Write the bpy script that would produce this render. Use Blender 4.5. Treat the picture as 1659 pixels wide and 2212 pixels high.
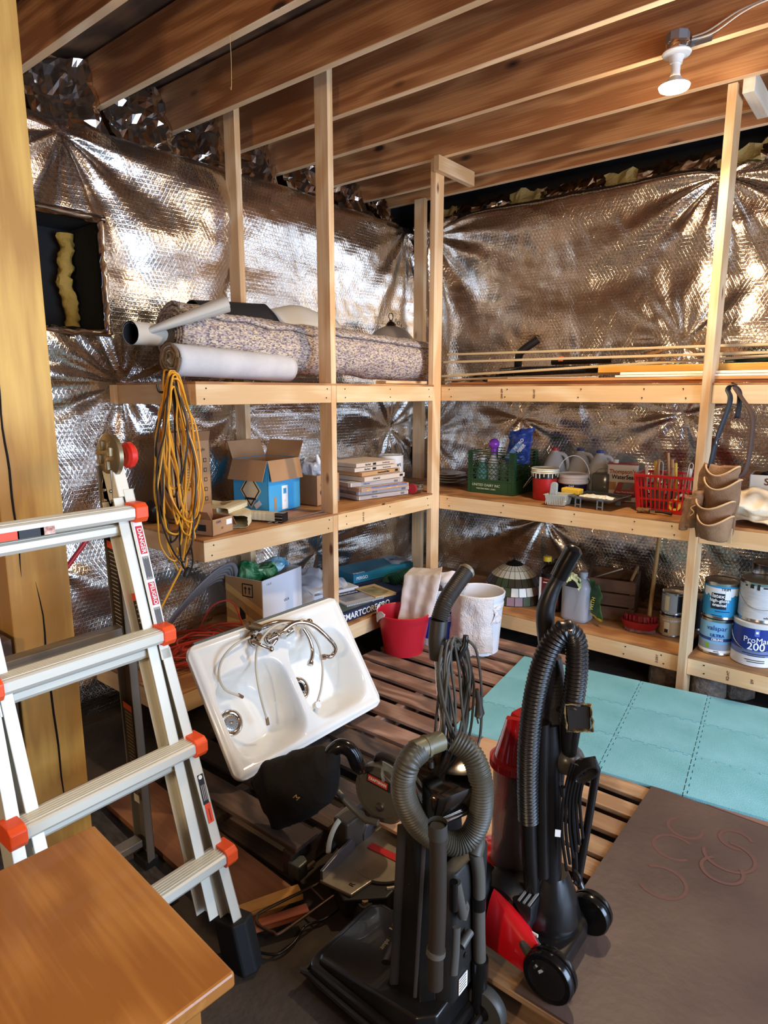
import bpy, bmesh, math, random
import numpy as np
from math import sin, cos, pi, radians, atan2, hypot, sqrt
from mathutils import Vector, Matrix, noise

for o in list(bpy.data.objects): bpy.data.objects.remove(o)
SC = bpy.context.scene; COL = SC.collection
random.seed(7)

# ---------------- camera ----------------
F = 1400.0; YAW = radians(38.9); PIT = radians(10.5); EYE = 1.63
fw = Vector((-sin(YAW)*cos(PIT), cos(YAW)*cos(PIT), -sin(PIT)))
rt = Vector((cos(YAW), sin(YAW), 0)); up = rt.cross(fw)
CAM = Vector((0, 0, EYE))
cd = bpy.data.cameras.new('camera'); co = bpy.data.objects.new('camera', cd); COL.objects.link(co)
cd.sensor_fit = 'HORIZONTAL'; cd.sensor_width = 36.0; cd.lens = F/1659*36; cd.clip_start = .02
R3 = Matrix((rt, up, -fw)).transposed()
co.matrix_world = Matrix.Translation(CAM) @ R3.to_4x4()
SC.camera = co

# ---------------- world, lamps, exposure ----------------
def lin(c):
    return tuple(((v/255)/12.92 if v/255 <= .04045 else ((v/255+.055)/1.055)**2.4) for v in c[:3])
w = bpy.data.worlds.new('world'); SC.world = w; w.use_nodes = True
w.node_tree.nodes['Background'].inputs[0].default_value = (.55, .72, 1, 1)
w.node_tree.nodes['Background'].inputs[1].default_value = 1.0
def lamp(name, kind, loc, energy, col, size=.1, sy=None, rot=None, tgt=None, spot=None):
    l = bpy.data.lights.new(name, kind); l.energy = energy; l.color = col
    if kind == 'AREA':
        l.size = size
        if sy: l.shape = 'RECTANGLE'; l.size_y = sy
    else: l.shadow_soft_size = size
    if kind == 'SPOT': l.spot_size = radians(spot or 150); l.spot_blend = .6
    o = bpy.data.objects.new(name, l); COL.objects.link(o); o.location = loc
    if tgt: o.rotation_euler = (Vector(tgt)-Vector(loc)).to_track_quat('-Z', 'Y').to_euler()
    if rot: o.rotation_euler = rot
    return o
WARM = (1, .77, .50)
lamp('daylight_opening', 'AREA', (2.40, 1.75, 1.25), 120, (.54, .72, 1), 2.3, 1.7, tgt=(-1, 1.75, 1.0))
lamp('bulb_glow', 'SPOT', (-.905, 3.0, 2.80), 66, WARM, .06, tgt=(-.95, 2.6, 0), spot=172)
lamp('bulb_spill', 'POINT', (-.905, 2.99, 2.79), 9, WARM, .07)
lamp('near_fill_glow', 'POINT', (-.55, -1.25, 1.72), 62, WARM, .09)  # added warm fill from behind the camera, reaches the joist faces
lamp('far_fill_glow', 'POINT', (1.5, .4, 2.60), 34, WARM, .09)  # added warm fill, its bulb is out of view
SC.view_settings.view_transform = 'Standard'; SC.view_settings.look = 'None'
SC.view_settings.gamma = 1; SC.view_settings.use_curve_mapping = False
SC.view_settings.exposure = 0.78

# ---------------- measuring helpers: pixel ray met with a real plane ----------------
def ray(x, y): return rt*((x-829.5)/F) - up*((y-1106)/F) + fw
def P(x, y, X=None, Y=None, Z=None):
    d = ray(x, y)
    if X is not None: t = X/d.x
    elif Y is not None: t = Y/d.y
    else: t = (Z-EYE)/d.z
    return CAM + d*t
V = Vector

# ---------------- materials ----------------
MATS = {}
def mat(name, col, rough=.5, metal=0, col2=None, vs=6, bump=0, bs=60, trans=0, emit=0, coat=0, alpha=1, ior=1.45, edge=.5, stretch=None, spec=.5, sss=0):
    if name in MATS: return MATS[name]
    m = bpy.data.materials.new(name); m.use_nodes = True; nt = m.node_tree; b = nt.nodes['Principled BSDF']
    b.inputs['Base Color'].default_value = (*lin(col), 1); b.inputs['Roughness'].default_value = rough
    b.inputs['Metallic'].default_value = metal; b.inputs['Transmission Weight'].default_value = trans
    b.inputs['IOR'].default_value = ior; b.inputs['Coat Weight'].default_value = coat; b.inputs['Alpha'].default_value = alpha
    b.inputs['Specular IOR Level'].default_value = spec
    if emit:
        b.inputs['Emission Color'].default_value = (*lin(col), 1); b.inputs['Emission Strength'].default_value = emit
    if col2 or bump:
        tc = nt.nodes.new('ShaderNodeTexCoord'); mp = nt.nodes.new('ShaderNodeMapping')
        nt.links.new(tc.outputs['Object'], mp.inputs[0])
        if stretch: mp.inputs['Scale'].default_value = stretch
    if col2:
        n = nt.nodes.new('ShaderNodeTexNoise'); n.inputs['Scale'].default_value = vs; n.inputs['Detail'].default_value = 6
        r = nt.nodes.new('ShaderNodeValToRGB'); r.color_ramp.elements[0].position = edge-.15; r.color_ramp.elements[1].position = edge+.15
        r.color_ramp.elements[0].color = (*lin(col), 1); r.color_ramp.elements[1].color = (*lin(col2), 1)
        nt.links.new(mp.outputs[0], n.inputs[0]); nt.links.new(n.outputs[0], r.inputs[0]); nt.links.new(r.outputs[0], b.inputs['Base Color'])
    if bump:
        n2 = nt.nodes.new('ShaderNodeTexNoise'); n2.inputs['Scale'].default_value = bs; n2.inputs['Detail'].default_value = 4
        bp = nt.nodes.new('ShaderNodeBump'); bp.inputs['Strength'].default_value = bump; bp.inputs['Distance'].default_value = .01
        nt.links.new(mp.outputs[0], n2.inputs[0]); nt.links.new(n2.outputs[0], bp.inputs['Height']); nt.links.new(bp.outputs[0], b.inputs['Normal'])
    MATS[name] = m; return m

def wood(name, c1, c2, rough=.6, across=26, along=1.1, knots=.12, knotcol=(70, 38, 20), crack=0, stain=None, bump=.25, coat=0):
    """grain runs along local X; each object gets its own offset"""
    if name in MATS: return MATS[name]
    m = bpy.data.materials.new(name); m.use_nodes = True; nt = m.node_tree; b = nt.nodes['Principled BSDF']; N = nt.nodes.new; L = nt.links.new
    b.inputs['Roughness'].default_value = rough; b.inputs['Coat Weight'].default_value = coat
    tc = N('ShaderNodeTexCoord'); oi = N('ShaderNodeObjectInfo'); ad = N('ShaderNodeVectorMath'); ad.operation = 'MULTIPLY_ADD'
    cr = N('ShaderNodeCombineXYZ'); L(oi.outputs['Random'], cr.inputs[0]); L(oi.outputs['Random'], cr.inputs[1]); L(oi.outputs['Random'], cr.inputs[2])
    ad.inputs[1].default_value = (37, 19, 11); L(cr.outputs[0], ad.inputs[0]); L(tc.outputs['Object'], ad.inputs[2])
    # knots
    mk = N('ShaderNodeMapping'); mk.inputs['Scale'].default_value = (2.3, 5.5, 5.5); L(ad.outputs[0], mk.inputs[0])
    vo = N('ShaderNodeTexVoronoi'); vo.inputs['Scale'].default_value = 1; L(mk.outputs[0], vo.inputs[0])
    kr = N('ShaderNodeMapRange'); kr.inputs[1].default_value = knots*.45; kr.inputs[2].default_value = knots; kr.inputs[3].default_value = 1; kr.inputs[4].default_value = 0
    L(vo.outputs['Distance'], kr.inputs[0])
    # rings bend round the knots
    mg = N('ShaderNodeMapping'); mg.inputs['Scale'].default_value = (along, across*.12, across*.12); L(ad.outputs[0], mg.inputs[0])
    n1 = N('ShaderNodeTexNoise'); n1.inputs['Scale'].default_value = 1.0; n1.inputs['Detail'].default_value = 2; L(mg.outputs[0], n1.inputs[0])
    ml = N('ShaderNodeMath'); ml.operation = 'MULTIPLY_ADD'; ml.inputs[1].default_value = 42; L(n1.outputs[0], ml.inputs[0])
    k2 = N('ShaderNodeMath'); k2.operation = 'MULTIPLY'; k2.inputs[1].default_value = 5; L(vo.outputs['Distance'], k2.inputs[0]); L(k2.outputs[0], ml.inputs[2])
    sn = N('ShaderNodeMath'); sn.operation = 'SINE'; L(ml.outputs[0], sn.inputs[0])
    mf = N('ShaderNodeMapping'); mf.inputs['Scale'].default_value = (3, across*4, across*4); L(ad.outputs[0], mf.inputs[0])
    n2 = N('ShaderNodeTexNoise'); n2.inputs['Scale'].default_value = 1; n2.inputs['Detail'].default_value = 3; L(mf.outputs[0], n2.inputs[0])
    mr = N('ShaderNodeMapRange'); mr.inputs[1].default_value = -1; mr.inputs[2].default_value = 1; mr.inputs[3].default_value = 0; mr.inputs[4].default_value = .6; L(sn.outputs[0], mr.inputs[0])
    sm = N('ShaderNodeMath'); sm.operation = 'ADD'; L(mr.outputs[0], sm.inputs[0]); L(n2.outputs[0], sm.inputs[1])
    rp = N('ShaderNodeValToRGB'); rp.color_ramp.elements[0].position = .3; rp.color_ramp.elements[1].position = 1.05
    rp.color_ramp.elements[0].color = (*lin(c1), 1); rp.color_ramp.elements[1].color = (*lin(c2), 1); L(sm.outputs[0], rp.inputs[0])
    mx = N('ShaderNodeMix'); mx.data_type = 'RGBA'; L(kr.outputs[0], mx.inputs[0]); L(rp.outputs[0], mx.inputs[6]); mx.inputs[7].default_value = (*lin(knotcol), 1)
    last = mx.outputs[2]
    # board to board tone
    hs = N('ShaderNodeHueSaturation'); mv = N('ShaderNodeMapRange'); mv.inputs[3].default_value = .82; mv.inputs[4].default_value = 1.12
    L(oi.outputs['Random'], mv.inputs[0]); L(mv.outputs[0], hs.inputs['Value']); L(last, hs.inputs['Color']); last = hs.outputs[0]
    if stain:
        ns = N('ShaderNodeTexNoise'); ns.inputs['Scale'].default_value = 5; ns.inputs['Detail'].default_value = 5; L(ad.outputs[0], ns.inputs[0])
        rs = N('ShaderNodeMapRange'); rs.inputs[1].default_value = .5; rs.inputs[2].default_value = .68; L(ns.outputs[0], rs.inputs[0])
        m3 = N('ShaderNodeMix'); m3.data_type = 'RGBA'; L(rs.outputs[0], m3.inputs[0]); L(last, m3.inputs[6]); m3.inputs[7].default_value = (*lin(stain), 1); last = m3.outputs[2]
    L(last, b.inputs['Base Color'])
    bp = N('ShaderNodeBump'); bp.inputs['Strength'].default_value = bump; bp.inputs['Distance'].default_value = .004; L(sm.outputs[0], bp.inputs['Height']); L(bp.outputs[0], b.inputs['Normal'])
    MATS[name] = m; return m

def foil_mat(name, col=(226, 222, 216), rough=.2, grid=True, cr=.5):
    if name in MATS: return MATS[name]
    m = bpy.data.materials.new(name); m.use_nodes = True; nt = m.node_tree; b = nt.nodes['Principled BSDF']; N = nt.nodes.new; L = nt.links.new
    b.inputs['Base Color'].default_value = (*lin(col), 1); b.inputs['Metallic'].default_value = 1; b.inputs['Roughness'].default_value = rough
    tc = N('ShaderNodeTexCoord'); uv = tc.outputs['UV']
    hs = []
    if grid:
        for ang in (62, -62, 0):
            mp = N('ShaderNodeMapping'); mp.inputs['Rotation'].default_value = (0, 0, radians(ang)); L(uv, mp.inputs[0])
            wv = N('ShaderNodeTexWave'); wv.inputs['Scale'].default_value = 16; wv.wave_profile = 'SIN'; wv.bands_direction = 'Y'; L(mp.outputs[0], wv.inputs[0])
            pw = N('ShaderNodeMath'); pw.operation = 'POWER'; pw.inputs[1].default_value = 7; L(wv.outputs['Fac'], pw.inputs[0]); hs.append(pw.outputs[0])
        a = N('ShaderNodeMath'); a.operation = 'MAXIMUM'; L(hs[0], a.inputs[0]); L(hs[1], a.inputs[1])
        a2 = N('ShaderNodeMath'); a2.operation = 'MAXIMUM'; L(a.outputs[0], a2.inputs[0]); L(hs[2], a2.inputs[1])
        b1 = N('ShaderNodeBump'); b1.inputs['Strength'].default_value = .32; b1.inputs['Distance'].default_value = .0014; L(a2.outputs[0], b1.inputs['Height'])
    n = N('ShaderNodeTexNoise'); n.inputs['Scale'].default_value = 34; n.inputs['Detail'].default_value = 5; n.inputs['Distortion'].default_value = .6; L(uv, n.inputs[0])
    b2 = N('ShaderNodeBump'); b2.inputs['Strength'].default_value = cr; b2.inputs['Distance'].default_value = .003; L(n.outputs[0], b2.inputs['Height'])
    n3 = N('ShaderNodeTexNoise'); n3.inputs['Scale'].default_value = 7; n3.inputs['Detail'].default_value = 3; n3.inputs['Distortion'].default_value = 1.0; L(uv, n3.inputs[0])
    b3 = N('ShaderNodeBump'); b3.inputs['Strength'].default_value = cr; b3.inputs['Distance'].default_value = .009; L(n3.outputs[0], b3.inputs['Height'])
    if grid: L(b1.outputs[0], b2.inputs['Normal'])
    L(b2.outputs[0], b3.inputs['Normal']); L(b3.outputs[0], b.inputs['Normal'])
    MATS[name] = m; return m

PINE = wood('pine', (238, 206, 164), (214, 168, 118), .6, 22, .8, .10, (120, 70, 40))
SHELFPINE = wood('shelf_pine', (241, 210, 164), (224, 182, 130), .6, 14, .5, .07, (130, 80, 45))
JOIST = wood('joist_wood', (206, 146, 92), (156, 98, 54), .65, 34, .45, .14, (56, 32, 18))
PLY = wood('plywood', (198, 146, 90), (150, 100, 58), .6, 9, 1.6, .05)
TREATED = wood('treated_post', (222, 178, 92), (176, 128, 58), .6, 9, .7, .0)
PALLET = wood('pallet_wood', (178, 142, 122), (128, 92, 74), .8, 24, 1.2, .05, stain=(108, 84, 72))
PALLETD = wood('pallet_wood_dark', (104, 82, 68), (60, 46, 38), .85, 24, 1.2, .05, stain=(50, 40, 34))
TABLE = wood('table_wood', (190, 132, 64), (156, 98, 40), .42, 22, 1.4, .0, coat=.15, bump=.08)
FOIL = foil_mat('foil_scrim'); CRUMPLE = foil_mat('foil_crumple', rough=.12, grid=False, cr=.3)
WHITE = mat('white_plastic', (232, 230, 226), .4); BLACK = mat('black_plastic', (22, 21, 22), .35, bump=.05)
BLACKG = mat('black_gloss', (16, 15, 15), .18); CHROME = mat('chrome', (220, 215, 208), .08, 1)
STEEL = mat('steel', (170, 168, 165), .3, 1); DARKM = mat('dark_metal', (60, 58, 56), .4, .8)
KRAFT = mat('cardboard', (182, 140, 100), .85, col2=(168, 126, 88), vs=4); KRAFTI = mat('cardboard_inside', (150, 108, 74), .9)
INK = mat('print_black', (28, 26, 26), .7); PRW = mat('print_white', (240, 240, 238), .7)

# ---------------- mesh helpers ----------------
class MB:
    def __init__(s): s.v = []; s.f = []
    def add(s, vs, fs):
        n = len(s.v); s.v += [tuple(v) for v in vs]; s.f += [tuple(i+n for i in f) for f in fs]; return s
    def box(s, c, d, M=None):
        x, y, z = d[0]/2, d[1]/2, d[2]/2; c = V(c)
        vs = [V((a*x, b*y, e*z)) for e in (-1, 1) for b in (-1, 1) for a in (-1, 1)]
        if M is not None: vs = [M @ v for v in vs]
        return s.add([v+c for v in vs], [(0, 2, 3, 1), (4, 5, 7, 6), (0, 1, 5, 4), (2, 6, 7, 3), (0, 4, 6, 2), (1, 3, 7, 5)])
    def prism(s, poly, z0, z1, M=None):
        n = len(poly); vs = [V((x, y, z0)) for x, y in poly]+[V((x, y, z1)) for x, y in poly]
        if M is not None: vs = [M @ v for v in vs]
        return s.add(vs, [tuple(range(n))[::-1], tuple(range(n, 2*n))]+[(i, (i+1) % n, n+(i+1) % n, n+i) for i in range(n)])
    def lathe(s, prof, n=24, M=None, cap=True, a0=0, a1=2*pi):
        full = abs(a1-a0-2*pi) < 1e-6; k = n if full else n+1; vs = []
        for r, z in prof:
            for i in range(k):
                a = a0+(a1-a0)*i/n; vs.append(V((r*cos(a), r*sin(a), z)))
        if M is not None: vs = [M @ v for v in vs]
        fs = []
        for j in range(len(prof)-1):
            for i in range(n):
                i2 = (i+1) % k; fs.append((j*k+i, j*k+i2, (j+1)*k+i2, (j+1)*k+i))
        if cap and full:
            if prof[0][0] > 1e-5: fs.append(tuple(range(k))[::-1])
            if prof[-1][0] > 1e-5: fs.append(tuple(range((len(prof)-1)*k, len(prof)*k)))
        return s.add(vs, fs)
    def tube(s, pts, r, n=8, closed=False, cap=True, flat=None):
        pts = [V(p) for p in pts]; m = len(pts); rs = r if isinstance(r, (list, tuple)) else [r]*m
        T = []
        for i in range(m):
            a = pts[(i-1) % m] if (closed or i) else pts[0]; b = pts[(i+1) % m] if (closed or i < m-1) else pts[-1]
            T.append((b-a).normalized() if (b-a).length > 1e-9 else V((0, 0, 1)))
        u = T[0].orthogonal().normalized(); vs = []
        for i in range(m):
            u = (u - T[i]*u.dot(T[i])); u = u.normalized() if u.length > 1e-6 else T[i].orthogonal().normalized()
            w_ = T[i].cross(u)
            for k in range(n):
                a = 2*pi*k/n; vs.append(pts[i]+(u*cos(a)+w_*sin(a)*(flat or 1))*rs[i])
        fs = [(i*n+k, i*n+(k+1) % n, ((i+1) % m)*n+(k+1) % n, ((i+1) % m)*n+k) for i in range(m if closed else m-1) for k in range(n)]
        if cap and not closed: fs += [tuple(range(n))[::-1], tuple(range((m-1)*n, m*n))]
        return s.add(vs, fs)
    def grid(s, fn, nu, nv, cu=False, cv=False):
        ku = nu if cu else nu+1; kv = nv if cv else nv+1
        vs = [fn(i/nu, j/nv) for j in range(kv) for i in range(ku)]
        fs = [(j*ku+i, j*ku+(i+1) % ku, ((j+1) % kv)*ku+(i+1) % ku, ((j+1) % kv)*ku+i) for j in range(nv) for i in range(nu)]
        return s.add(vs, fs)
    def mesh(s, name):
        me = bpy.data.meshes.new(name); me.from_pydata(s.v, [], s.f); me.update(); return me

def obj(name, mb, m, parent=None, M=None, smooth=False, bevel=0, solid=0, sub=0, fix=True):
    me = mb.mesh(name) if isinstance(mb, MB) else mb
    if isinstance(mb, MB) and (fix or bevel):
        bm = bmesh.new(); bm.from_mesh(me)
        if fix: bmesh.ops.recalc_face_normals(bm, faces=bm.faces)
        if bevel:
            es = [e for e in bm.edges if len(e.link_faces) == 2 and e.calc_face_angle(0) > .6]
            bmesh.ops.bevel(bm, geom=es, offset=bevel, segments=2, affect='EDGES', profile=.5, clamp_overlap=True)
        bm.to_mesh(me); bm.free()
    if m is not None and not me.materials: me.materials.append(m)
    if smooth:
        for p in me.polygons: p.use_smooth = True
        try: me.set_sharp_from_angle(angle=radians(smooth if smooth is not True else 50))
        except Exception: pass
    o = bpy.data.objects.new(name, me); COL.objects.link(o)
    if parent: o.parent = parent
    if M is not None: o.matrix_local = M
    if solid:
        md = o.modifiers.new('s', 'SOLIDIFY'); md.thickness = solid; md.offset = 0
    if sub:
        md = o.modifiers.new('u', 'SUBSURF'); md.levels = md.render_levels = sub
    return o
def tag(o, label, cat, group=None, kind=None):
    if label: o['label'] = label
    if cat: o['category'] = cat
    if group: o['group'] = group
    if kind: o['kind'] = kind
    return o
def thing(name, label, cat, loc=(0, 0, 0), rz=0, group=None, M=None):
    o = bpy.data.objects.new(name, None); o.empty_display_size = .05; COL.objects.link(o)
    o.matrix_local = M if M is not None else Matrix.Translation(loc) @ Matrix.Rotation(rz, 4, 'Z')
    return tag(o, label, cat, group)
def struct(o): o['kind'] = 'structure'; return o
def T(x=0, y=0, z=0): return Matrix.Translation((x, y, z))
def RZ(a): return Matrix.Rotation(a, 4, 'Z')
def RX(a): return Matrix.Rotation(a, 4, 'X')
def RY(a): return Matrix.Rotation(a, 4, 'Y')
def frame(o, x, y=None, z=None):
    """4x4 with local x along x, and y near y (or z near z)"""
    x = V(x).normalized()
    if z is not None: z = V(z); y = z.cross(x).normalized(); z = x.cross(y)
    else: y = V(y); z = x.cross(y).normalized(); y = z.cross(x)
    M = Matrix((x, y, z)).transposed().to_4x4(); M.translation = V(o); return M
def board(name, p0, p1, w_, t_, m, parent=None, side=(0, 0, 1), bevel=.002):
    """lumber: local X along p0-p1, width w_ along `side`, thickness t_"""
    p0 = V(p0); p1 = V(p1); M = frame((p0+p1)/2, p1-p0, y=side)
    return obj(name, MB().box((0, 0, 0), ((p1-p0).length, w_, t_)), m, parent, M, bevel=bevel)
def txt(s, size, m, parent, M, name='lettering', align='CENTER', bold=0, ext=.0006, sx=1, cyl=None, shear=0, space=1):
    cu = bpy.data.curves.new(name, 'FONT'); cu.body = s; cu.size = size; cu.align_x = align; cu.align_y = 'CENTER'
    cu.extrude = ext; cu.offset = bold; cu.resolution_u = 3; cu.shear = shear; cu.space_character = space
    t = bpy.data.objects.new(name, cu); me = bpy.data.meshes.new_from_object(t)
    bpy.data.objects.remove(t); bpy.data.curves.remove(cu)
    for v in me.vertices:
        v.co.x *= sx
        if cyl:   # (radius, angle)
            a = cyl[1]+v.co.x/cyl[0]; r = cyl[0]+v.co.z+.0006; v.co = V((r*cos(a), r*sin(a), v.co.y))
    me.materials.clear(); me.materials.append(m)
    o = bpy.data.objects.new(name, me); COL.objects.link(o); o.parent = parent; o.matrix_local = M; return o
def patch(name, w_, h_, m, parent, M, t=.0008, cyl=None):
    """a flat printed label (or wrapped round a cylinder)"""
    if cyl:
        r, a = cyl; b = MB().grid(lambda u, v: V(((r+t)*cos(a+(u-.5)*w_/r), (r+t)*sin(a+(u-.5)*w_/r), (v-.5)*h_)), max(4, int(w_/r*8)), 1)
        return obj(name, b, m, parent, M, smooth=True, fix=False)
    return obj(name, MB().box((0, 0, 0), (w_, h_, t)), m, parent, M)
def smooth_path(pts, n=8, closed=False):
    pts = [V(p) for p in pts]; out = []; m = len(pts)
    for i in range(m if closed else m-1):
        g = lambda k: pts[k % m] if closed else pts[max(0, min(m-1, k))]
        a, b, c, d = g(i-1), g(i), g(i+1), g(i+2)
        for k in range(n):
            t = k/n; out.append(.5*((2*b)+(c-a)*t+(2*a-5*b+4*c-d)*t*t+(3*b-a-3*c+d)*t**3))
    if not closed: out.append(pts[-1])
    return out
def resample(pts, step):
    out = [pts[0]]; acc = 0
    for a, b in zip(pts, pts[1:]):
        L_ = (b-a).length
        if L_ < 1e-9: continue
        d = step-acc
        while d <= L_: out.append(a+(b-a)*(d/L_)); d += step
        acc = (acc+L_) % step
    return out
def ribbed(pts, r, pitch=.009, amp=.0022, n=14):
    pts = resample(pts, pitch/6); rs = [r+amp*cos(2*pi*i/6) for i in range(len(pts))]
    return MB().tube(pts, rs, n)
def nz(p, s=1, k=0): return noise.noise(V(p)*s+V((k, k*1.7, -k)))
def crumple(fn, nu, nv, amp, sc, seed=0, cu=False, cv=False):
    def g(u, v):
        p = V(fn(u, v)); n = V((nz(p, sc, seed), nz(p, sc, seed+9), nz(p, sc, seed+17))); n2 = V((nz(p, sc*2.7, seed+3), nz(p, sc*2.7, seed+5), nz(p, sc*2.7, seed+7)))
        return p+n*amp+n2*amp*.4
    return MB().grid(g, nu, nv, cu, cv)
def copy_tree(o, parent=None):
    c = o.copy(); COL.objects.link(c); c.parent = parent
    for ch in list(o.children): copy_tree(ch, c)
    return c

# =====================================================================
# SETTING
# =====================================================================
XW, YW = -3.05, 4.20          # foil faces
ZJ = 3.0                      # underside of joists
def fbm1(a, k): return nz((a, 0, 0), 1, k)+.5*nz((a*2.1, 0, 0), 1, k+5)
def foil_sheet(name, w_, h_, pts, seed, step, amp=.030, hole=None, toproll=None, to3d=None):
    nu = int(w_/step); nv = int(h_/step)
    us = np.linspace(0, w_, nu+1); vs = np.linspace(0, h_, nv+1); U, Vv = np.meshgrid(us, vs)
    D = np.zeros_like(U); rng = np.random.RandomState(seed)
    for (pu, pv, R, A, nf) in pts:
        dx = U-pu; dy = Vv-pv; r = np.hypot(dx, dy); th = np.arctan2(dy, dx)
        f = np.zeros_like(U)
        for k in range(6):
            fr = nf*(.25+.32*k); ph = rng.rand()*6.28; ph2 = rng.rand()*6.28
            msk = .25+.75*(.5+.5*np.sin(th*(1+k % 2)+ph2))**1.5
            f += (.8**k)*msk*np.sin(np.round(fr)*th+ph+1.1*np.sin(th+ph2)+.8*np.sin(2*th+ph)+1.6*r*(rng.rand()-.5)*2)
        env = np.exp(-(r/R)**1.3)*(1-np.exp(-(r/.10)))
        D += A*f*env*.42
        D -= .035*np.exp(-(r/.14)**1.3)                      # dimple where it is fastened
    for k in range(14):                                    # soft billows and long folds
        a = rng.rand()*pi; fr = 2.2*(1.35**(k % 8))*(.7+.6*rng.rand()); ph = rng.rand()*6.28; ph2 = rng.rand()*6.28
        D += amp*(.9/fr**.9)*np.sin(fr*(U*cos(a)*.45+Vv*sin(a)*1.0)*1.6+ph+1.3*np.sin(1.3*U+ph2)+.9*np.sin(2.1*Vv+ph))
    # crinkle
    for k in range(26):
        a = rng.rand()*pi; fr = 18+rng.rand()*55; ph = rng.rand()*6.28
        D += .0003*np.sin(fr*(U*cos(a)+Vv*sin(a))+ph+2*np.sin(5*U+ph)+2*np.sin(6*Vv-ph))
    if toproll is not None:
        t = np.clip((Vv-(h_-toproll))/toproll, 0, 1); D -= .10*t**3
    pos = to3d(U, Vv, D).reshape(-1, 3)
    idx = np.arange((nu+1)*(nv+1)).reshape(nv+1, nu+1)
    q = np.stack([idx[:-1, :-1], idx[:-1, 1:], idx[1:, 1:], idx[1:, :-1]], -1).reshape(-1, 4)
    if hole is not None:
        uc = (U[:-1, :-1]+step/2).reshape(-1); vc = (Vv[:-1, :-1]+step/2).reshape(-1)
        u0, u1, v0, v1 = hole; q = q[~((uc > u0) & (uc < u1) & (vc > v0) & (vc < v1))]
    me = bpy.data.meshes.new(name); n = len(pos); nf = len(q)
    me.vertices.add(n); me.vertices.foreach_set('co', pos.astype(np.float32).ravel())
    me.loops.add(nf*4); me.loops.foreach_set('vertex_index', q.astype(np.int32).ravel())
    me.polygons.add(nf); me.polygons.foreach_set('loop_start', np.arange(0, nf*4, 4, dtype=np.int32)); me.polygons.foreach_set('use_smooth', np.ones(nf, bool))
    uv = me.uv_layers.new(name='UVMap'); uvs = np.stack([U.ravel(), Vv.ravel()], -1)[q.ravel()]
    uv.data.foreach_set('uv', uvs.astype(np.float32).ravel()); me.update(calc_edges=True)
    return me
# left wall: u = y from 0, v = z
lp = [(1.95, 2.78, .85, .058, 8), (2.15, 1.67, .55, .045, 10), (4.48, 2.80, .95, .062, 9), (4.25, 1.36, .45, .04, 9), (2.82, 1.50, .4, .03, 8), (3.5, .55, .7, .035, 8), (1.6, .9, .6, .03, 8), (3.0, .1, .9, .05, 8), (1.0, 2.3, .5, .03, 8)]
me = foil_sheet('wall_left', 4.6, 2.86, lp, 3, .0115, .034, hole=(1.10+.4, 1.665+.4, 1.92, 2.41), toproll=.10,
                to3d=lambda U, W, D: np.stack([XW+D-.012*np.exp(-((W-2.0)/.6)**2), U-.4, W], -1))
wl = struct(obj('wall_left', me, FOIL))
rp_ = [(.14, 2.76, 1.05, .070, 11), (2.06, 2.82, .75, .055, 10), (1.95, 1.92, .60, .032, 9), (1.98, 1.50, .4, .05, 9), (2.9, 2.5, .6, .04, 9), (.9, 1.45, .3, .03, 8), (1.1, .75, .7, .05, 9), (2.0, .9, .4, .04, 8), (.1, 1.3, .5, .05, 9), (1.3, 1.68, .35, .03, 8)]
me = foil_sheet('wall_right', 5.6, 2.90, rp_, 11, .0125, .036, toproll=.08,
                to3d=lambda U, W, D: np.stack([U+XW, YW-D, W], -1))
for p in me.polygons: pass
wr = struct(obj('wall_right', me, FOIL))
b = MB(); b.box((-.4, 4.62, 1.6), (6.4, .06, 3.4)); struct(obj('wall_outer', b, mat('block_wall', (34, 33, 34), .9)))
b = MB(); b.box((-3.56, 1.1, 1.6), (.06, 7.0, 3.4)); struct(obj('wall_outer_left', b, MATS['block_wall']))
# near wall and open side of the room (behind the camera), where the daylight comes in
DARKW = mat('dark_board_wall', (120, 88, 62), .8, col2=(88, 62, 44), vs=3)
b = MB(); b.box((-.3, -2.2, 1.6), (5.8, .1, 3.3)); struct(obj('wall_near', b, DARKW))
b = MB(); b.box((2.55, -1.2, 1.6), (.1, 1.9, 3.3)); b.box((2.55, 3.75, 1.6), (.1, 1.3, 3.3)); b.box((2.55, 1.45, 2.75), (.1, 3.6, 1.0)); struct(obj('wall_opening', b, DARKW))
b = MB().box((-3.1, -1.35, 1.6), (.1, 1.9, 3.3)); struct(obj('wall_far_left', b, DARKW))
gnd = mat('ground_dirt', (74, 62, 50), .9, col2=(46, 40, 36), vs=3, bump=.5, bs=30)
b = MB().grid(lambda u, v: V((-3.6+6.3*u, -2.3+6.9*v, .006*nz((u*30, v*30, 0)))), 60, 60); struct(obj('floor', b, gnd, smooth=True))
# subfloor and joists
ceil = struct(obj('ceiling', MB().box((-.5, 1.1, 3.27), (6.2, 7.0, .04)), wood('subfloor', (122, 88, 58), (80, 56, 38), .8, 8, 1, .05)))
YJ = [1.415+.4075*k for k in range(-8, 7)]+[4.10]
JOIST_LIT = wood('joist_wood_lit', (236, 206, 168), (214, 176, 132), .7, 22, .5, .03)  # paler joist wood: light from below painted into the underside colour
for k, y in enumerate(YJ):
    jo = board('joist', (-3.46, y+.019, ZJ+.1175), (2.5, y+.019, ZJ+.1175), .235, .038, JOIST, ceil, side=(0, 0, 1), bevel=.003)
    jo.data.materials.append(JOIST_LIT)
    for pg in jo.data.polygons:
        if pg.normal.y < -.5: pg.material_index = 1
b = MB().box((-3.5, 1.1, 3.12), (.04, 6.6, .28)); obj('rim_board', b, JOIST, ceil)
struct(obj('trim_sill', MB().box((-3.30, 1.8, 2.76), (.36, 5.0, .05)), mat('sill_wood', (120, 84, 52), .8)))
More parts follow.
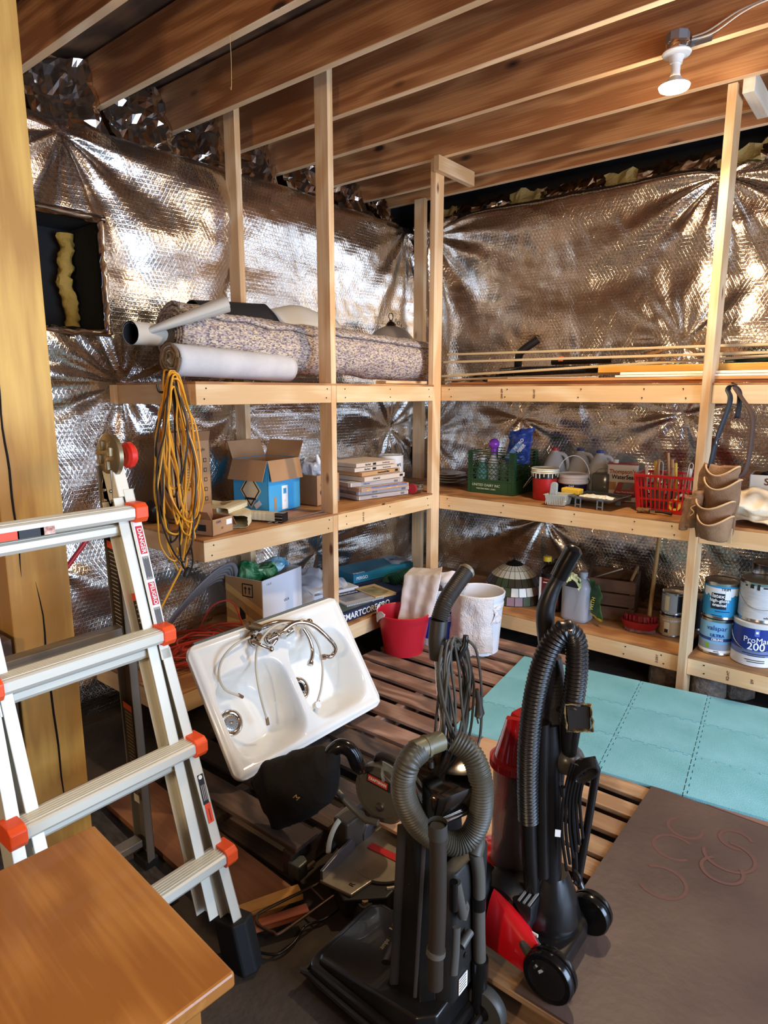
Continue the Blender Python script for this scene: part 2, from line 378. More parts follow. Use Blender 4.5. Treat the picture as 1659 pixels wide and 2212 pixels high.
b = MB().box((-.3, 4.42, 2.80), (5.8, .30, .05)); struct(obj('trim_sill_right', b, MATS['sill_wood']))
# crumpled foil batts stuffed between the joist ends
for k, y in enumerate(YJ[:-1]):
    if y < .3: continue
    y0, y1 = y+.042, y+.405 if k < len(YJ)-2 else 4.08
    def g(u, v, y0=y0, y1=y1, k=k):
        p = V((-3.38+.16*(1-v)**1.5+.05*sin(6*u+k), y0+(y1-y0)*u, 2.835+.36*v))
        d = V((nz(p, 9, k), nz(p, 9, k+4)*.3, nz(p, 9, k+8)))*.055+V((nz(p, 22, k), 0, nz(p, 22, k+3)))*.03
        d.y = max(-.02, min(.02, d.y)) if 0 < u < 1 else 0
        return p+V((abs(d.x), d.y, d.z*.7))
    bt = obj('insulation_batt', MB().grid(g, 16, 14), CRUMPLE, wl)
for k in range(14):   # scraps along the right wall top, half hidden in the dark gap
    x0 = -3.0+.22*k
    def g(u, v, x0=x0, k=k):
        p = V((x0+.24*u, 4.24+.05*v, 2.86+.11*v)); return p+V((0, nz(p, 14, k)*.04, nz(p, 18, k+2)*.035))
    obj('insulation_scrap', MB().grid(g, 8, 5), CRUMPLE if k % 3 else mat('fibre_yellow', (150, 130, 80), .9, bump=.6, bs=80), wr)
# dark vent opening with spray foam
win = struct(thing('window_1', None, None)); 
DK = mat('block_dark', (26, 25, 26), .9, bump=.4, bs=40)
b = MB(); y0, y1, z0, z1 = 1.10, 1.665, 1.92, 2.41; d = .30
for c, s_ in (((XW-.03-d, (y0+y1)/2, (z0+z1)/2), (.02, y1-y0+.1, z1-z0+.1)), ((XW-.045-d/2, (y0+y1)/2, z0-.03), (d, y1-y0+.1, .05)), ((XW-.045-d/2, (y0+y1)/2, z1+.03), (d, y1-y0+.1, .05)),
              ((XW-.045-d/2, y0-.03, (z0+z1)/2), (d, .05, z1-z0)), ((XW-.045-d/2, y1+.03, (z0+z1)/2), (d, .05, z1-z0))): b.box(c, s_)
obj('opening_frame', b, DK, win)
def g(u, v):
    q = P(148, 600, X=XW-.24); p = V((XW-.26, 0, 1.925+.46*v)); r = .6+.6*abs(nz((0, v*9, u*3), 1, 2))+.25*nz((3, v*23, u*5), 1, 2); return V((p.x+.05*sin(2*pi*u)*r, q.y+.045*cos(2*pi*u)*r+.012*sin(v*9), p.z))
obj('spray_foam', MB().grid(g, 12, 30, cu=True), mat('spray_foam', (176, 140, 62), .8, bump=.6, bs=60), win, smooth=True)
def g(u, v): return V((XW+.012+.018*sin(pi*v), y0-.02+(y1-y0+.04)*u, z1-.012+.04*v+.008*nz((u*12, v*3, 0))))
obj('foil_flap', MB().grid(g, 40, 6), CRUMPLE, win, smooth=True)
def g(u, v): return V((XW+.005+.02*sin(pi*u), y1-.012+.035*u+.006*nz((u*3, v*14, 4)), z0-.02+(z1-z0+.04)*v))
obj('foil_flap', MB().grid(g, 6, 40), CRUMPLE, win, smooth=True)
def g(u, v): return V((XW+.02*sin(pi*v), y0-.02+(y1-y0+.04)*u, z0-.03+.035*v+.008*nz((u*12, v*3, 9))))
obj('foil_flap', MB().grid(g, 40, 6), CRUMPLE, win, smooth=True)

# big treated post at the left
tp = thing('support_post', 'thick yellow-brown treated timber post with a long drying crack, behind the ladder', 'post', (-2.17, .85, 0))
obj('timber', MB().box((0, 0, 0), (3.0, .185, .185)), TREATED, tp, T(0, 0, 1.5) @ RY(-pi/2) @ RX(pi/2), bevel=.004)
CRK = mat('crack_black', (20, 12, 8), .9)
for (zc, yy, L_, fx) in ((1.38, -.055, .62, 1), (.62, .0, .85, 1)):
    pts = [V((.0925, yy+.02*nz((0, 0, z_*5))+(.022*(zc-z_)), z_)) for z_ in np.linspace(zc-L_/2, zc+L_/2, 16)]
    obj('drying_crack', MB().tube(pts, [.0005+.0042*sin(pi*i/15)**.6 for i in range(16)], 6, flat=.5), CRK, tp)
obj('cap_nailer', MB().box((.03, -.13, .72), (.2, .03, .35)), PALLETD, tp)

# ---------------- shelving ----------------
SL = thing('storage_shelf', 'L-shaped pine shelving with three plywood levels along both foil walls', 'shelf', (-2.7, 2.6, 0))
SR = SL
LO = T(2.7, -2.6, 0); RO = LO   # world -> local
def lb(name, p0, p1, w_, t_, m, par, side=(0, 0, 1)):
    off = LO if par is SL else RO
    return board(name, off @ V(p0), off @ V(p1), w_, t_, m, par, side)
XF, YF = -2.37, 3.52
ZU, ZML, ZMR, ZBL, ZBR = 1.675, .985, .972, .325, .258
YE = 1.67
zt = 3.0
# posts (front and back)
lb('post', (XF-.045, 2.52, .0), (XF-.045, 2.52, 3.2), .089, .038, PINE, SL, side=(1, 0, 0))
lb('post', (XW+.055, 2.42, .0), (XW+.055, 2.42, 3.2), .089, .038, PINE, SL, side=(1, 0, 0))
lb('post', (XF-.02, 3.475, .0), (XF-.02, 3.475, 2.998), .089, .038, PINE, SL, side=(0, 1, 0))
lb('post', (-2.945, 4.075, .0), (-2.945, 4.075, 3.0), .089, .038, PINE, SL, side=(1, 0, 0))
lb('post', (-.798, 3.55, .0), (-.798, 3.55, 2.995), .13, .040, PINE, SR, side=(0, 1, 0))
lb('post', (-.40, 4.12, .0), (-.40, 4.12, 3.0), .14, .038, PINE, SR, side=(1, 0, 0))
lb('post', (1.2, 3.55, .0), (1.2, 3.55, 2.995), .13, .040, PINE, SR, side=(0, 1, 0))
lb('nailer', (XF+.022, 3.40, 2.955), (XF+.022, 3.80, 2.955), .085, .038, PINE, SL)
WPINE = wood('white_pine', (236, 224, 204), (214, 196, 170), .7, 14, .5, .07)
lb('nailer', (-.735, 3.50, 2.99), (-.735, 3.86, 2.99), .09, .05, WPINE, SR)
def beam(y0, y1, z, x=XF): lb('beam', (x-.019, y0, z-.012-.0445), (x-.019, y1, z-.012-.0445), .089, .038, SHELFPINE, SL)
def beamr(x0, x1, z): lb('beam', (x0, YF+.019, z-.012-.0445), (x1, YF+.019, z-.012-.0445), .089, .038, SHELFPINE, SR)
for z in (ZU, ZML, ZBL):
    ye = YE if z != ZBL else 1.45
    beam(ye, 2.499, z); beam(2.541, 3.429, z)
    lb('beam', (XW+.03, 1.65, z-.0565), (XW+.03, 4.0, z-.0565), .089, .038, SHELFPINE, SL)
    lb('crosspiece', (XF-.039, ye+.019, z-.0565), (XW+.05, ye+.019, z-.0565), .089, .038, SHELFPINE, SL)
    lb('shelf_board', ((XF+XW)/2+.02, ye, z-.0075), ((XF+XW)/2+.02, 3.44, z-.0075), XF-XW-.04, .012, PLY, SL, side=(1, 0, 0))
for z in (ZU, ZMR, ZBR):
    beamr(XF, -.82, z); beamr(-.777, 1.178, z)
    lb('beam', (-2.9, YW-.05, z-.0565), (2.0, YW-.05, z-.0565), .089, .038, SHELFPINE, SR)
    lb('shelf_board', (-3.0, 3.845, z-.0075), (-.82, 3.845, z-.0075), .65, .012, PLY, SR, side=(0, 1, 0))
    lb('shelf_board', (-.778, 3.845, z-.0075), (1.9, 3.845, z-.0075), .65, .012, PLY, SR, side=(0, 1, 0))
INKB = mat('ink_brown', (96, 60, 36), .8)
for (x, z, s_) in ((-1.93, ZU-.055, '2X4 SPF'), (-1.72, ZU-.055, 'KD-HT'), (-.93, ZBR-.055, 'S-DRY'), (-.58, ZBR-.055, 'KD-HT'), (-.47, ZBR-.055, 'SPF')):
    txt(s_, .017, INKB, SR, RO @ frame((x, YF-.0015, z), (0, 0, 1), z=(0, -1, 0)))
txt('2X4 KD', .017, INKB, SL, LO @ frame((XF+.0015, 2.75, ZML-.055), (0, 0, 1), z=(1, 0, 0)))
NAIL = mat('nail_dark', (40, 30, 26), .6, .5)
b = MB(); bl = MB()
for z in (ZU, ZMR, ZBR):
    for x in (-2.3, -1.9, -1.45, -1.1, -.9, -.7, -.3):
        for dz in (-.03, -.075): b.lathe([(.0035, 0), (.0035, .002)], 8, RO @ T(x+.01*sin(x*40+dz*99), YF-.001, z+dz) @ RX(pi/2))
obj('nail_heads', b, NAIL, SR)['kind'] = 'stuff'
for z in (ZU, ZML, ZBL):
    for y in (1.72, 2.46, 2.6, 3.0, 3.38):
        for dz in (-.03, -.075): bl.lathe([(.0035, 0), (.0035, .002)], 8, LO @ T(XF, y+.01*sin(y*40+dz*99), z+dz) @ RY(pi/2))
obj('nail_heads', bl, NAIL, SL)['kind'] = 'stuff'
for (x, rot) in ((-.92, .0), (-.70, .3), (-.58, -.1)):
    cb = MB(); cb.lathe([(.095, .0), (.09, .12), (.065, .17), (.06, .185)], 8, T(0, 0, 0)); 
    o = obj('foundation_block', cb, mat('concrete', (150, 138, 126), .95, col2=(110, 98, 88), vs=30, bump=.8, bs=90), None, T(x, 3.68+.12*(x > -.65), 0) @ RZ(rot), bevel=.008)
    tag(o, {-.92: 'tapered concrete pier block just left of the right-hand front post', -.70: 'tapered concrete pier block just right of the right-hand front post', -.58: 'shadowed concrete pier block set furthest back beside the right-hand front post'}[x], 'concrete block')

# ---------------- pallets, mats, boards ----------------
def pallet(label, x0, x1, y0, y1, n, m, wid=.095, seed=0):
    rnd = random.Random(seed); t = thing('pallet', label, 'pallet', ((x0+x1)/2, (y0+y1)/2, 0)); O = T(-(x0+x1)/2, -(y0+y1)/2, 0)
    for xs in (x0+.03, (x0+x1)/2, x1-.03): board('stringer', O @ V((xs, y0, .058)), O @ V((xs, y1, .058)), .088, .04, m, t)
    for k in range(n):
        y = y0+wid/2+(y1-y0-wid)*k/(n-1)+rnd.uniform(-.006, .006); a = rnd.uniform(-.008, .008)
        board('slat', O @ V((x0-.01*rnd.random(), y-a, .111)), O @ V((x1+.01*rnd.random(), y+a, .111)), wid*rnd.uniform(.92, 1.05), .017, m, t, side=(0, 1, 0))
    for k in (0, n//2, n-1):
        y = y0+wid/2+(y1-y0-wid)*k/(n-1); board('bottom_slat', O @ V((x0, y, .009)), O @ V((x1, y, .009)), wid, .016, m, t, side=(0, 1, 0))
    return t
pallet('weathered grey-brown pallet under the sink and the red bucket', -2.32, -1.30, 2.06, 3.42, 9, PALLET, .115, 1)
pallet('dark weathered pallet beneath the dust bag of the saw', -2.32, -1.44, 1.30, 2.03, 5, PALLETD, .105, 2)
PAL3 = wood('pallet_wood_tan', (196, 158, 116), (150, 112, 76), .8, 24, 1.2, .05, stain=(120, 90, 64))
pallet('tan pallet half covered by the brown board and the red vacuum', -.92, .30, 1.30, 2.40, 9, PAL3, .088, 3)
pallet('pallet lying under the turquoise foam mats', -1.27, .40, 2.44, 3.30, 7, PALLET, .10, 4)
PLYB = mat('brown_board', (96, 76, 66), .5, col2=(74, 58, 52), vs=2.6, bump=.15, bs=40)
o = obj('hardboard_sheet', MB().box((0, 0, 0), (1.2, 1.12, .012)), PLYB, None, T(.0-.02, 1.86, .127)); tag(o, 'large smooth dark brown board lying over the pallet at lower right', 'board')
RING = mat('paint_ring', (98, 66, 57), .7)
for rk, (x, y, r) in enumerate(((1480, 1788, .055), (1455, 1830, .062), (1430, 1905, .07), (1590, 1815, .05), (1575, 1850, .075), (1560, 1880, .06))):
    p = P(x, y, Z=.134); a0 = random.random()*6
    obj('can_ring_stain', MB().lathe([(r-.006, .0063+.0002*rk), (r+.005, .0063+.0002*rk)], 40, T(p.x+.02, p.y-1.86, 0), cap=False, a0=a0, a1=a0+4.8), RING, o, fix=False)
TAN = wood('tan_ply', (206, 164, 124), (184, 138, 98), .7, 7, 1, .04)
t = obj('plywood_sheet', MB().box((0, 0, 0), (.44, .78, .012)), TAN, None, T(-1.09, 1.975, .127), bevel=.001); tag(t, 'light tan plywood offcut on the pallets between the two vacuums', 'board')
t = obj('plank', MB().box((0, 0, 0), (.95, .20, .022)), wood('plank_brown', (150, 98, 62), (112, 70, 42), .8, 12, 1, .06), None, T(-1.85, 1.18, .03) @ RZ(-.05)); tag(t, 'reddish brown plank on the ground in front of the dark pallet', 'plank')
t = obj('osb_panel', MB().box((0, 0, 0), (.62, .50, .015)), mat('osb_grey', (74, 70, 68), .7, col2=(50, 46, 44), vs=14, bump=.6, bs=50, stretch=(1, 4, 1)), None, T(-2.0, .80, .02) @ RZ(-.08)); tag(t, 'grey weathered strand board panel on the ground behind the ladder', 'board')
for (cx_, cy_, L_, w_, a, m_, lab, z_) in ((-1.395, 1.16, .20, .050, 1.15, wood('offcut_yellow', (222, 168, 88), (200, 140, 66), .6, 14, 1, 0), 'bright yellow wedge-shaped wood offcut beside the saw', .052),
                                  (-1.33, 1.12, .21, .036, 1.1, wood('offcut_red', (186, 104, 56), (120, 54, 28), .6, 14, 1, 0), 'reddish wood offcut lying under the wire support of the saw', .052),
                                  (-1.38, 1.035, .07, .045, 1.1, MATS['offcut_yellow'], 'short pale wood offcut below the wire support of the saw', .012)):
    o = obj('wood_offcut', MB().prism([(-L_/2, -w_*.3), (L_/2, -w_/2), (L_/2, w_/2), (-L_/2, w_*.5)], -.009, .009), m_, None, T(cx_, cy_, z_) @ RZ(a)); tag(o, lab, 'wood offcut')
# foam puzzle mats: one thing per tile
MATT = mat('foam_teal', (134, 196, 208), .45, col2=(112, 178, 186), vs=4, bump=.3, bs=240)
MATE = mat('foam_edge', (28, 60, 60), .8)
def tile_poly(w_, h_, n=6, d=.016, sides=(1, 1, 1, 1)):
    pts = []
    cs = [(0, 0), (w_, 0), (w_, h_), (0, h_)]
    for k in range(4):
        a = V((*cs[k], 0)); c = V((*cs[(k+1) % 4], 0)); dr = (c-a).normalized(); nr = V((dr.y, -dr.x, 0)); L_ = (c-a).length
        pts.append(tuple(a[:2]))
        if not sides[k]: continue
        for i in range(n):
            s0 = L_*(i+.28)/n; s1 = L_*(i+.72)/n; sg = 1 if k in (0, 1) else -1
            for s_, q in ((s0+.006, 0), (s0, sg), (s1, sg), (s1-.006, 0)):
                p = a+dr*s_+nr*d*q*.85; pts.append(tuple(p[:2]))
    return pts
TS = .318
MA = RZ(radians(7.6)); origin = P(1290, 1655, Z=.15)
rowlab = ['nearest row', 'middle row', 'far row']; collab = ['far left column', 'second column from the left', 'third column from the left', 'fourth column from the left', 'fifth column from the left']
B0 = T(origin.x, origin.y, .122) @ MA
for i in range(-2, 4):
    for j in range(0, 3):
        c = B0 @ V(((i+.5)*TS-.0, (j+.5)*TS, 0))
        lx = i*TS+.02; ly = j*TS+.02
        if j == 2 and i > 2: pass
        b = MB(); poly = tile_poly(TS-.003, TS-.003, sides=(j > 0, i < 3, j < 2, i > -2))
        b.prism([(x, y) for x, y in poly], 0, .012)
        o = obj('foam_mat', b, MATT, None, B0 @ T(i*TS, j*TS, .0+.0004*((i*3+j*5) % 4)))
        tag(o, 'turquoise interlocking foam mat, %s, %s' % (rowlab[j], ['leftmost column', 'second column from left', 'third column from left', 'fourth column from left', 'fifth column from left', 'sixth column, past the right edge'][i+2]), 'foam mat', 'turquoise foam floor mats')

# =====================================================================
# SHELF CONTENTS
# =====================================================================
FX = lambda o: frame(o, (0, 1, 0), z=(1, 0, 0))     # on a +x face
FY = lambda o: frame(o, (1, 0, 0), z=(0, -1, 0))    # on a -y face
def open_box(t, w_, d, h, mo, mi, flaps=(), th=.004):
    """w along local x, d along y, opening up; flaps: (side, angle, length)"""
    b = MB(); b.box((0, 0, th/2), (w_, d, th))
    b.box((0, -d/2+th/2, h/2), (w_, th, h)); b.box((0, d/2-th/2, h/2), (w_, th, h)); b.box((-w_/2+th/2, 0, h/2), (th, d, h)); b.box((w_/2-th/2, 0, h/2), (th, d, h))
    obj('carton_body', b, mo, t)
    b = MB(); e = th+.0008
    b.box((0, -d/2+e, h/2), (w_-2*e, .001, h*.98)); b.box((0, d/2-e, h/2), (w_-2*e, .001, h*.98)); b.box((-w_/2+e, 0, h/2), (.001, d-2*e, h*.98)); b.box((w_/2-e, 0, h/2), (.001, d-2*e, h*.98)); b.box((0, 0, th+.001), (w_-2*e, d-2*e, .001))
    obj('carton_lining', b, mi, t)
    for side, ang, L_ in flaps:   # angle from straight up, outward positive
        if side in 'ns': s_ = -1 if side == 's' else 1; M_ = T(0, s_*d/2, h) @ RX(-s_*radians(ang)); dims = (w_*.985, th*.7, L_)
        else: s_ = -1 if side == 'w' else 1; M_ = T(s_*w_/2, 0, h) @ RY(s_*radians(ang)); dims = (th*.7, d*.985, L_)
        obj('flap', MB().box((0, 0, L_/2), dims), mi, t, M_, bevel=.0008)
# --- left shelf, middle level ---
BLUE = mat('box_blue', (62, 158, 212), .6, col2=(76, 170, 220), vs=5); CREAM = mat('print_cream', (214, 196, 160), .7)
t = thing('open_carton', 'blue printed cardboard box with brown flaps standing open on the left middle shelf', 'box', (-2.765, 2.385, ZML), radians(8))
open_box(t, .25, .27, .285, BLUE, KRAFT, (('e', 168, .115), ('s', 158, .115), ('w', 20, .10), ('n', 25, .10)))
for (r_, m_) in ((.10, CREAM), (.088, INK), (.076, CREAM)):
    obj('diamond_print', MB().prism([(0, -r_), (r_*.75, 0), (0, r_), (-r_*.75, 0)], 0, .0008+.0004*(.1-r_)*100), m_, t, frame((0, -.1355, .12), (1, 0, 0), z=(0, -1, 0)))
patch('diamond_bar', .075, .012, INK, t, frame((.0, -.1375, .075), (1, 0, 0), z=(0, -1, 0))); patch('label', .05, .028, PRW, t, frame((.05, -.1372, .045), (.8, 0, .6), z=(0, -1, 0)))
patch('tall_label', .05, .13, PRW, t, FX((.1258, .0, .075))); patch('label_window', .026, .03, BLUE, t, FX((.1264, .0, .11))); patch('small_label', .03, .035, PRW, t, FX((.1258, .09, .21)))
txt('1', .03, INK, t, FX((.1268, 0, .11))); txt('↑↑'.replace('↑', 'II'), .022, INK, t, FX((.1265, .09, .21))); txt('^', .03, CREAM, t, FX((.1265, 0, .05)))
patch('tape_scrap', .02, .07, KRAFT, t, FX((.1258, -.08, .05))); patch('tape_scrap', .02, .06, KRAFT, t, frame((.1258, -.04, .19), (0, .7, .7), z=(1, 0, 0)))
t = thing('tall_carton', 'tall narrow open cardboard box standing behind the hanging yellow cord', 'box', (-2.86, 1.92, ZML), radians(4))
open_box(t, .12, .24, .40, KRAFT, KRAFTI, (('e', 12, .05), ('s', 14, .05), ('w', 5, .05)))
for k in range(5): patch('printed_symbol', .02, .02, INK, t, FX((.0604, .085, .30-.05*k))); patch('symbol_centre', .013, .013, KRAFT, t, FX((.061, .085, .30-.05*k)))
txt('Fragile', .022, INK, t, FX((.0606, .06, .355)))
for k in range(7): patch('print_line', .05-.01*(k % 3), .003, INKB, t, FX((.0604, -.02, .26-.014*k)))
t = thing('small_carton', 'small shallow open cardboard box at the shelf front left of the downspout pile', 'box', (-2.475, 1.80, ZML), radians(14))
open_box(t, .115, .145, .075, KRAFT, KRAFTI, (('s', 35, .05), ('w', 10, .05), ('n', 150, .06)))
patch('address_label', .04, .025, PRW, t, FX((.0579, .045, .05))); patch('dark_window', .06, .03, INK, t, FY((-.01, -.0729, .035))); txt('USPS', .016, mat('ink_blue', (50, 60, 120), .7), t, FX((.0582, -.03, .06))); txt('07', .014, INKB, t, FX((.0582, -.005, .028)))
DSP = mat('downspout_white', (222, 210, 176), .55, col2=(200, 186, 148), vs=6); RUST = mat('rust_stain', (128, 80, 40), .8)
def downspout(label, a, b_, bend=None, w_=.062, h_=.045, m_=DSP, end=None):
    t = thing('downspout', label, 'downspout', a)
    pts = smooth_path([V((0, 0, 0))]+([V(bend)-V(a)] if bend else [])+[V(b_)-V(a)], 14); pts = resample(pts, .006)
    n = 20; vs = []; vv = MB(); u = V((0, 0, 1))
    for i, p in enumerate(pts):
        tg = (pts[min(i+1, len(pts)-1)]-pts[max(i-1, 0)]).normalized(); s_ = tg.cross(u).normalized(); q = s_.cross(tg)
        rib = 1-.045*(i % 4 == 0 and 14 < i < 30)
        for k in range(n):
            a_ = 2*pi*k/n; c_, d_ = cos(a_), sin(a_); e = 1/max(abs(c_), abs(d_)); e = min(e, 1.28); fl = 1-.05*(k % 2)
            vs.append(p+s_*(c_*e*w_/2*rib*fl)+q*(d_*e*h_/2*rib*fl))
    vv.add(vs, [(i*n+k, i*n+(k+1) % n, (i+1)*n+(k+1) % n, (i+1)*n+k) for i in range(len(pts)-1) for k in range(n)])
    obj('pipe', vv, m_, t, smooth=35, solid=.0016)
    if end: 
        tg = (pts[1]-pts[0]).normalized(); Mx = frame(pts[0]+tg*.02, tg, z=(0, 0, 1)); obj('pipe_collar', MB().box((0, 0, 0), (.045, w_*1.02, h_*1.02)), end, t, Mx, bevel=.003)
    return t
z0 = ZML
downspout('off-white rust-stained downspout elbow lying nearest the shelf edge', (-2.46, 1.93, z0+.033), (-2.80, 2.02, z0+.033), (-2.56, 2.02, z0+.045), .10, .062)
downspout('off-white ribbed downspout elbow lying on top of the downspout pile', (-2.56, 1.92, z0+.075), (-2.80, 2.13, z0+.055), (-2.60, 2.06, z0+.09), .075, .03)
downspout('pale downspout at the back of the pile', (-2.84, 1.97, z0+.09), (-2.90, 2.20, z0+.03), None, .05, .03)
downspout('straight downspout with a black square open end pointing out of the shelf', (-2.395, 2.175, z0+.025), (-2.66, 2.08, z0+.026), None, .06, .045, DSP, BLACK)
b = MB()
for k in range(24): b.tube([V((-2.43-.05*random.random(), 1.95+.08*random.random()*1, z0+.02+.04*random.random())) + V((.008*j, .004*j*random.choice((-1, 1)), .002*j)) for j in range(2)], .0012, 4)
t = thing('carton', 'brown cardboard box printed 4, stuffed with crumpled clear plastic, behind the front post', 'box', (-2.70, 2.70, ZML), radians(3))
open_box(t, .20, .20, .175, KRAFT, KRAFTI, ())
patch('grey_print', .12, .07, mat('print_grey', (128, 128, 118), .7), t, FX((.1008, .035, .045))); txt('4-', .035, INK, t, FX((.1012, -.055, .12))); obj('round_seal', MB().lathe([(.017, 0), (.017, .001)], 20, FX((.101, -.055, .075))), mat('seal_navy', (30, 50, 90), .6), t)
CLEAR = mat('clear_plastic', (235, 238, 245), .12, trans=.75, alpha=.75, ior=1.3)
def ball(c, r, sq=(1, 1, 1)):
    return lambda u, v: V(c)+V((r*sq[0]*cos(2*pi*u)*sin(pi*v), r*sq[1]*sin(2*pi*u)*sin(pi*v), r*sq[2]*cos(pi*v)))
PLS = mat('plastic_film', (222, 224, 232), .22, trans=.35, alpha=.85)
o = obj('plastic_bag', crumple(ball((0, 0, 0), .085, (1, 1, .8)), 40, 26, .03, 16, 3, cu=True), PLS, None, T(-2.70, 2.68, ZML+.205)); tag(o, 'crumpled clear plastic bag spilling from the brown box printed 4', 'plastic bag')
t = thing('lamp_socket', 'white lamp socket with bent chrome arms poking from the plastic in the brown box', 'lamp part', (-2.63, 2.66, ZML+.24))
obj('socket', MB().lathe([(.014, 0), (.014, .03), (.009, .04), (.009, .055)], 14), WHITE, t, RX(.3), smooth=True)
obj('arm', MB().tube(smooth_path([(0, .01, .035), (0, .05, .05), (0, .10, .035), (0, .115, .0)], 8), .004, 8), CHROME, t, smooth=True)
obj('arm', MB().tube(smooth_path([(0, .01, .02), (0, .06, .03), (0, .10, .01), (0, .12, -.03)], 8), .003, 8), CHROME, t, smooth=True)
# stack of furnace filters
FB = mat('filter_box', (214, 196, 178), .75); FB2 = mat('filter_box_tan', (196, 150, 104), .75); FBF = mat('filter_pleats', (200, 206, 214), .8, bump=.4, bs=120); WRAP = mat('shrink_wrap', (205, 208, 220), .12, trans=.5, alpha=.55)
spec = [(.0, .0, FB, 'Filtrete', 1, 'in a clear wrap, bottom one of the filter stack'), (-.015, .03, FB, '20x20', 1, 'clear-wrapped filter second from the bottom of the stack'), (.02, -.02, FB2, '', 2, 'filter with a blue sleeve and an orange edge, third from the bottom'),
        (-.03, -.03, FB, 'Filtrete', 1, 'grey-pink filter box fourth from the bottom of the stack'), (-.02, .01, FB, '14.5x14.5', 0, 'filter box fourth from the top of the stack'), (-.05, .0, FB2, 'AmericanAirFilter', 0, 'tan filter box third from the top of the stack'),
        (-.06, -.02, FB, '16x16x1', 0, 'filter box printed 16x16x1, second from the top'), (-.07, -.02, FB, '16x16x1', 0, 'pale filter box printed 16x16x1 on top of the stack')]
z = ZML
for k, (dx, dy, m_, s_, wr_, lab) in enumerate(spec):
    h = .026 if k not in (4,) else .03; rz = radians(11-8*(k > 3)+3*sin(k*2.3)); W_ = .33; D_ = .40 if k < 4 else .37
    t = thing('furnace_filter', lab, 'air filter', (-2.655+dx, 3.125+dy, z), -rz, 'flat furnace filters stacked on the left middle shelf')
    obj('cardboard_frame', MB().box((0, 0, h/2), (W_, D_, h-.002)), m_, t, bevel=.002)
    obj('filter_pleats', MB().box((0, 0, h-.0008), (W_-.06, D_-.06, .001)), FBF if k < 7 else FB, t)
    if s_: 
        txt(s_, .016, INK, t, FX((W_/2+.0008, -.08 if k != 5 else .02, h/2)), bold=.0004); patch('bar_code', .03, .014, INK, t, FX((W_/2+.0003, -.02, h/2)) if k > 5 else FX((W_/2+.0003, .15, h/2)))
        if k > 5: txt('StrataDensity', .013, INKB, t, FX((W_/2+.0008, .09, h/2)))
    if wr_: obj('clear_wrap', crumple(lambda u, v, h=h: V((W_*.51*cos(2*pi*u)/max(abs(cos(2*pi*u)), abs(sin(2*pi*u))), D_*.52*sin(2*pi*u)/max(abs(cos(2*pi*u)), abs(sin(2*pi*u))), .001+v*(h-.002))), 60, 2, .004, 25, k, cu=True), WRAP, t, fix=False)
    if wr_ == 2:
        patch('blue_sleeve', .3, .009, mat('sleeve_blue', (60, 92, 178), .4), t, FX((W_/2+.0015, .03, h*.8))); patch('orange_edge', .34, .009, mat('edge_orange', (230, 168, 84), .6), t, FX((W_/2+.0022, .01, h*.35)))
    z += h+.0012
METAL = mat('tin', (178, 176, 172), .25, 1)
def can(name, label, cat, loc, r, h, body, a_face, lid=True, labelm=None, group=None, bail=False, lab_z=(0.08, .92), rim=.0025):
    t = thing(name, label, cat, loc, 0, group)
    obj('can_body', MB().lathe([(r*.985, 0), (r*1.015, .002), (r*1.015, .006), (r, .009), (r, h-.009), (r*1.015, h-.006), (r*1.015, h-.001), (r*.95, h)], 40), body, t, smooth=35)
    if labelm: obj('paper_label', MB().lathe([(r+.0006, h*lab_z[0]), (r+.0006, h*lab_z[1])], 40, cap=False), labelm, t, smooth=True, fix=False)
    if lid:
        obj('lid', MB().lathe([(r*.90, h-.001), (r*.90, h-.006), (.001, h-.006)], 36, cap=False), METAL, t, smooth=35)
        obj('rim', MB().lathe([(r*.90, h), (r*.99, h+.0022), (r*1.02, h-.001)], 40, cap=False), METAL, t, smooth=True)
    if bail:
        aa = a_face+pi/2; pts = [V((r*1.04*cos(aa)*cos(t_)+cos(a_face)*(r*.35+.02)*sin(t_)*1.6, r*1.04*sin(aa)*cos(t_)+sin(a_face)*(r*.35+.02)*sin(t_)*1.6, h*.78-h*.42*sin(t_))) for t_ in np.linspace(0, pi, 22)]
        pts = [V((*((V((p.x, p.y)).normalized()*max(r*1.04, V((p.x, p.y)).length)) if V((p.x, p.y)).length > 1e-4 else (0, 0)), p.z)) for p in pts]
        obj('bail_handle', MB().tube(pts, .0016, 6), METAL, t, smooth=True)
        for s_ in (-1, 1): obj('handle_ear', MB().lathe([(.009, 0), (.009, .003), (.005, .005)], 12, T(r*cos(aa)*s_, r*sin(aa)*s_, h*.78) @ RZ(aa+(pi if s_ < 0 else 0)) @ RY(pi/2)), METAL, t, smooth=True)
    return t
def face(loc): return atan2(-loc[1], -loc[0])
L_ = (-2.60, 3.40, ZML); L_ = (-2.70, 3.42, ZML); a = face(L_)
t = can('paint_can', 'white can with black lettering standing behind the filter stack', 'paint can', L_, .083, .23, WHITE, a, labelm=mat('label_offwhite', (226, 224, 222), .4))
txt('Cinsmart', .034, INK, t, T(0, 0, .17), cyl=(.0845, a+.15), bold=.0006); patch('red_blob', .02, .02, mat('print_red', (170, 40, 50), .5), t, T(0, 0, .11), cyl=(.0845, a+.5)); patch('navy_blob', .03, .02, mat('seal_navy', (30, 50, 90), .6), t, T(0, 0, .12), cyl=(.0845, a+.55))
t = thing('tin_flashlight', 'crumpled silver and red tin lying by the corner of the left middle shelf', 'tin', (-2.44, 3.36, ZML))
obj('tin_body', crumple(lambda u, v: V((.03*cos(2*pi*u), -.04+.08*v, .031+.03*sin(2*pi*u))), 24, 10, .012, 20, 5, cu=True), METAL, t, smooth=True, solid=.001)
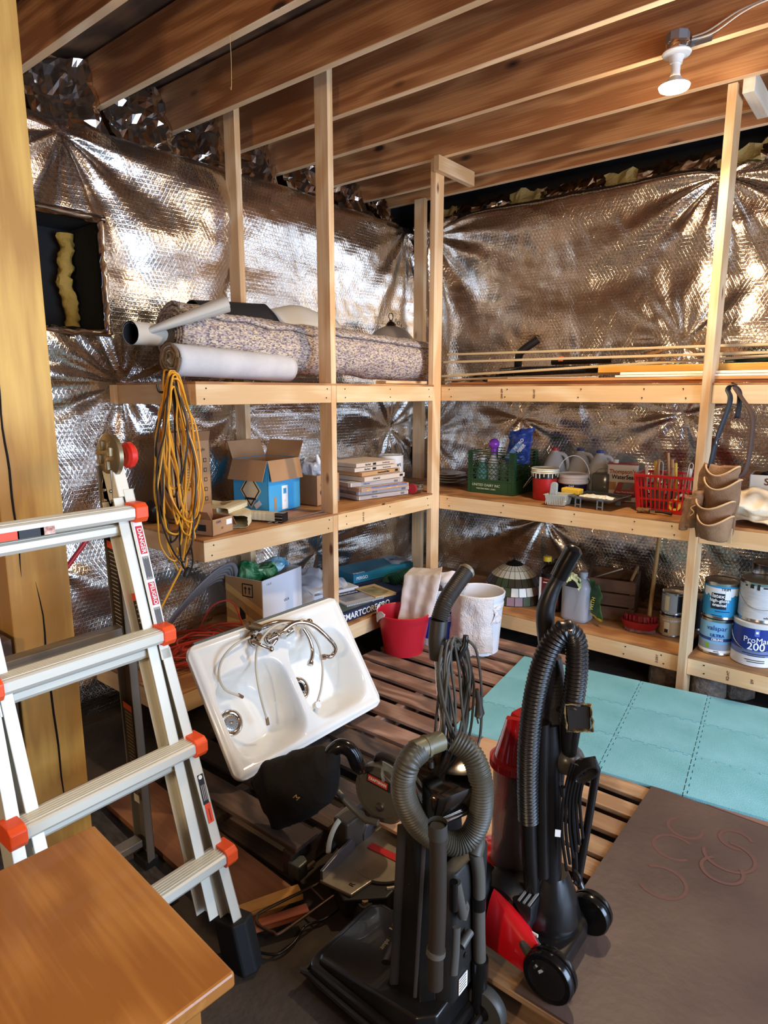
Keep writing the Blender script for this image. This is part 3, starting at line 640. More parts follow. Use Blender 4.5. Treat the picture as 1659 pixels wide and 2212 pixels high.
obj('red_band', MB().lathe([(.0325, 0), (.0325, .014)], 24, T(0, -.038, .031) @ RX(pi/2)), mat('print_red', (170, 40, 50), .5), t, smooth=35)
t = obj('thin_rod', MB().tube([V((-2.44, 2.10, ZML+.004)), V((-2.42, 2.49, ZML+.012))], .0025, 6), STEEL); tag(t, 'thin steel rod along the front of the left middle shelf', 'rod')
t = obj('thin_rod', MB().tube([V((-2.41, 2.12, ZML+.004)), V((-2.395, 2.47, ZML+.004))], .0025, 6), STEEL); tag(t, 'second thin steel rod, nearest the shelf edge', 'rod')

# hanging yellow and black cord
CORDY = mat('cord_yellow', (226, 158, 38), .45); CORDB = mat('cord_black', (38, 28, 18), .5)
t = thing('extension_cord', 'long yellow and black extension cord hung in loops from the upper left shelf', 'extension cord', (-2.44, 1.60, 1.66))
obj('hook', MB().tube(smooth_path([V((-.02, .055, -.035)), V((-.02, .0, -.028)), V((-.02, -.045, -.03)), V((-.02, -.055, .0))], 6), .005, 8), DARKM, t, smooth=True)
rnd = random.Random(4)
for k in range(19):
    L1 = rnd.uniform(.55, .80) if k > 3 else rnd.uniform(.42, .6); wd = rnd.uniform(.045, .085); ox = rnd.uniform(-.028, .028); oy = rnd.uniform(-.02, .03); sw = rnd.uniform(-.03, .03); sw2 = rnd.uniform(-.05, .05)
    pts = []
    for j in range(18):
        a = 2*pi*j/18; x_ = ox+.012*sin(a*2+k); y_ = -wd*sin(a)*(1.0+.25*cos(a*.5+k)*1)+sw2*(1-cos(a))/2+.012*sin(3*a+k)*(a > 1 and a < 5.3); z_ = -L1*(1-cos(a))/2+.004*k*(cos(a) > .8)
        top = max(0, cos(a)); y_ = y_*(1-.25*top)+oy*(1-top)
        pts.append(V((x_+.02*rnd.uniform(-1, 1)*(1-top)*.7, y_, z_-.012)))
    obj('cord_loop', MB().tube(smooth_path(pts, 6, True), .0043, 6, closed=True), CORDB if k % 4 == 0 else CORDY, t, smooth=True)
obj('cord_tail', MB().tube(smooth_path([(.0, -.02, -.70), (.0, .0, -.78), (.0, -.05, -.86), (.0, -.10, -.93), (-.01, -.13, -.98)], 8), .0043, 6), CORDY, t, smooth=True)
obj('cord_tail', MB().tube(smooth_path([(.0, .0, -.6), (.01, -.01, -.75), (.0, .03, -.83), (0, .055, -.78), (0, .05, -.70)], 8), .0043, 6), CORDB, t, smooth=True)
obj('plug', MB().lathe([(.006, 0), (.013, .01), (.015, .04), (.012, .048)], 14, T(0, .035, -.80) @ RX(2.6)), CORDB, t, smooth=True)

# --- upper left shelf ---
def spk(name):
    m = mat(name, (150, 132, 116), .95, bump=.7, bs=110); nt = m.node_tree; b = nt.nodes['Principled BSDF']; N = nt.nodes.new; L = nt.links.new
    tc = N('ShaderNodeTexCoord'); vo = N('ShaderNodeTexVoronoi'); vo.inputs['Scale'].default_value = 95; mp = N('ShaderNodeMapping'); mp.inputs['Scale'].default_value = (1, 1, 2.4); mp.inputs['Rotation'].default_value = (.6, .3, 0)
    L(tc.outputs['Object'], mp.inputs[0]); L(mp.outputs[0], vo.inputs[0]); sp = N('ShaderNodeSeparateColor'); L(vo.outputs['Color'], sp.inputs[0]); r = N('ShaderNodeValToRGB'); r.color_ramp.interpolation = 'CONSTANT'
    cols = [(0, (112, 100, 104)), (.12, (176, 162, 158)), (.3, (206, 188, 166)), (.5, (152, 136, 138)), (.62, (222, 204, 170)), (.74, (184, 170, 174)), (.88, (150, 128, 110)), (.95, (104, 100, 124))]
    for i, (p, c) in enumerate(cols):
        e = r.color_ramp.elements[i] if i < 2 else r.color_ramp.elements.new(p); e.position = p; e.color = (*lin(c), 1)
    L(sp.outputs[0], r.inputs[0]); L(r.outputs[0], b.inputs['Base Color']); return m
PAD = spk('rebond_foam')
def spiral_roll(t, name, m, p0, p1, r0, r1, turns, th, a_end=0, squash=1, sag=None, n=None, bumpy=0, endm=None):
    """a rolled sheet whose spiral end can be seen"""
    p0, p1 = V(p0), V(p1); ax = (p1-p0).normalized(); M_ = frame(p0, ax, z=(0, 0, 1)); L_ = (p1-p0).length; n = n or int(turns*26); k = 26
    def f(u, v):
        a = a_end-2*pi*turns*(1-u); r = r0+(r1-r0)*u; x = L_*v
        sg = sag(v) if sag else 0
        return M_ @ V((x, r*cos(a), r*sin(a)*squash+sg+bumpy*nz((x*7, cos(a)*1.5, sin(a)*1.5))))
    o = obj(name, MB().grid(f, n, k), m, t, smooth=True, fix=False); md = o.modifiers.new('s', 'SOLIDIFY'); md.thickness = th; md.offset = -1; return o
t = thing('carpet_roll', 'thick speckled rebond carpet padding roll lying along the upper left shelf', 'carpet roll', (-2.6, 2.6, ZU))
spiral_roll(t, 'rolled_padding', PAD, (-.10, -.82, .215), (.02, 1.02, .145), .035, .142, 4.6, .015, 2.4, .98, lambda v: -.012*sin(v*7)+.012*cos(v*5), bumpy=.018)
obj('loose_fibres', crumple(ball((-.09, -.81, .20), .08, (.5, .6, 1)), 20, 14, .05, 20, 2, cu=True), mat('fibre_brown', (86, 66, 48), .95), t)
CARP = mat('carpet_pile', (128, 104, 78), .98, bump=.8, bs=200); CARB = mat('carpet_backing', (206, 204, 204), .85, col2=(190, 190, 192), vs=8, bump=.1, bs=120)
t = thing('carpet_roll', 'white-backed beige carpet remnant rolled up under the left end of the speckled padding', 'carpet roll', (-2.55, 1.9, ZU))
o = spiral_roll(t, 'rolled_carpet', CARB, (.08, -.275, .078), (-.04, .50, .062), .022, .074, 2.6, .013, -1.2, 1, lambda v: 0)
o.data.materials.append(CARP)
p0 = V((.08, -.277, .078))
for k in range(3):   # rough pile edge seen on the end of the roll
    pts = [p0+V((.003*sin(a*5), -.004, 0))+V(((.017+.019*k+.0030*a)*cos(a), 0, (.017+.019*k+.0030*a)*sin(a))) for a in np.linspace(0, 2*pi, 36)]
    obj('pile_edge', MB().tube(pts, .0075, 6, flat=.8), CARP, t, smooth=True)
VIN = mat('vinyl_face', (206, 198, 184), .4); VINB = mat('vinyl_back', (36, 35, 37), .6)
def vinyl(label, secs, th=.0022):
    """sheet lofted through sections (lists of points); white outside, dark inside"""
    t = thing('vinyl_roll', label, 'vinyl flooring'); c = sum((V(p) for p in secs[0]), V())/len(secs[0]); t.location = (c.x, c.y, ZU+.2)
    O = T(-c.x, -c.y, -ZU-.2); S = [smooth_path([V(p) for p in s_], 5) for s_ in secs]; n = len(S[0])-1; m = len(S)-1
    def f(u, v):
        i = min(int(round(u*n)), n); x = v*m; j = min(int(x), m-1); q = x-j; return O @ (S[j][i]*(1-q)+S[j+1][i]*q)
    me = MB().grid(f, n, m*8)
    o = obj('face_sheet', me, VIN, t, smooth=True, fix=False, solid=th)
    me2 = MB().grid(lambda u, v: f(u, v), n, m*8); o2 = obj('dark_backing', me2, VINB, t, smooth=True, fix=False)
    return t, o, o2
def roll_sheet(label, p0, p1, r, open_=.0, squash=1, a0=0, turns=1.25, r_end=None):
    t = thing('vinyl_roll', label, 'vinyl flooring', ((V(p0)+V(p1))/2)); O = T(*(-(V(p0)+V(p1))/2))
    M_ = O @ frame(p0, V(p1)-V(p0), z=(0, 0, 1)); L_ = (V(p1)-V(p0)).length
    def mk(dr):
        def f(u, v):
            a = a0+2*pi*turns*u; rr = (r*(1-.18*u)+dr)*(1 if r_end is None else 1+(r_end/r-1)*v)
            return M_ @ V((L_*v, rr*cos(a), rr*sin(a)*squash))
        return f
    obj('face_sheet', MB().grid(mk(0), 48, 6), VIN, t, smooth=True, fix=False); obj('dark_backing', MB().grid(mk(-.0025), 48, 6), VINB, t, smooth=True, fix=False); return t
roll_sheet('loose roll of off-white vinyl flooring with dark backing, leftmost on the upper shelf', (-2.62, 1.535, ZU+.20), (-2.86, 2.05, ZU+.22), .042, squash=1.25, a0=.5)
roll_sheet('curled off-white vinyl flooring sheet lying on top, its heart-shaped open end up', (-2.47, 1.93, ZU+.345), (-2.66, 1.60, ZU+.20), .066, squash=.62, a0=-.4, r_end=.022, turns=1.1)
t = thing('vinyl_sheet', 'wide cream vinyl flooring sheet humped over behind the speckled padding', 'vinyl flooring', (-2.83, 2.4, ZU+.27))
def f(u, v): 
    y = -.42+.95*u; return V((.16-.26*v, y, .02+.085*sin(pi*min(1, v*1.1))+.05*math.exp(-((u-.72)/.18)**2)*sin(pi*v*.9)+.02*u))
obj('face_sheet', MB().grid(f, 36, 12), VIN, t, smooth=True, fix=False, solid=.003)
obj('dark_backing', MB().grid(lambda u, v: f(u, v)+V((.02*sin(v*3), -.03, .016+.012*sin(u*4))) if u < .5 else f(u, v)+V((0, 0, -.004)), 36, 12), VINB, t, smooth=True, fix=False)
# pendant dome in the corner
t = thing('pendant_lamp', 'greyish dome pendant lamp with chain resting behind the padding roll in the corner', 'lamp', (-2.86, 3.62, ZU+.24))
obj('dome', MB().lathe([(.17, -.02), (.168, .03), (.15, .08), (.11, .125), (.06, .15), (.03, .158)], 40, cap=False), mat('frosted_taupe', (150, 136, 122), .5), t, smooth=True, fix=False, solid=.004)
obj('cap', MB().lathe([(.036, .150), (.034, .17), (.022, .185), (.012, .19), (.012, .2)], 24), mat('bronze', (70, 52, 36), .4, .8), t, smooth=35)
obj('ring', MB().tube([V((0, .024*cos(a), .222+.024*sin(a))) for a in np.linspace(0, 2*pi, 20)[:-1]], .003, 6, closed=True), MATS['bronze'], t, smooth=True)
for k in range(9):
    c = V((.02+.012*k, .03+.014*k, .20-.017*k-.0012*k*k)); pts = [c+(V((.006*cos(a), .006*cos(a), .012*sin(a))) if k % 2 else V((.006*cos(a), -.006*cos(a), .012*sin(a)))) for a in np.linspace(0, 2*pi, 10)[:-1]]
    obj('chain_link', MB().tube(pts, .002, 5, closed=True), MATS['bronze'], t, smooth=True)
t = board('scrap_board', (-2.46, 3.02, ZU+.012), (-2.45, 3.42, ZU+.012), .08, .018, PINE, side=(1, 0, 0)); tag(t, 'short pine scrap on the upper shelf under the end of the padding roll', 'wood scrap')

# --- upper right shelf: trim boards, hoses ---
MOLD = mat('moulding_white', (232, 222, 206), .5)
def plank_at(name, label, cat, p0, p1, w_, t_, m, group=None, side=(0, 1, 0)): return tag(board(name, p0, p1, w_, t_, m, side=side), label, cat, group)
z = ZU
plank_at('trim_board', 'long reddish plank lying lowest along the front of the upper right shelf', 'board', (-2.33, 3.62, z+.008), (1.1, 3.62, z+.008), .12, .014, wood('cedar', (190, 122, 70), (150, 88, 46), .6, 20, .6, .03))
plank_at('trim_board', 'long golden pine board on top of the reddish plank', 'board', (-2.05, 3.60, z+.0235), (1.1, 3.61, z+.0235), .10, .015, wood('gold_pine', (226, 176, 112), (206, 146, 82), .55, 20, .5, .03))
plank_at('moulding', 'lower white moulding strip on the upper right shelf', 'moulding', (-1.27, 3.58, z+.037), (1.1, 3.60, z+.037), .06, .011, MOLD)
plank_at('moulding', 'second white moulding strip lying on the lower one', 'moulding', (-1.25, 3.595, z+.0515), (1.1, 3.61, z+.0515), .05, .013, MOLD)
plank_at('trim_board', 'short-ended yellow varnished board on top of the moulding pile', 'board', (-1.40, 3.66, z+.078), (1.1, 3.67, z+.078), .035, .036, wood('yellow_trim', (226, 176, 92), (204, 150, 66), .4, 30, .5, .0))
plank_at('paper_strip', 'flat white plastic strip at the front of the upper right shelf', 'strip', (-1.92, 3.585, z+.036), (-1.38, 3.585, z+.036), .05, .004, MOLD)
for k, (ya, za, yb, zb, lab) in enumerate(((3.66, .195, 3.95, .185, 'highest'), (3.62, .145, 3.9, .15, 'second highest'), (3.60, .055, 3.98, .20, 'second lowest'), (3.64, .03, 4.0, .12, 'lowest'))):
    plank_at('moulding', 'thin cream moulding with its end by the corner post, %s of four' % lab, 'moulding', (-2.42, ya, z+za), (1.0, yb, z+zb), .014, .014, mat('moulding_tan', (186, 164, 126), .6), 'four thin mouldings behind the corner post')
t = thing('vacuum_hose', 'black corrugated hose coiled flat on the upper right shelf', 'hose', (-1.75, 3.85, z+.05))
obj('corrugated_hose', ribbed(smooth_path([(-.32, -.10, .03), (-.15, -.13, .035), (.1, -.12, .035), (.4, -.08, .03), (.5, .06, .03), (.2, .12, .03), (-.2, .10, .03), (-.33, .03, .03)], 12), .022, .009, .002), BLACK, t, smooth=True)
obj('elbow_tube', MB().tube(smooth_path([(-.22, -.06, .04), (-.20, -.10, .10), (-.17, -.12, .15), (-.07, -.10, .22)], 8), .024, 14), BLACK, t, smooth=True)
obj('nozzle_tube', MB().tube([V((.0, -.05, .085)), V((.35, .0, .09))], .02, 14), BLACKG, t, smooth=True)
obj('red_clip', MB().box((.06, -.05, .1), (.03, .03, .03)), mat('clip_orange', (190, 90, 50), .5), t, bevel=.004)
o = obj('plastic_bag', crumple(lambda u, v: V((-.25+.5*u, -.10+.2*v, .015+.035*sin(pi*u)*sin(pi*v))), 30, 16, .035, 14, 8), mat('dark_film', (48, 38, 34), .2), None, T(-2.15, 3.80, z+.012), smooth=False); tag(o, 'dark crumpled plastic bag at the left end of the upper right shelf', 'plastic bag')
o = obj('tarp_roll', crumple(lambda u, v: V((-.35+1.2*u, .075*cos(2*pi*v), .075+.065*sin(2*pi*v))), 40, 24, .02, 9, 4, cv=True), mat('tarp_green', (26, 42, 30), .3, bump=.3, bs=40), None, T(-.45, 3.95, z), smooth=True); tag(o, 'dark green rolled tarp at the right end of the upper right shelf', 'tarp')

# --- right shelf, middle level ---
z = ZMR
PLATE = mat('stoneware', (196, 176, 148), .4)
for k in range(5):
    t = thing('plate', ['bottom plate', 'second plate from the bottom', 'middle plate', 'second plate from the top', 'top plate'][k]+' of the cream stoneware stack in the corner of the shelf', 'plate', (-2.56+.006*sin(k*3), 3.93+.006*cos(k*2), z+.017*k), 0, 'stack of stoneware plates')
    obj('dish', MB().lathe([(.06, .001), (.065, .0), (.085, .006), (.118, .014), (.12, .0165), (.115, .016), (.085, .0095), (.0, .007)], 36, cap=False), PLATE, t, smooth=True)
obj('dark_glaze', MB().lathe([(.0, .0085), (.07, .0085), (.083, .0105)], 30, cap=False), mat('glaze_brown', (110, 88, 66), .3), t, smooth=True)
o = obj('wire_rod', MB().tube([V((-2.55, 4.02, z+.055)), V((-2.24, 3.96, z+.035))], .006, 8), METAL); tag(o, 'thin metal rod leaning between the plates and the green crate', 'rod')
# milk crate
CG = mat('crate_green', (38, 74, 44), .45)
t = thing('milk_crate', 'dark green plastic milk crate on the right middle shelf', 'crate', (-2.105, 3.885, z), 0)
W_ = .335; H_ = .275; h2 = W_/2
b = MB(); b.box((0, 0, .004), (W_, W_, .008))
for a in range(4):
    M_ = RZ(a*pi/2)
    def bx(c, d): b.add([M_ @ v for v in (lambda q: [V(p) for p in q.v])(MB().box(c, d))], MB().box(c, d).f)
    bx((0, -h2+.002, .045), (W_-.01, .004, .085))
    for zz in (.006, .088, .125, .165, .20, .215, .235, .255, .272): bx((0, -h2, zz), (W_+.006, .009, .004 if zz > .1 and zz not in (.125, .165, .272) else .006))
    for xx in (-h2+.003, -h2+.03, h2-.03, h2-.003): bx((xx, -h2, H_/2), (.005, .008, H_))
    bx((-h2+.015, -h2+.002, H_/2), (.03, .003, H_)); bx((h2-.015, -h2+.002, H_/2), (.03, .003, H_))
obj('crate_frame', b, CG, t)
b = MB()
for a in range(4):
    M_ = RZ(a*pi/2)
    for s_ in (-1, 1):
        for k in range(-2, 11):
            x0 = -h2+.03+k*.030; x1 = x0+.112*s_*1; z0_, z1_ = .088, .20
            xa, xb = (x0, x0+.112) if s_ > 0 else (x0+.112, x0); 
            # clip to the panel
            def at(x): return z0_+(x-xa)/(xb-xa)*(z1_-z0_)
            lo, hi = max(min(xa, xb), -h2+.03), min(max(xa, xb), h2-.03)
            if hi-lo < .01: continue
            b.tube([M_ @ V((lo, -h2+.001, at(lo))), M_ @ V((hi, -h2+.001, at(hi)))], .0022, 4)
lt = obj('lattice', b, CG, t); lt['kind'] = 'stuff'
txt('UNITED DAIRY INC', .024, mat('print_pale', (196, 204, 170), .6), t, FY((-.03, -h2-.0035, .052))); txt('MARTINS FERRY, OHIO', .014, MATS['print_pale'], t, FY((-.03, -h2-.0035, .028)))
def bottle(name, label, cat, loc, r, h, m, cap, neck=.35, rz=0, tilt=0, group=None):
    M_ = T(*loc) @ RZ(rz) @ RX(tilt); t = thing(name, label, cat, M=M_, group=group)
    obj('bottle_body', MB().lathe([(r*.9, 0), (r, .004), (r, h*.55), (r*.9, h*.66), (r*neck, h*.80), (r*neck, h*.88)], 24), m, t, smooth=40)
    obj('cap', MB().lathe([(r*neck*1.25, h*.86), (r*neck*1.25, h), (r*neck*.6, h*1.005)], 18), cap, t, smooth=40); return t
PUR = mat('translucent_purple', (168, 78, 208), .15, trans=.4); TEALP = mat('teal_plastic', (120, 190, 186), .35); GLASS = mat('clear_glass', (230, 238, 235), .05, trans=.9)
bottle('spray_bottle', 'white bottle with a glossy purple top standing in the green crate', 'bottle', (-2.13, 3.80, z+.02), .036, .27, WHITE, PUR, .5)
obj('purple_dome', MB().grid(ball((0, 0, .30), .036, (1, 1, 1)), 20, 12, cu=True), PUR, bpy.data.objects['spray_bottle'], smooth=True)
bottle('bottle', 'teal bottle seen through the left lattice of the green crate', 'bottle', (-2.21, 3.79, z+.012), .04, .22, TEALP, WHITE, .4)
bottle('glass_jar', 'clear rounded jar standing at the back of the green crate', 'jar', (-2.07, 3.92, z+.012), .04, .30, GLASS, WHITE, .7)
bottle('bottle', 'grey-green bottle in the middle of the green crate', 'bottle', (-2.10, 3.885, z+.012), .032, .23, mat('grey_green', (150, 160, 130), .4), DARKM, .4)
o = obj('foam_ring', MB().tube([V((-2.20+.03*cos(a), 3.84, z+.275+.03*sin(a))) for a in np.linspace(0, 2*pi, 20)[:-1]], .01, 8, closed=True), mat('ring_tan', (190, 170, 130), .7), smooth=True); tag(o, 'tan ring poking above the left rim of the green crate', 'ring')
BB = mat('bag_blue', (34, 66, 150), .3); t = thing('wiper_bag', 'blue plastic bag of microfiber cloths sticking out of the green crate', 'bag', (-1.985, 3.85, z+.20))
obj('bag_film', crumple(lambda u, v: V((-.085+.17*u+.02*v, -.035*sin(pi*u)*(1-.5*v)+.02*v, .0+.20*v+.035*u*v)), 24, 20, .014, 18, 6), BB, t, solid=.002)
obj('light_window', crumple(lambda u, v: V((-.07+.05*u+.09*v, -.048-.006*v, .03+.10*v)), 8, 8, .004, 18, 6), mat('bag_lightblue', (110, 150, 210), .3), t)
txt('MICRO', .030, PRW, t, frame((.035, -.052, .125), (.6, 0, .75), z=(0, -1, 0)), bold=.0008); txt('FIBER', .030, PRW, t, frame((.055, -.054, .10), (.6, 0, .75), z=(0, -1, 0)), bold=.0008)
# red paint bucket
RED = mat('red_plastic', (190, 30, 34), .35); PAINTY = mat('dried_paint', (214, 206, 172), .6, col2=(230, 228, 216), vs=12); REDD = mat('red_enamel', (176, 32, 34), .4)
L_ = (-1.735, 3.745, z); a = face(L_)
t = thing('paint_pail', 'small red pail with a crusted cream rim and drips, right of the green crate', 'pail', L_)
obj('pail_body', MB().lathe([(.066, 0), (.070, .01), (.076, .15)], 32), REDD, t, smooth=35)
obj('black_band', MB().lathe([(.0775, .135), (.079, .172)], 32, cap=False), BLACK, t, smooth=True, fix=False)
obj('crusted_rim', MB().grid(lambda u, v: V(((.082+.004*sin(v*pi*5)+.003*nz((u*20, v*3, 0)))*cos(2*pi*u), (.082+.004*sin(v*pi*5)+.003*nz((u*20, v*3, 0)))*sin(2*pi*u), .165+.03*v)), 48, 10, cu=True), PAINTY, t, smooth=True, fix=False, solid=.003)
obj('paint_surface', MB().lathe([(.0, .188), (.08, .188)], 30, cap=False), PAINTY, t)
for k in range(9):
    aa = a+(-1.4+.33*k); L1 = .012+.022*random.random(); obj('paint_drip', MB().tube([V((.081*cos(aa), .081*sin(aa), .168)), V((.080*cos(aa), .080*sin(aa), .168-L1))], [.004, .003], 6), PAINTY, t, smooth=True)
obj('wire_handle', MB().tube([V((.081*cos(aa_)+0, .081*sin(aa_), .145)) + V((-.05*sin(s_), -.02*sin(s_), -.085*sin(s_))) for aa_, s_ in [(a-pi*.42+pi*-.35*q, pi*q) for q in np.linspace(0, 1, 16)]], .0016, 6), METAL, t, smooth=True)
# trays
t = thing('plastic_tub', 'small clear plastic tub with dried paint at the front of the right middle shelf', 'tub', (-1.575, 3.60, z), radians(3))
obj('tub_shell', MB().lathe([(.062, .002), (.066, .01), (.080, .062), (.088, .064)], 4, RZ(pi/4) @ Matrix.Diagonal((1.1, .95, 1, 1)), cap=False), mat('tub_plastic', (206, 204, 190), .3, trans=.25), t, fix=False, solid=.0025)
b = MB()
for k in range(12): b.box((-.058+.0105*k, -.0535, .032), (.003, .004, .05))
obj('ridges', b, MATS['tub_plastic'], t)['kind'] = 'stuff'
obj('dried_paint', crumple(lambda u, v: V((-.06+.12*u, -.05+.1*v, .03)), 10, 10, .006, 30, 2), PAINTY, t)
o = obj('pumice_stone', MB().prism([(.020*cos(a_), (.030 if sin(a_) > 0 else .0)+.020*sin(a_)+0) for a_ in np.linspace(0, pi, 10)]+[(-.022, -.05), (.022, -.05)], -.012, .012), mat('pumice', (160, 168, 170), .95, bump=.4, bs=120), None, frame((-1.60, 3.585, z+.085), (1, 0, 0), y=(0, .12, 1)), bevel=.003); tag(o, 'grey rounded pumice block standing upright in the clear tub', 'stone')
o = obj('sponge', MB().box((0, 0, 0), (.115, .065, .032)), mat('sponge_yellow', (232, 190, 60), .9, bump=.5, bs=150), None, T(-1.535, 3.70, z+.075) @ RZ(-.06) @ RY(.03), bevel=.006); tag(o, 'bright yellow grouting sponge behind the clear tub', 'sponge')
o = obj('tin_box', MB().box((0, 0, .029), (.11, .08, .058)), DARKM, None, T(-1.535, 3.71, z), bevel=.003); tag(o, 'dark tin under the yellow sponge', 'tin')
GALV = mat('galvanised', (150, 158, 164), .35, .85)
t = thing('paint_tray', 'metal roller tray with crusted white paint on folded wire legs', 'paint tray', (-1.365, 3.70, z), radians(-6))
obj('tray_pan', MB().grid(lambda u, v: V(((u-.5)*.27, -.13+.24*v, .062-.022*(min(u, 1-u, .12)/.12)*min(1, v/.12, (1-v)/.12)+.0)), 24, 20), GALV, t, smooth=35, fix=False, solid=.0015)
obj('rolled_edge', MB().tube([V((-.135, -.13, .063)), V((.135, -.13, .063)), V((.135, .11, .063)), V((-.135, .11, .063))], .0035, 6, closed=True), GALV, t, smooth=True)
obj('crusted_paint', crumple(lambda u, v: V((-.075+.2*u, -.115+.05*v, .060+.022*sin(pi*v)*(.5+.5*sin(pi*u)))), 30, 8, .010, 26, 4), PAINTY, t)
obj('dark_residue', crumple(lambda u, v: V((-.11+.22*u, -.05+.14*v, .054)), 20, 10, .006, 26, 9), mat('residue', (70, 60, 48), .5), t)
for x in (-.07, .065):
    b = MB(); b.box((x-.016, -.128, .030), (.007, .003, .06)); b.box((x+.016, -.128, .030), (.007, .003, .06)); b.box((x, -.128, .056), (.04, .003, .008)); b.box((x, -.128, .018), (.032, .003, .005)); obj('leg', b, mat('leg_steel', (150, 170, 184), .3, .7), t)
for x in (-.07, .065): obj('leg', MB().box((x, .1, .028), (.03, .003, .056)), MATS['leg_steel'], t)
# jugs
MILK = mat('jug_plastic', (206, 204, 200), .4, trans=.25)
def gallon(label, loc, capm, rz, lab=None, s=1, body=MILK):
    t = thing('gallon_jug', label, 'jug', loc, rz, 'plastic gallon jugs behind the pails')
    def f(u, v):
        z_ = .25*v; k = 1 if v < .45 else max(.0, 1-(v-.45)/.5)**.62; r = .075*k+.021*(1-k); e = 3.5 if v < .5 else 3.5-1.5*min(1, (v-.5)*2.5)
        a = 2*pi*u; c, d = cos(a), sin(a); q = (abs(c)**e+abs(d)**e)**(-1/e); return V((r*q*c, r*q*d, z_))*s
    obj('jug_body', MB().grid(f, 32, 26, cu=True), body, t, smooth=True, fix=False)
    obj('cap', MB().lathe([(.021*s, .243*s), (.021*s, .265*s), (.001, .268*s)], 20), capm, t, smooth=40)
    obj('handle', MB().tube(smooth_path([(.018*s, 0, .235*s), (.055*s, 0, .225*s), (.074*s, 0, .185*s), (.074*s, 0, .13*s), (.064*s, 0, .10*s)], 8), .011*s, 10), body, t, smooth=True)
    if lab: obj('paper_label', MB().grid(lambda u, v: V((f(u, .04+.38*v).x*1.01, f(u, .04+.38*v).y*1.01, f(u, .04+.38*v).z)), 32, 4, cu=True), lab, t, smooth=True, fix=False)
    return t
BCAP = mat('cap_blue', (34, 44, 110), .4)
gallon('gallon jug with a red cap and a dark lower label', (-1.80, 4.02, z), RED, .3, mat('label_maroon', (64, 22, 40), .5), 1.12)
gallon('gallon jug with a dark blue cap, half hidden behind the spackle pail', (-1.66, 4.10, z), BCAP, .3, None, 1.12)
gallon('gallon jug with a bright blue cap right of the spackle pail handle', (-1.50, 4.02, z), mat('cap_blue2', (40, 60, 140), .4), .4, None, 1.12)
t = thing('glass_jug', 'smoky clear square jug with a wire handle between the spackle pail and the white tin', 'jug', (-1.445, 3.93, z), .1)
obj('jug_body', MB().box((0, 0, .085), (.10, .10, .17)), mat('smoky', (120, 116, 108), .15, trans=.5), t, bevel=.012, smooth=True)
obj('wire_handle', MB().tube(smooth_path([(-.05, 0, .15), (-.02, 0, .19), (.05, 0, .185), (.055, 0, .1), (.055, 0, .02)], 6), .002, 6), METAL, t, smooth=True)
L_ = (-1.60, 3.86, z); a = face(L_)
t = thing('spackle_pail', 'white-lidded dark purple spackle pail with its wire handle up', 'pail', L_)
obj('pail_body', MB().lathe([(.078, 0), (.082, .01), (.087, .11)], 36), mat('label_purple', (32, 22, 52), .4), t, smooth=35)
obj('lid', MB().lathe([(.089, .100), (.094, .104), (.094, .118), (.0885, .121), (.0905, .135), (.097, .139), (.099, .155), (.09, .160), (.084, .152), (.001, .152)], 40, cap=False), mat('lid_white', (226, 214, 202), .45), t, smooth=35, fix=False)
obj('wire_handle', MB().tube([V((.098*cos(q)*cos(a+pi/2), .098*cos(q)*sin(a+pi/2), .125+.145*sin(q))) for q in np.linspace(0, pi, 28)], .0025, 6), WHITE, t, smooth=True)
txt('DAP', .016, PRW, t, T(0, 0, .088), cyl=(.0868, a-.1), bold=.0005); txt('DryDex', .028, mat('print_pink', (206, 170, 200), .6), t, T(0, 0, .058), cyl=(.0855, a+.1), bold=.0008)
# water seal tin
WS = mat('tin_offwhite', (206, 198, 184), .4); WR = mat('tin_red', (150, 34, 36), .4)
t = thing('sealer_tin', 'flat white and red rectangular sealer tin behind the red basket', 'tin', (-1.335, 3.98, z), radians(14))
obj('tin_body', MB().box((0, 0, .115), (.17, .10, .23)), WS, t, bevel=.004); obj('top_rim', MB().box((0, 0, .228), (.174, .104, .006)), WR, t); obj('cap', MB().lathe([(.016, 0), (.016, .02), (.013, .022)], 16, T(-.045, 0, .23)), WHITE, t)
obj('red_panel', MB().prism([(-.05, .03), (.084, .03), (.084, .12), (-.02, .12)], 0, .0006, FY((0, -.0502, 0))), WR, t)
obj('photo_panel', MB().prism([(.0, .075), (.05, .075), (.07, .118), (.01, .118)], .0006, .001, FY((0, -.0502, 0))), mat('print_grey', (128, 128, 118), .7), t); patch('wood_panel', .05, .05, mat('print_wood', (180, 130, 80), .6), t, FY((-.058, -.0504, .095)))
txt("Thompson's", .036, WR, t, FY((0, -.0506, .183)), bold=.0008, sx=.85); txt('WaterSeal', .036, INK, t, FY((.006, -.0506, .150)), bold=.001, sx=.85); txt('Clear Multi-Surface', .013, PRW, t, FY((.02, -.051, .06))); txt('Waterproofer', .012, PRW, t, FY((.0, -.051, .043)))
for k in range(3): patch('small_print', .12, .003, INK, t, FY((0, -.0504, .022-.006*k)))
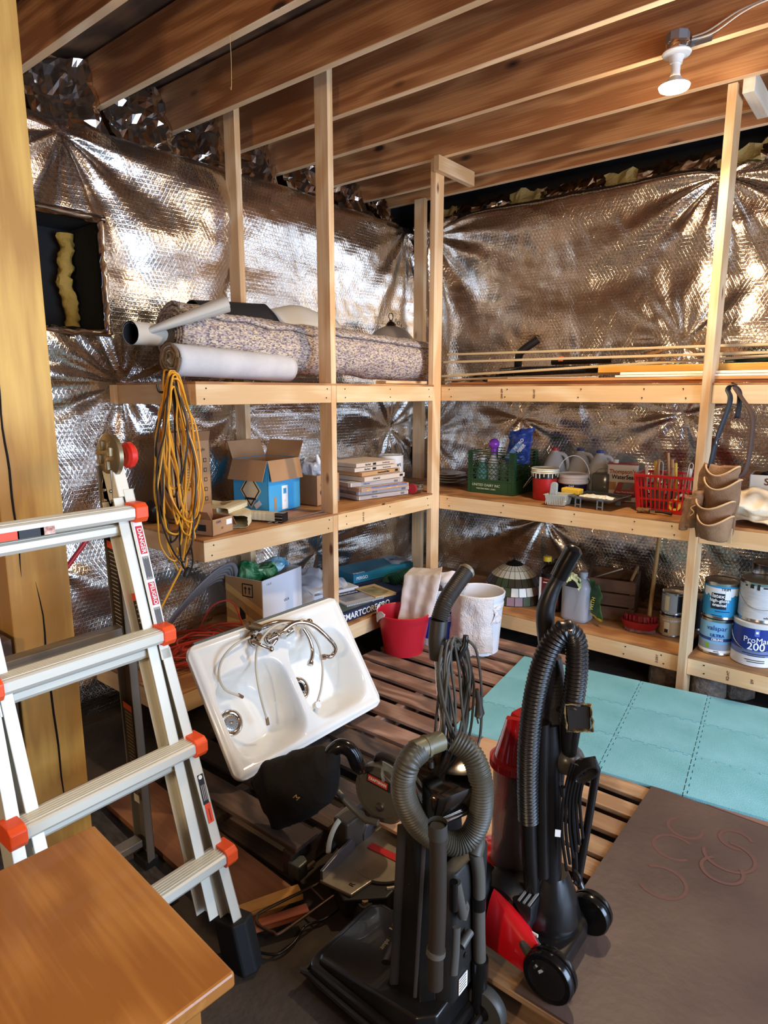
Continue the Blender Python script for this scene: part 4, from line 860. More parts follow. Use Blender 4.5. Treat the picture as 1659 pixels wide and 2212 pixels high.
# red basket
t = thing('storage_basket', 'bright red slotted plastic basket full of putty knives', 'basket', (-1.005, 3.80, z), radians(5))
b = MB(); H_ = .20
def wallpts(s_, k, x, zz, o_=0):
    tp_ = zz/H_; hx = .142+.022*tp_; hy = .095+.018*tp_
    return {0: V((x*hx/.15, -hy-o_, zz)), 1: V((hx+o_, x*hy/.15*1, zz)), 2: V((-x*hx/.15, hy+o_, zz)), 3: V((-hx-o_, -x*hy/.15, zz))}[k]
for k in range(4):
    n_ = 13 if k in (0, 2) else 9
    for zz, th_ in ((.0, .012), (.012, .008), (.068, .010), (.128, .012), (.196, .022)):
        p = [wallpts(0, k, x, zz) for x in (-.15, .15)]; q = [wallpts(0, k, x, zz+th_ if zz < .19 else .21, .001) for x in (-.15, .15)]
        nr = (V((p[0].x+p[1].x, p[0].y+p[1].y, 0))).normalized()*.004
        if zz > .19: nr = nr*3
        b.add([p[0], p[1], q[1], q[0], p[0]+nr, p[1]+nr, q[1]+nr, q[0]+nr], [(0, 1, 2, 3), (4, 7, 6, 5), (0, 4, 5, 1), (3, 2, 6, 7), (0, 3, 7, 4), (1, 5, 6, 2)])
    for i in range(n_+1):
        x = -.15+.3*i/n_; wd = .0035 if 0 < i < n_ else .012
        for za, zb in ((.0, .2),):
            p = wallpts(0, k, x, za); q = wallpts(0, k, x, zb); d = (wallpts(0, k, .01, 0)-wallpts(0, k, 0, 0)).normalized()*wd; nr = V((p.x, p.y, 0)); nr = V((0, -1, 0)) if k == 0 else V((1, 0, 0)) if k == 1 else V((0, 1, 0)) if k == 2 else V((-1, 0, 0)); nr *= .004
            b.add([p-d, p+d, q+d, q-d, p-d+nr, p+d+nr, q+d+nr, q-d+nr], [(0, 1, 2, 3), (4, 7, 6, 5), (0, 4, 5, 1), (3, 2, 6, 7), (0, 3, 7, 4), (1, 5, 6, 2)])
b.box((0, 0, .003), (.29, .195, .006)); obj('basket_shell', b, RED, t)
HAND = mat('handle_yellow', (226, 186, 66), .4); IVORY = mat('ivory', (216, 206, 184), .4); TANW = mat('wood_handle', (186, 134, 84), .5)
for k in range(9):
    x = -1.125+.028*k; y = 3.76+.02*(k % 3); m_ = [IVORY, TANW, HAND, STEEL][k % 4]; hh = .235+.015*((k*7) % 4)
    t = thing('putty_knife', ['white-handled scraper leftmost in the red basket', 'wooden-handled scraper, second from left in the red basket', 'yellow-handled scraper, third from left in the red basket', 'steel loop handle, fourth from left in the red basket', 'white handle, middle of the red basket', 'wooden handle right of the middle in the red basket', 'yellow handle, third from right in the red basket', 'steel loop handle, second from right in the red basket', 'white handle rightmost in the red basket'][k], 'scraper', M=T(x, y, z+.015) @ RY(.12*sin(k*2)) @ RX(.08), group='tools in the red basket')
    obj('blade', MB().box((0, 0, .05), (.022, .0015, .10)), STEEL, t)
    if m_ is STEEL: obj('loop_handle', MB().tube(smooth_path([(-.008, 0, .1), (-.01, 0, hh), (.008, 0, hh+.012), (.01, 0, hh-.03), (.006, 0, .1)], 5), .0022, 6), IVORY, t, smooth=True)
    else: obj('handle', MB().box((0, 0, (.1+hh)/2), (.016, .012, hh-.1)), m_, t, bevel=.004, smooth=True)
for k in range(4):
    o = obj('tape_roll', MB().lathe([(.02, 0), (.034, 0), (.034, .03), (.02, .03), (.02, 0)], 24, T(-.955+.035*k, 3.735+.01*k, z+.05+.03*(k % 2)) @ RX(pi/2), cap=False), HAND if k % 2 == 0 else IVORY, smooth=35); tag(o, ['yellow roll leftmost behind the slots of the red basket', 'ivory roll behind the slots of the red basket, left of centre', 'yellow roll behind the slots of the red basket, right of centre', 'ivory roll at the right behind the slots of the red basket'][k], 'tape roll')
t = thing('bread_bag_tool', 'grey wooden stick slanting up at the back of the red basket', 'stick', (-1.02, 3.86, z+.02)); obj('stick', MB().tube([V((0, 0, 0)), V((-.03, .0, .30))], .008, 8), TANW, t)
t = thing('paint_brush', 'crusty old paint brush lying in front of the red basket', 'paint brush', (-1.065, 3.645, z+.014), radians(-4))
obj('bristles', crumple(lambda u, v: V((-.065+.07*v, (.024-.008*v)*cos(2*pi*u), (.011)*sin(2*pi*u))), 16, 12, .006, 60, 1, cu=True), mat('bristle', (122, 96, 62), .9, bump=.8, bs=200, stretch=(.2, 1, 1)), t)
obj('ferrule', MB().box((.02, 0, 0), (.03, .03, .016)), METAL, t, bevel=.003); obj('handle', MB().tube([V((.035, 0, 0)), V((.07, 0, 0)), V((.12, .0, -.003))], [.009, .006, .009], 10), DARKM, t, smooth=True)
# box and cloth right of the post
t = thing('carton', 'white open box with black lettering behind the folded cream cloth on the middle shelf', 'box', (-.42, 3.93, z+.0), radians(4))
open_box(t, .42, .22, .235, mat('box_white', (214, 200, 180), .7), KRAFTI, ()); txt('Storm', .05, INKB, t, FY((-.08, -.1115, .20)), bold=.001)
o = obj('dark_bag', crumple(ball((0, 0, 0), .09, (2.0, 1, .5)), 40, 20, .03, 14, 5, cu=True), mat('dark_cloth', (44, 42, 52), .8), None, T(-.42, 3.93, z+.225)); tag(o, 'dark crumpled bag filling the white box behind the folded cream cloth', 'bag')
o = obj('folded_cloth', crumple(lambda u, v: V((-.19+.40*u, -.15+.30*(v if v < .5 else 1-v)*1.0-.0, .012+.13*(.5-.5*cos(2*pi*v))*(1-.25*u)+.015*sin(5*u))), 50, 40, .03, 7, 12, cv=False), mat('cloth_cream', (222, 204, 176), .9, bump=.2, bs=200), None, T(-.50, 3.70, z+.01), smooth=True, solid=.006, sub=0); tag(o, 'cream cloth folded in soft layers on the middle shelf right of the tool belt', 'cloth')
o = obj('folded_cloth', crumple(lambda u, v: V((-.20+.42*u, .16*cos(2*pi*v), .075+.068*sin(2*pi*v)+.01*sin(7*u))), 50, 30, .03, 8, 15, cv=True), MATS['cloth_cream'], None, T(-.46, 3.69, z), smooth=True); tag(o, 'thick cream cloth bundle beneath the thinner folded cloth at the right', 'cloth')

# tool belt hanging on the post
LEA = mat('leather_suede', (150, 114, 82), .85, col2=(122, 88, 60), vs=9, bump=.3, bs=160); LEAD = mat('leather_edge', (196, 160, 118), .8)
C_ = P(1548, 1090, Y=3.36)
t = thing('tool_belt', 'worn brown suede carpenter tool belt hanging by a dark strap on the right front post', 'tool belt', C_)
def pouch(c, w_, h, dp, tilt=0, m=LEA, nm='pouch'):
    def f(u, v):
        a = pi*u; ww = w_/2*(1-.22*(1-v)**2); y_ = -dp*sin(a)*(.55+.45*v); return V(c)+V((ww*cos(a), y_, -h*(1-v)+.016*v*cos(2*a)+.012*sin(a*2+c[0]*30)*v))
    o = obj(nm, crumple(f, 26, 14, .008, 14, 3), m, t, T() @ Matrix.Rotation(tilt, 4, 'Y'), smooth=True, fix=False, solid=.004)
    obj('pouch_rim', MB().tube([f(k/26, 1)+V((0, -.002, .0)) for k in range(27)], .0042, 6), LEAD, t, Matrix.Rotation(tilt, 4, 'Y'), smooth=True)
pouch((.012, .0, .165), .145, .13, .045); pouch((.02, -.012, .105), .160, .13, .06); pouch((.0, -.03, .01), .165, .11, .075); pouch((.01, -.045, -.06), .155, .10, .08)
obj('back_panel', crumple(lambda u, v: V(((u-.5)*(.15+.04*sin(pi*v)), .006, .19-.36*v)), 16, 24, .012, 12, 4), LEA, t, smooth=True, fix=False, solid=.005)
obj('side_sleeve', crumple(lambda u, v: V((-.075-.03*v+.026*cos(2*pi*u), -.02+.022*sin(2*pi*u), .06-.18*v)), 16, 16, .008, 20, 9, cu=True), LEA, t, smooth=True, fix=False, solid=.003)
obj('side_sleeve', crumple(lambda u, v: V((-.115-.02*v+.022*cos(2*pi*u), -.015+.02*sin(2*pi*u), .03-.17*v)), 16, 16, .008, 20, 7, cu=True), LEA, t, smooth=True, fix=False, solid=.003)
obj('loop_tab', MB().box((.07, -.01, -.14), (.02, .008, .07)), LEAD, t, bevel=.002); obj('leather_lace', MB().tube(smooth_path([(-.07, -.045, .0), (-.10, -.05, -.02), (-.085, -.052, -.04), (-.10, -.05, -.06)], 6), .003, 6), LEAD, t, smooth=True)
top = P(1583, 832, Y=3.44)-C_; STR = mat('strap_black', (24, 26, 34), .6); STRB = mat('strap_brown', (70, 48, 36), .7)
def strap(pts, m, w_=.026, nm='strap'):
    pts = resample(smooth_path(pts, 10), .012); v_ = MB(); n = len(pts)
    def f(u, v): i = min(int(round(u*(n-1))), n-1); return V(pts[i])+V(((v-.5)*w_*.7, (v-.5)*w_*.7, 0))
    obj(nm, MB().grid(f, n-1, 2), m, t, smooth=True, fix=False, solid=.003)
strap([(-.045, .01, .17), (-.03, .015, .30), (.005, .05, .48), top+V((-.02, 0, -.02)), top, top+V((.03, .0, -.03)), (top.x+.035, top.y-.0, top.z-.10), (top.x+.03, top.y, top.z-.16)], STR)
strap([(top.x+.01, top.y-.01, top.z-.01), (top.x+.045, top.y-.01, top.z-.06), (.105, .04, .42), (.115, .02, .30), (.105, .01, .17), (.07, .0, .13)], STRB, .024)
for s_ in (0, 1): obj('buckle', MB().tube([V((-.02+.012*cos(a), -.0, .275+.018*sin(a)))+V((.10*s_+.005, 0, .02)) for a in np.linspace(0, 2*pi, 12)[:-1]], .002, 6, closed=True), METAL, t, smooth=True)
obj('hanger_nail', MB().tube([V((top.x, top.y+.12, top.z+.0)), V((top.x, top.y-.02, top.z+.01))], .004, 8), NAIL, t)

# --- left shelf, bottom level ---
z = ZBL
t = thing('open_carton', 'white cardboard box with a tan striped end, stuffed with green packets, behind the sink', 'box', (-2.785, 2.36, z), radians(10))
WB = mat('box_bluewhite', (222, 226, 236), .7); BC = mat('box_tan', (176, 140, 92), .8); BY = mat('stripe_tan', (214, 176, 110), .8)
open_box(t, .26, .36, .30, WB, WB, ())
obj('tan_end', MB().box((0, -.181, .15), (.258, .001, .298)), BC, t)
for k in range(3): obj('diagonal_stripe', MB().prism([(-.129, .02+.10*k), (-.129, .06+.10*k), (.129, max(.0, -.10+.10*k)+.04), (.129, max(.0, -.10+.10*k))], 0, .0008, FY((0, -.1817, .0))), BY, t)
o_ = patch('arrow_frame', .075, .075, INK, t, FY((.03, -.1828, .235))); patch('arrow_field', .062, .062, BC, t, FY((.03, -.1834, .235)))
for s_ in (-.014, .014): obj('up_arrow', MB().prism([(-.003, -.02), (.003, -.02), (.003, .008), (.011, .008), (0, .022), (-.011, .008), (-.003, .008)], 0, .0008, FY((.03+s_, -.1838, .235))), INK, t)
obj('handle_hole', MB().prism([(-.02, -.045), (.02, -.03), (.02, .0), (-.02, .035)], 0, .0008, FY((-.01, -.1832, .10))), INK, t)
txt('UCA', .022, INKB, t, FX((.131, .03, .14))); txt('OLSE', .018, mat('print_lightgrey', (170, 172, 178), .7), t, FX((.131, -.12, .27)))
GRN = mat('packet_green', (28, 104, 58), .35, col2=(150, 200, 150), vs=14, edge=.62)
for k, (dx, dy, m_, lab) in enumerate(((-.03, -.09, GRN, 'crumpled green packet at the left in the white box'), (.02, .0, GRN, 'green and white crumpled packet in the middle of the white box'), (.0, .10, mat('packet_cyan', (70, 150, 190), .35, col2=(180, 214, 226), vs=10), 'light blue crumpled packet at the right in the white box'))):
    o = obj('packet', crumple(ball((0, 0, 0), .065, (1, 1.1, .8)), 30, 20, .035, 16, 30+k, cu=True), m_, None, T(-2.785+dx-dy*.17, 2.36+dy, z+.30)); tag(o, lab, 'packet')
o = obj('plastic_sheeting', crumple(lambda u, v: V((-.26+.32*u, -.22+.42*v, .04+.20*sin(pi*v*.9)*(.35+.65*sin(pi*u)))), 50, 50, .06, 6, 41), PLS, None, T(-2.72, 2.74, z)); tag(o, 'clear crumpled plastic sheeting bunched between the white box and the front post', 'plastic sheeting')
for v in o.data.vertices: v.co.z = max(v.co.z, .004)
NAVY = mat('box_navy', (26, 36, 74), .5, col2=(44, 54, 84), vs=6)
t = thing('flooring_box', 'dark navy flat box with big white lettering along the shelf edge', 'flooring box', (-2.515, 2.90, z+.001), radians(-2))
obj('box_body', MB().box((0, 0, .028), (.25, .72, .056)), NAVY, t, bevel=.002); patch('photo_print', .2, .30, mat('photo_grey', (120, 126, 128), .5, col2=(60, 90, 70), vs=10), t, T(.0, -.18, .0566))
txt('SMARTCORE PRO', .052, PRW, t, FX((.1256, -.09, .026)), bold=.001, ext=.0004)
txt('SMARTCORE', .04, PRW, t, frame((.09, .1, .0567), (0, 1, 0), y=(-1, 0, 0)))
t = thing('wood_catalogue', 'open tan and grey sample booklet lying on the navy flooring box', 'booklet', (-2.53, 2.86, z+.058), radians(-14))
obj('pages', MB().box((0, 0, .006), (.21, .27, .011)), mat('page_grey', (196, 198, 202), .6), t, bevel=.001); obj('tan_page', MB().box((-.02, .16, .010), (.23, .16, .016)), mat('page_tan', (196, 172, 128), .6), t, bevel=.001)
obj('photo_print', MB().prism([(-.09, .09), (.05, .09), (.09, .13), (.05, .22), (-.09, .20)], .0185, .0192), mat('print_dark', (52, 44, 34), .5, col2=(176, 166, 120), vs=8), t); patch('navy_title', .06, .26, NAVY, t, T(-.085, -.01, .0125)); patch('room_photo', .11, .2, mat('room_photo', (170, 174, 184), .5, col2=(120, 124, 136), vs=9), t, T(.0, -.01, .0122)); txt('SmartCore', .03, PRW, t, frame((-.085, 0, .0132), (0, 1, 0), y=(-1, 0, 0)))
for k in range(22): obj('binding_ring', MB().tube([V((.108+.005*cos(a), -.13+.012*k, .008+.007*sin(a))) for a in np.linspace(0, 2*pi, 8)[:-1]], .001, 4, closed=True), DARKM, t)
t = obj('flat_box', MB().box((0, 0, .02), (.26, .34, .04)), mat('box_greywhite', (206, 208, 216), .6), None, T(-2.79, 2.86, z+.045) @ RZ(-.2), bevel=.002); tag(t, 'pale blank flat box lying behind the booklet near the front post', 'box')
t = obj('flat_box', MB().box((0, 0, .02), (.28, .38, .043)), KRAFT, None, T(-2.79, 2.88, z+.0) @ RZ(-.1), bevel=.002); tag(t, 'brown flat box under the pale blank box', 'box')
t = thing('flooring_box', 'teal blue flat box toward the back corner', 'flooring box', (-2.78, 3.33, z+.07), radians(-12))
obj('box_body', MB().box((0, 0, .03), (.24, .52, .06)), mat('box_teal', (36, 128, 158), .45, col2=(30, 108, 140), vs=5), t, bevel=.002); txt('PERGO', .03, PRW, t, FX((.1206, -.19, .03))); txt('PERGO', .03, PRW, t, frame((.10, -.2, .0608), (0, 1, 0), y=(-1, 0, 0)))
obj('torn_wrap', crumple(lambda u, v: V((-.1+.2*u, .12+.14*v, .068)), 14, 10, .02, 22, 5), WRAP, t)
t = obj('flat_box', MB().box((0, 0, .033), (.25, .5, .066)), mat('box_navy2', (40, 48, 78), .6), None, T(-2.78, 3.33, z+.0) @ RZ(-.2), bevel=.002); tag(t, 'dark flat box beneath the teal flooring box', 'box')
HG = mat('hose_green', (24, 66, 50), .5)
t = thing('garden_hose', 'dark green corrugated hose coiled behind the white bucket', 'hose', (-2.55, 3.34, z))
obj('corrugated_hose', ribbed(smooth_path([(.0, -.10, .07), (.03, -.02, .10), (.03, .08, .09), (-.02, .13, .05), (-.08, .10, .045), (-.09, .0, .045), (-.04, -.09, .045)], 12), .04, .014, .005), HG, t, smooth=True)
# red cord pile
CORDR = mat('cord_red', (190, 66, 50), .45)
t = thing('extension_cord', 'tangled red-orange extension cord heaped on the left bottom shelf', 'extension cord', (-2.68, 1.80, z))
rnd = random.Random(9)
for k in range(15):
    pts = []; R0 = rnd.uniform(.08, .24); cx_ = rnd.uniform(-.06, .08); cy_ = rnd.uniform(-.08, .08); ph = rnd.uniform(0, 6)
    for j in range(12):
        a = 2*pi*j/12; pts.append(V((max(-.28, min(.29, cx_+R0*.75*cos(a+ph)*(1+.2*sin(2*a+k)))), cy_+R0*1.15*sin(a+ph), .012+.0075*k*(.5+.5*sin(a+k))+.018*rnd.random())))
    obj('cord_loop', MB().tube(smooth_path(pts, 5, True), .0048, 6, closed=True), CORDR, t, smooth=True)
obj('cord_loop', MB().tube(smooth_path([(-.1, .1, .08), (-.06, .16, .20), (.0, .24, .22), (.03, .28, .10), (.03, .3, .02)], 8), .0045, 6), CORDR, t, smooth=True)
# grey tubing bundle
GT = mat('tubing_grey', (120, 116, 116), .3, bump=.2, bs=30)
t = thing('tubing_bundle', 'bundle of stiff grey plastic strips arching up behind the ladder toward the white box', 'tubing', (-2.80, 1.95, z))
for k in range(6):
    dx = -.02*k; dz = -.022*k
    pts = smooth_path([(.10+dx, -.50+.02*k, -.02+.03*k), (.06+dx, -.30, .14+dz), (.02+dx, -.10, .27+dz), (.0+dx, .08, .36+dz), (-.02+dx, .20, .375+dz), (-.03+dx, .245, .33+dz), (-.03+dx, .25, .24+dz*.5)], 8)
    obj('plastic_strip', MB().tube(pts, .013, 8, flat=.6), GT, t, smooth=True)
o = obj('black_pipe', ribbed([V((-2.06, 1.44, .235)), V((-2.40, 1.66, .205))], .024, .02, .002), BLACK, smooth=35, M=T(-.24, .0, -.012)); tag(o, 'short black pipe poking out beneath the left end of the bottom shelf', 'pipe')

# --- right shelf, bottom level ---
z = ZBR
t = thing('leaded_lamp_shade', 'stained glass dome lamp shade with cream and flower panels on the right bottom shelf', 'lamp shade', (-1.97, 3.84, z))
prof = [(.052, .232), (.105, .205), (.15, .165), (.183, .115), (.203, .06), (.208, .0)]
GLC = [mat('glass_cream', (226, 214, 184), .25), mat('glass_green', (70, 80, 52), .3), mat('glass_white', (232, 224, 206), .25), mat('glass_mauve', (150, 122, 130), .3), mat('glass_dark', (66, 58, 42), .3)]
LEAD = mat('lead_came', (34, 28, 24), .5, .5); rnd = random.Random(3); nseg = 24; buckets = [MB() for _ in GLC]; cames = MB()
def shp(a, r, z_): return V((r*cos(a), r*sin(a), z_))
for j in range(5):
    for i in range(nseg):
        off = .5*(j % 2) if j > 1 else 0; a0, a1 = 2*pi*(i+off)/nseg, 2*pi*(i+1+off)/nseg; (r0, z0_), (r1, z1_) = prof[j], prof[j+1]
        c = 0 if j < 2 else rnd.choice([1, 4, 3, 4, 1]) if j == 2 else rnd.choice([2, 2, 1, 3, 4]) if j == 3 else rnd.choice([1, 2, 4, 3])
        s_ = .92; quad = [shp(a0+(a1-a0)*.04, r0, z0_), shp(a1-(a1-a0)*.04, r0, z0_), shp(a1-(a1-a0)*.04, r1, z1_), shp(a0+(a1-a0)*.04, r1, z1_)]
        buckets[c].add(quad, [(0, 1, 2, 3)]); cames.tube([shp(a0, r0, z0_), shp(a0, r1, z1_)], .002, 4)
    cames.tube([shp(2*pi*k/48, *prof[j+1]) for k in range(48)], .002, 4, closed=True)
for q, m_ in zip(buckets, GLC): 
    g_ = obj('glass_pieces', q, m_, t, fix=False, solid=.002); g_['kind'] = 'stuff'
obj('lead_cames', cames, LEAD, t)['kind'] = 'stuff'
obj('dark_lining', MB().lathe([(r-.006, z_-.002) for r, z_ in prof], 40, cap=False), mat('shade_dark', (50, 42, 30), .7), t, smooth=True, fix=False)
obj('top_cap', MB().lathe([(.06, .230), (.045, .245), (.02, .252), (.008, .262), (.004, .29), (.001, .30)], 20), LEAD, t, smooth=40); obj('cap_ring', MB().tube([V((.022*cos(a), .0, .27+.018*sin(a))) for a in np.linspace(0, 2*pi, 14)[:-1]], .002, 5, closed=True), LEAD, t)
def fjug(name, label, loc, rz, dims, m, capm, cap=(0, 0), grip=True):
    t = thing(name, label, 'jug', loc, rz); w_, d, h = dims
    def f(u, v):
        a = 2*pi*u; e = 5; c, s_ = cos(a), sin(a); q = (abs(c)**e+abs(s_)**e)**(-1/e); k = 1 if v < .78 else 1-.55*((v-.78)/.22)**2; k2 = min(1, v/.03+.9)
        return V((w_/2*q*c*k*k2, d/2*q*s_*k*k2, h*v))
    b = MB().grid(f, 36, 24, cu=True); b.f.append(tuple(range(24*36, 25*36))); obj('jug_body', b, m, t, smooth=45, fix=False)
    obj('neck', MB().lathe([(.022, h*.97), (.02, h*1.05)], 16, T(*cap, 0)), m, t, smooth=40); obj('cap', MB().lathe([(.026, h*1.03), (.026, h*1.12), (.022, h*1.13)], 18, T(*cap, 0)), capm, t, smooth=40)
    if grip: obj('handle', MB().tube(smooth_path([(-w_*.05, 0, h*.97), (w_*.1, 0, h*1.06), (w_*.33, 0, h*1.02), (w_*.42, 0, h*.85)], 6), .014, 10), m, t, smooth=True)
    return t
L_ = (-1.665, 3.79, z)
t = fjug('chemical_jug', 'black jug with a yellow cap and dark red label', L_, radians(6), (.155, .13, .30), BLACKG, mat('cap_yellow', (214, 176, 44), .4), (-.045, 0))
patch('red_label', .115, .17, mat('label_darkred', (108, 22, 30), .5), t, FY((.0, -.0655, .13))); patch('white_edge', .014, .17, PRW, t, FY((-.063, -.0657, .13)))
for k, (w_, zz, m_) in enumerate(((.06, .205, mat('print_gold', (200, 140, 60), .6)), (.07, .185, PRW), (.05, .10, MATS['print_gold']), (.06, .085, MATS['print_gold']), (.06, .07, PRW))): patch('print_line', w_, .006, m_, t, FY((-.01, -.066, zz)))
t = fjug('chemical_jug', 'grey plastic jug with a rag over its handle, right of the black jug', (-1.465, 3.70, z), radians(-4), (.17, .13, .27), mat('jug_grey', (150, 152, 160), .4), mat('jug_grey2', (150, 152, 160), .4), (.03, 0), False)
obj('dark_recess', MB().prism([(-.05, .215), (.03, .215), (.05, .262), (-.02, .262)], 0, .002, FY((0, -.0655, 0))), BLACK, t)
GBAG = mat('bag_green', (34, 72, 34), .4, col2=(46, 84, 40), vs=6)
o = obj('rag', crumple(lambda u, v: V((-.07+.13*u, -.05+.03*v, .0+.05*sin(pi*u)+.045*v)), 16, 10, .03, 22, 3), mat('rag_yellow', (206, 202, 150), .8, col2=(60, 120, 80), vs=14, edge=.6), None, T(-1.475, 3.655, z+.215), solid=.002); tag(o, 'torn yellow and green label flap on the front of the grey jug', 'rag')
t = thing('seed_bag', 'dark green bag with yellow trim lettered WITH draped over the side of the grey jug', 'bag', (-1.365, 3.665, z+.1))
f = lambda u, v: V((-.03+.08*u+.03*v, .02*cos(3*u)-.01*v, .175-.22*v-.02*u))
obj('bag_film', crumple(f, 14, 20, .02, 12, 7), GBAG, t, smooth=True, fix=False, solid=.003); obj('yellow_trim', crumple(lambda u, v: f(.0+u, .93+.07*v)+V((0, -.003, 0)), 14, 3, .02, 12, 7), mat('trim_yellow', (196, 176, 60), .5), t)
txt('WITH', .032, MATS['trim_yellow'], t, frame((.02, -.035, .04), (.15, 0, 1), z=(0, -1, 0)))
CR = wood('crate_wood', (120, 84, 56), (84, 56, 36), .8, 20, 1, .05)
t = thing('wooden_crate', 'dark old wooden crate at the back behind the green bag', 'crate', (-1.34, 3.93, z), radians(12))
for zz in (.05, .135, .22):
    for (c, d) in (((0, -.14, zz), (.30, .014, .075)), ((0, .14, zz), (.30, .014, .075)), ((-.143, 0, zz), (.014, .27, .075)), ((.143, 0, zz), (.014, .27, .075))): obj('slat', MB().box((0, 0, 0), d), CR, t, T(*c), bevel=.002)
for sx in (-1, 1):
    for sy in (-1, 1): obj('corner_post', MB().box((.128*sx, .125*sy, .13), (.018, .018, .26)), CR, t)
obj('base', MB().box((0, 0, .008), (.28, .27, .012)), CR, t)
obj('rope_handle', MB().tube(smooth_path([(.12, -.11, .255), (.135, -.06, .30), (.14, .02, .315), (.135, .08, .26)], 8), .009, 8), mat('rope_tan', (150, 118, 80), .9), t, smooth=True)
o = obj('paint_stick', MB().tube([V((-1.47, 3.98, z+.20)), V((-1.24, 3.80, z+.335))], .004, 6), WHITE); tag(o, 'thin white stick leaning across the top of the wooden crate', 'stick')
t = thing('deck_brush', 'red oval scrub brush with a light wooden pole leaning on the wall', 'brush', (-1.10, 3.74, z), radians(10))
RB = mat('brush_red', (150, 26, 30), .4)
def oval(r, z_, k=1.75): return [(k*r*cos(a), r*sin(a)) for a in np.linspace(0, 2*pi, 40)[:-1]]
def ovl(prof, m, nm):
    b = MB().lathe(prof, 40, Matrix.Diagonal((1.65, 1, 1, 1)), cap=False); return obj(nm, b, m, t, smooth=40, fix=False, solid=.003)
ovl([(.045, .006), (.052, .02), (.062, .055), (.066, .062), (.056, .064)], RB, 'brush_head')
for k in range(11): obj('rib', MB().box((0, 0, 0), (.006, .012, .04)), RB, t, T(.07*cos(pi+pi*k/10)*1.2, .045*sin(pi+pi*k/10), .078) @ RZ(.3*cos(k)))
obj('inner_block', MB().lathe([(.02, .03), (.04, .06), (.03, .09)], 20, Matrix.Diagonal((1.8, 1, 1, 1))), RB, t, smooth=40)
obj('bristles', crumple(lambda u, v: V((.088*cos(2*pi*u)*(1-.06*v), .054*sin(2*pi*u)*(1-.06*v), .001+.02*v)), 60, 4, .006, 60, 2, cu=True), mat('bristle_mix', (120, 84, 76), .9), t)
obj('pole', MB().tube([V((.045, .03, .07)), V((.045, .31, .62)), V((.045, .315, .66))], .012, 12), mat('pole_wood', (170, 130, 74), .5), t, smooth=True)
# paint cans
KR = mat('can_tan', (176, 148, 108), .5); GREYC = mat('can_grey', (150, 154, 154), .4); CANG = 'paint cans on the right bottom shelf'
L_ = (-.945, 3.80, z); a = face(L_)
t = can('paint_can', 'small tan-labelled quart can, bottom of the short stack left of the post', 'paint can', L_, .062, .125, METAL, a, labelm=KR, lid=False, group=CANG); patch('bar_label', .03, .06, mat('label_cream', (212, 200, 160), .6), t, T(0, 0, .055), cyl=(.063, a-.35)); patch('bar_code', .02, .02, INK, t, T(0, 0, .035), cyl=(.0645, a-.35)); txt('SATIN EXTERIOR', .014, PRW, t, T(0, 0, .095), cyl=(.0635, a+.1))
t = can('paint_can', 'small grey quart can with a dark side, on top of the tan-labelled can', 'paint can', (L_[0]+.004, L_[1]+.004, z+.129), .062, .125, METAL, a, labelm=GREYC, group=CANG); patch('cream_label', .025, .085, MATS['label_cream'], t, T(0, 0, .065), cyl=(.063, a-.55)); patch('dark_label', .05, .095, BLACK, t, T(0, 0, .065), cyl=(.063, a+.75))
L_ = (-.87, 3.99, z); a = face(L_)
t = can('paint_can', 'dark small can standing behind the short stack', 'paint can', L_, .066, .20, METAL, a, labelm=mat('label_black', (30, 28, 30), .4), group=CANG)
t = can('paint_can', 'dark small can, furthest back behind the short stack', 'paint can', (-.97, 4.04, z), .066, .20, METAL, a, labelm=MATS['label_black'], group=CANG)
VB = mat('label_skyblue', (120, 176, 214), .35); VN = mat('label_royal', (34, 62, 130), .4)
L_ = (-.685, 3.70, z); a = face(L_)
t = can('paint_can', 'light blue can lettered ULTRA CEILING standing right of the post', 'paint can', L_, .0835, .195, METAL, a, labelm=VB, lid=False, group=CANG)
obj('lower_label', MB().lathe([(.0845, .02), (.0845, .065)], 40, cap=False), mat('label_bluegrey', (140, 156, 176), .4), t, smooth=True, fix=False); obj('white_band', MB().lathe([(.0847, .014), (.0847, .028)], 40, cap=False), PRW, t, smooth=True, fix=False)
obj('royal_band', MB().lathe([(.0848, .078), (.0848, .094)], 40, cap=False), VN, t, smooth=True, fix=False)
a += .05
txt('valspar', .036, VN, t, T(0, 0, .148), cyl=(.0846, a-.05)); txt('ULTRA', .022, VN, t, T(0, 0, .108), cyl=(.0846, a), bold=.0008); txt('CEILING', .0155, PRW, t, T(0, 0, .086), cyl=(.0852, a), bold=.0004); txt('WHITE', .008, INK, t, T(0, 0, .021), cyl=(.085, a)); patch('green_leaf', .02, .025, mat('leaf_green', (120, 170, 50), .5), t, T(0, 0, .05), cyl=(.0848, a-.55))
t = can('paint_can', 'bright blue can with a torn label and hand-lettered TRIM, on the light blue can', 'paint can', (L_[0]+.004, L_[1]-.004, z+.199), .0835, .195, METAL, a, labelm=mat('label_cyan', (40, 140, 190), .35), group=CANG)
obj('worn_top', crumple(lambda u, v: V((.0852*cos(a-1.2+2.4*u), .0852*sin(a-1.2+2.4*u), .135+.035*v-.03*abs(nz((u*6, 0, 0)))*(1-v))), 30, 3, .0006, 30), mat('torn_white', (220, 222, 222), .6), t, fix=False)
patch('black_panel', .075, .085, mat('label_ink', (20, 26, 40), .4), t, T(0, 0, .10), cyl=(.0848, a-.15)); txt('latex', .030, PRW, t, T(0, 0, .128), cyl=(.086, a-.2), bold=.0004); txt('high-gloss', .024, PRW, t, T(0, 0, .103), cyl=(.086, a-.12), bold=.0004); txt('enamel', .024, PRW, t, T(0, 0, .080), cyl=(.086, a-.1), bold=.0004)
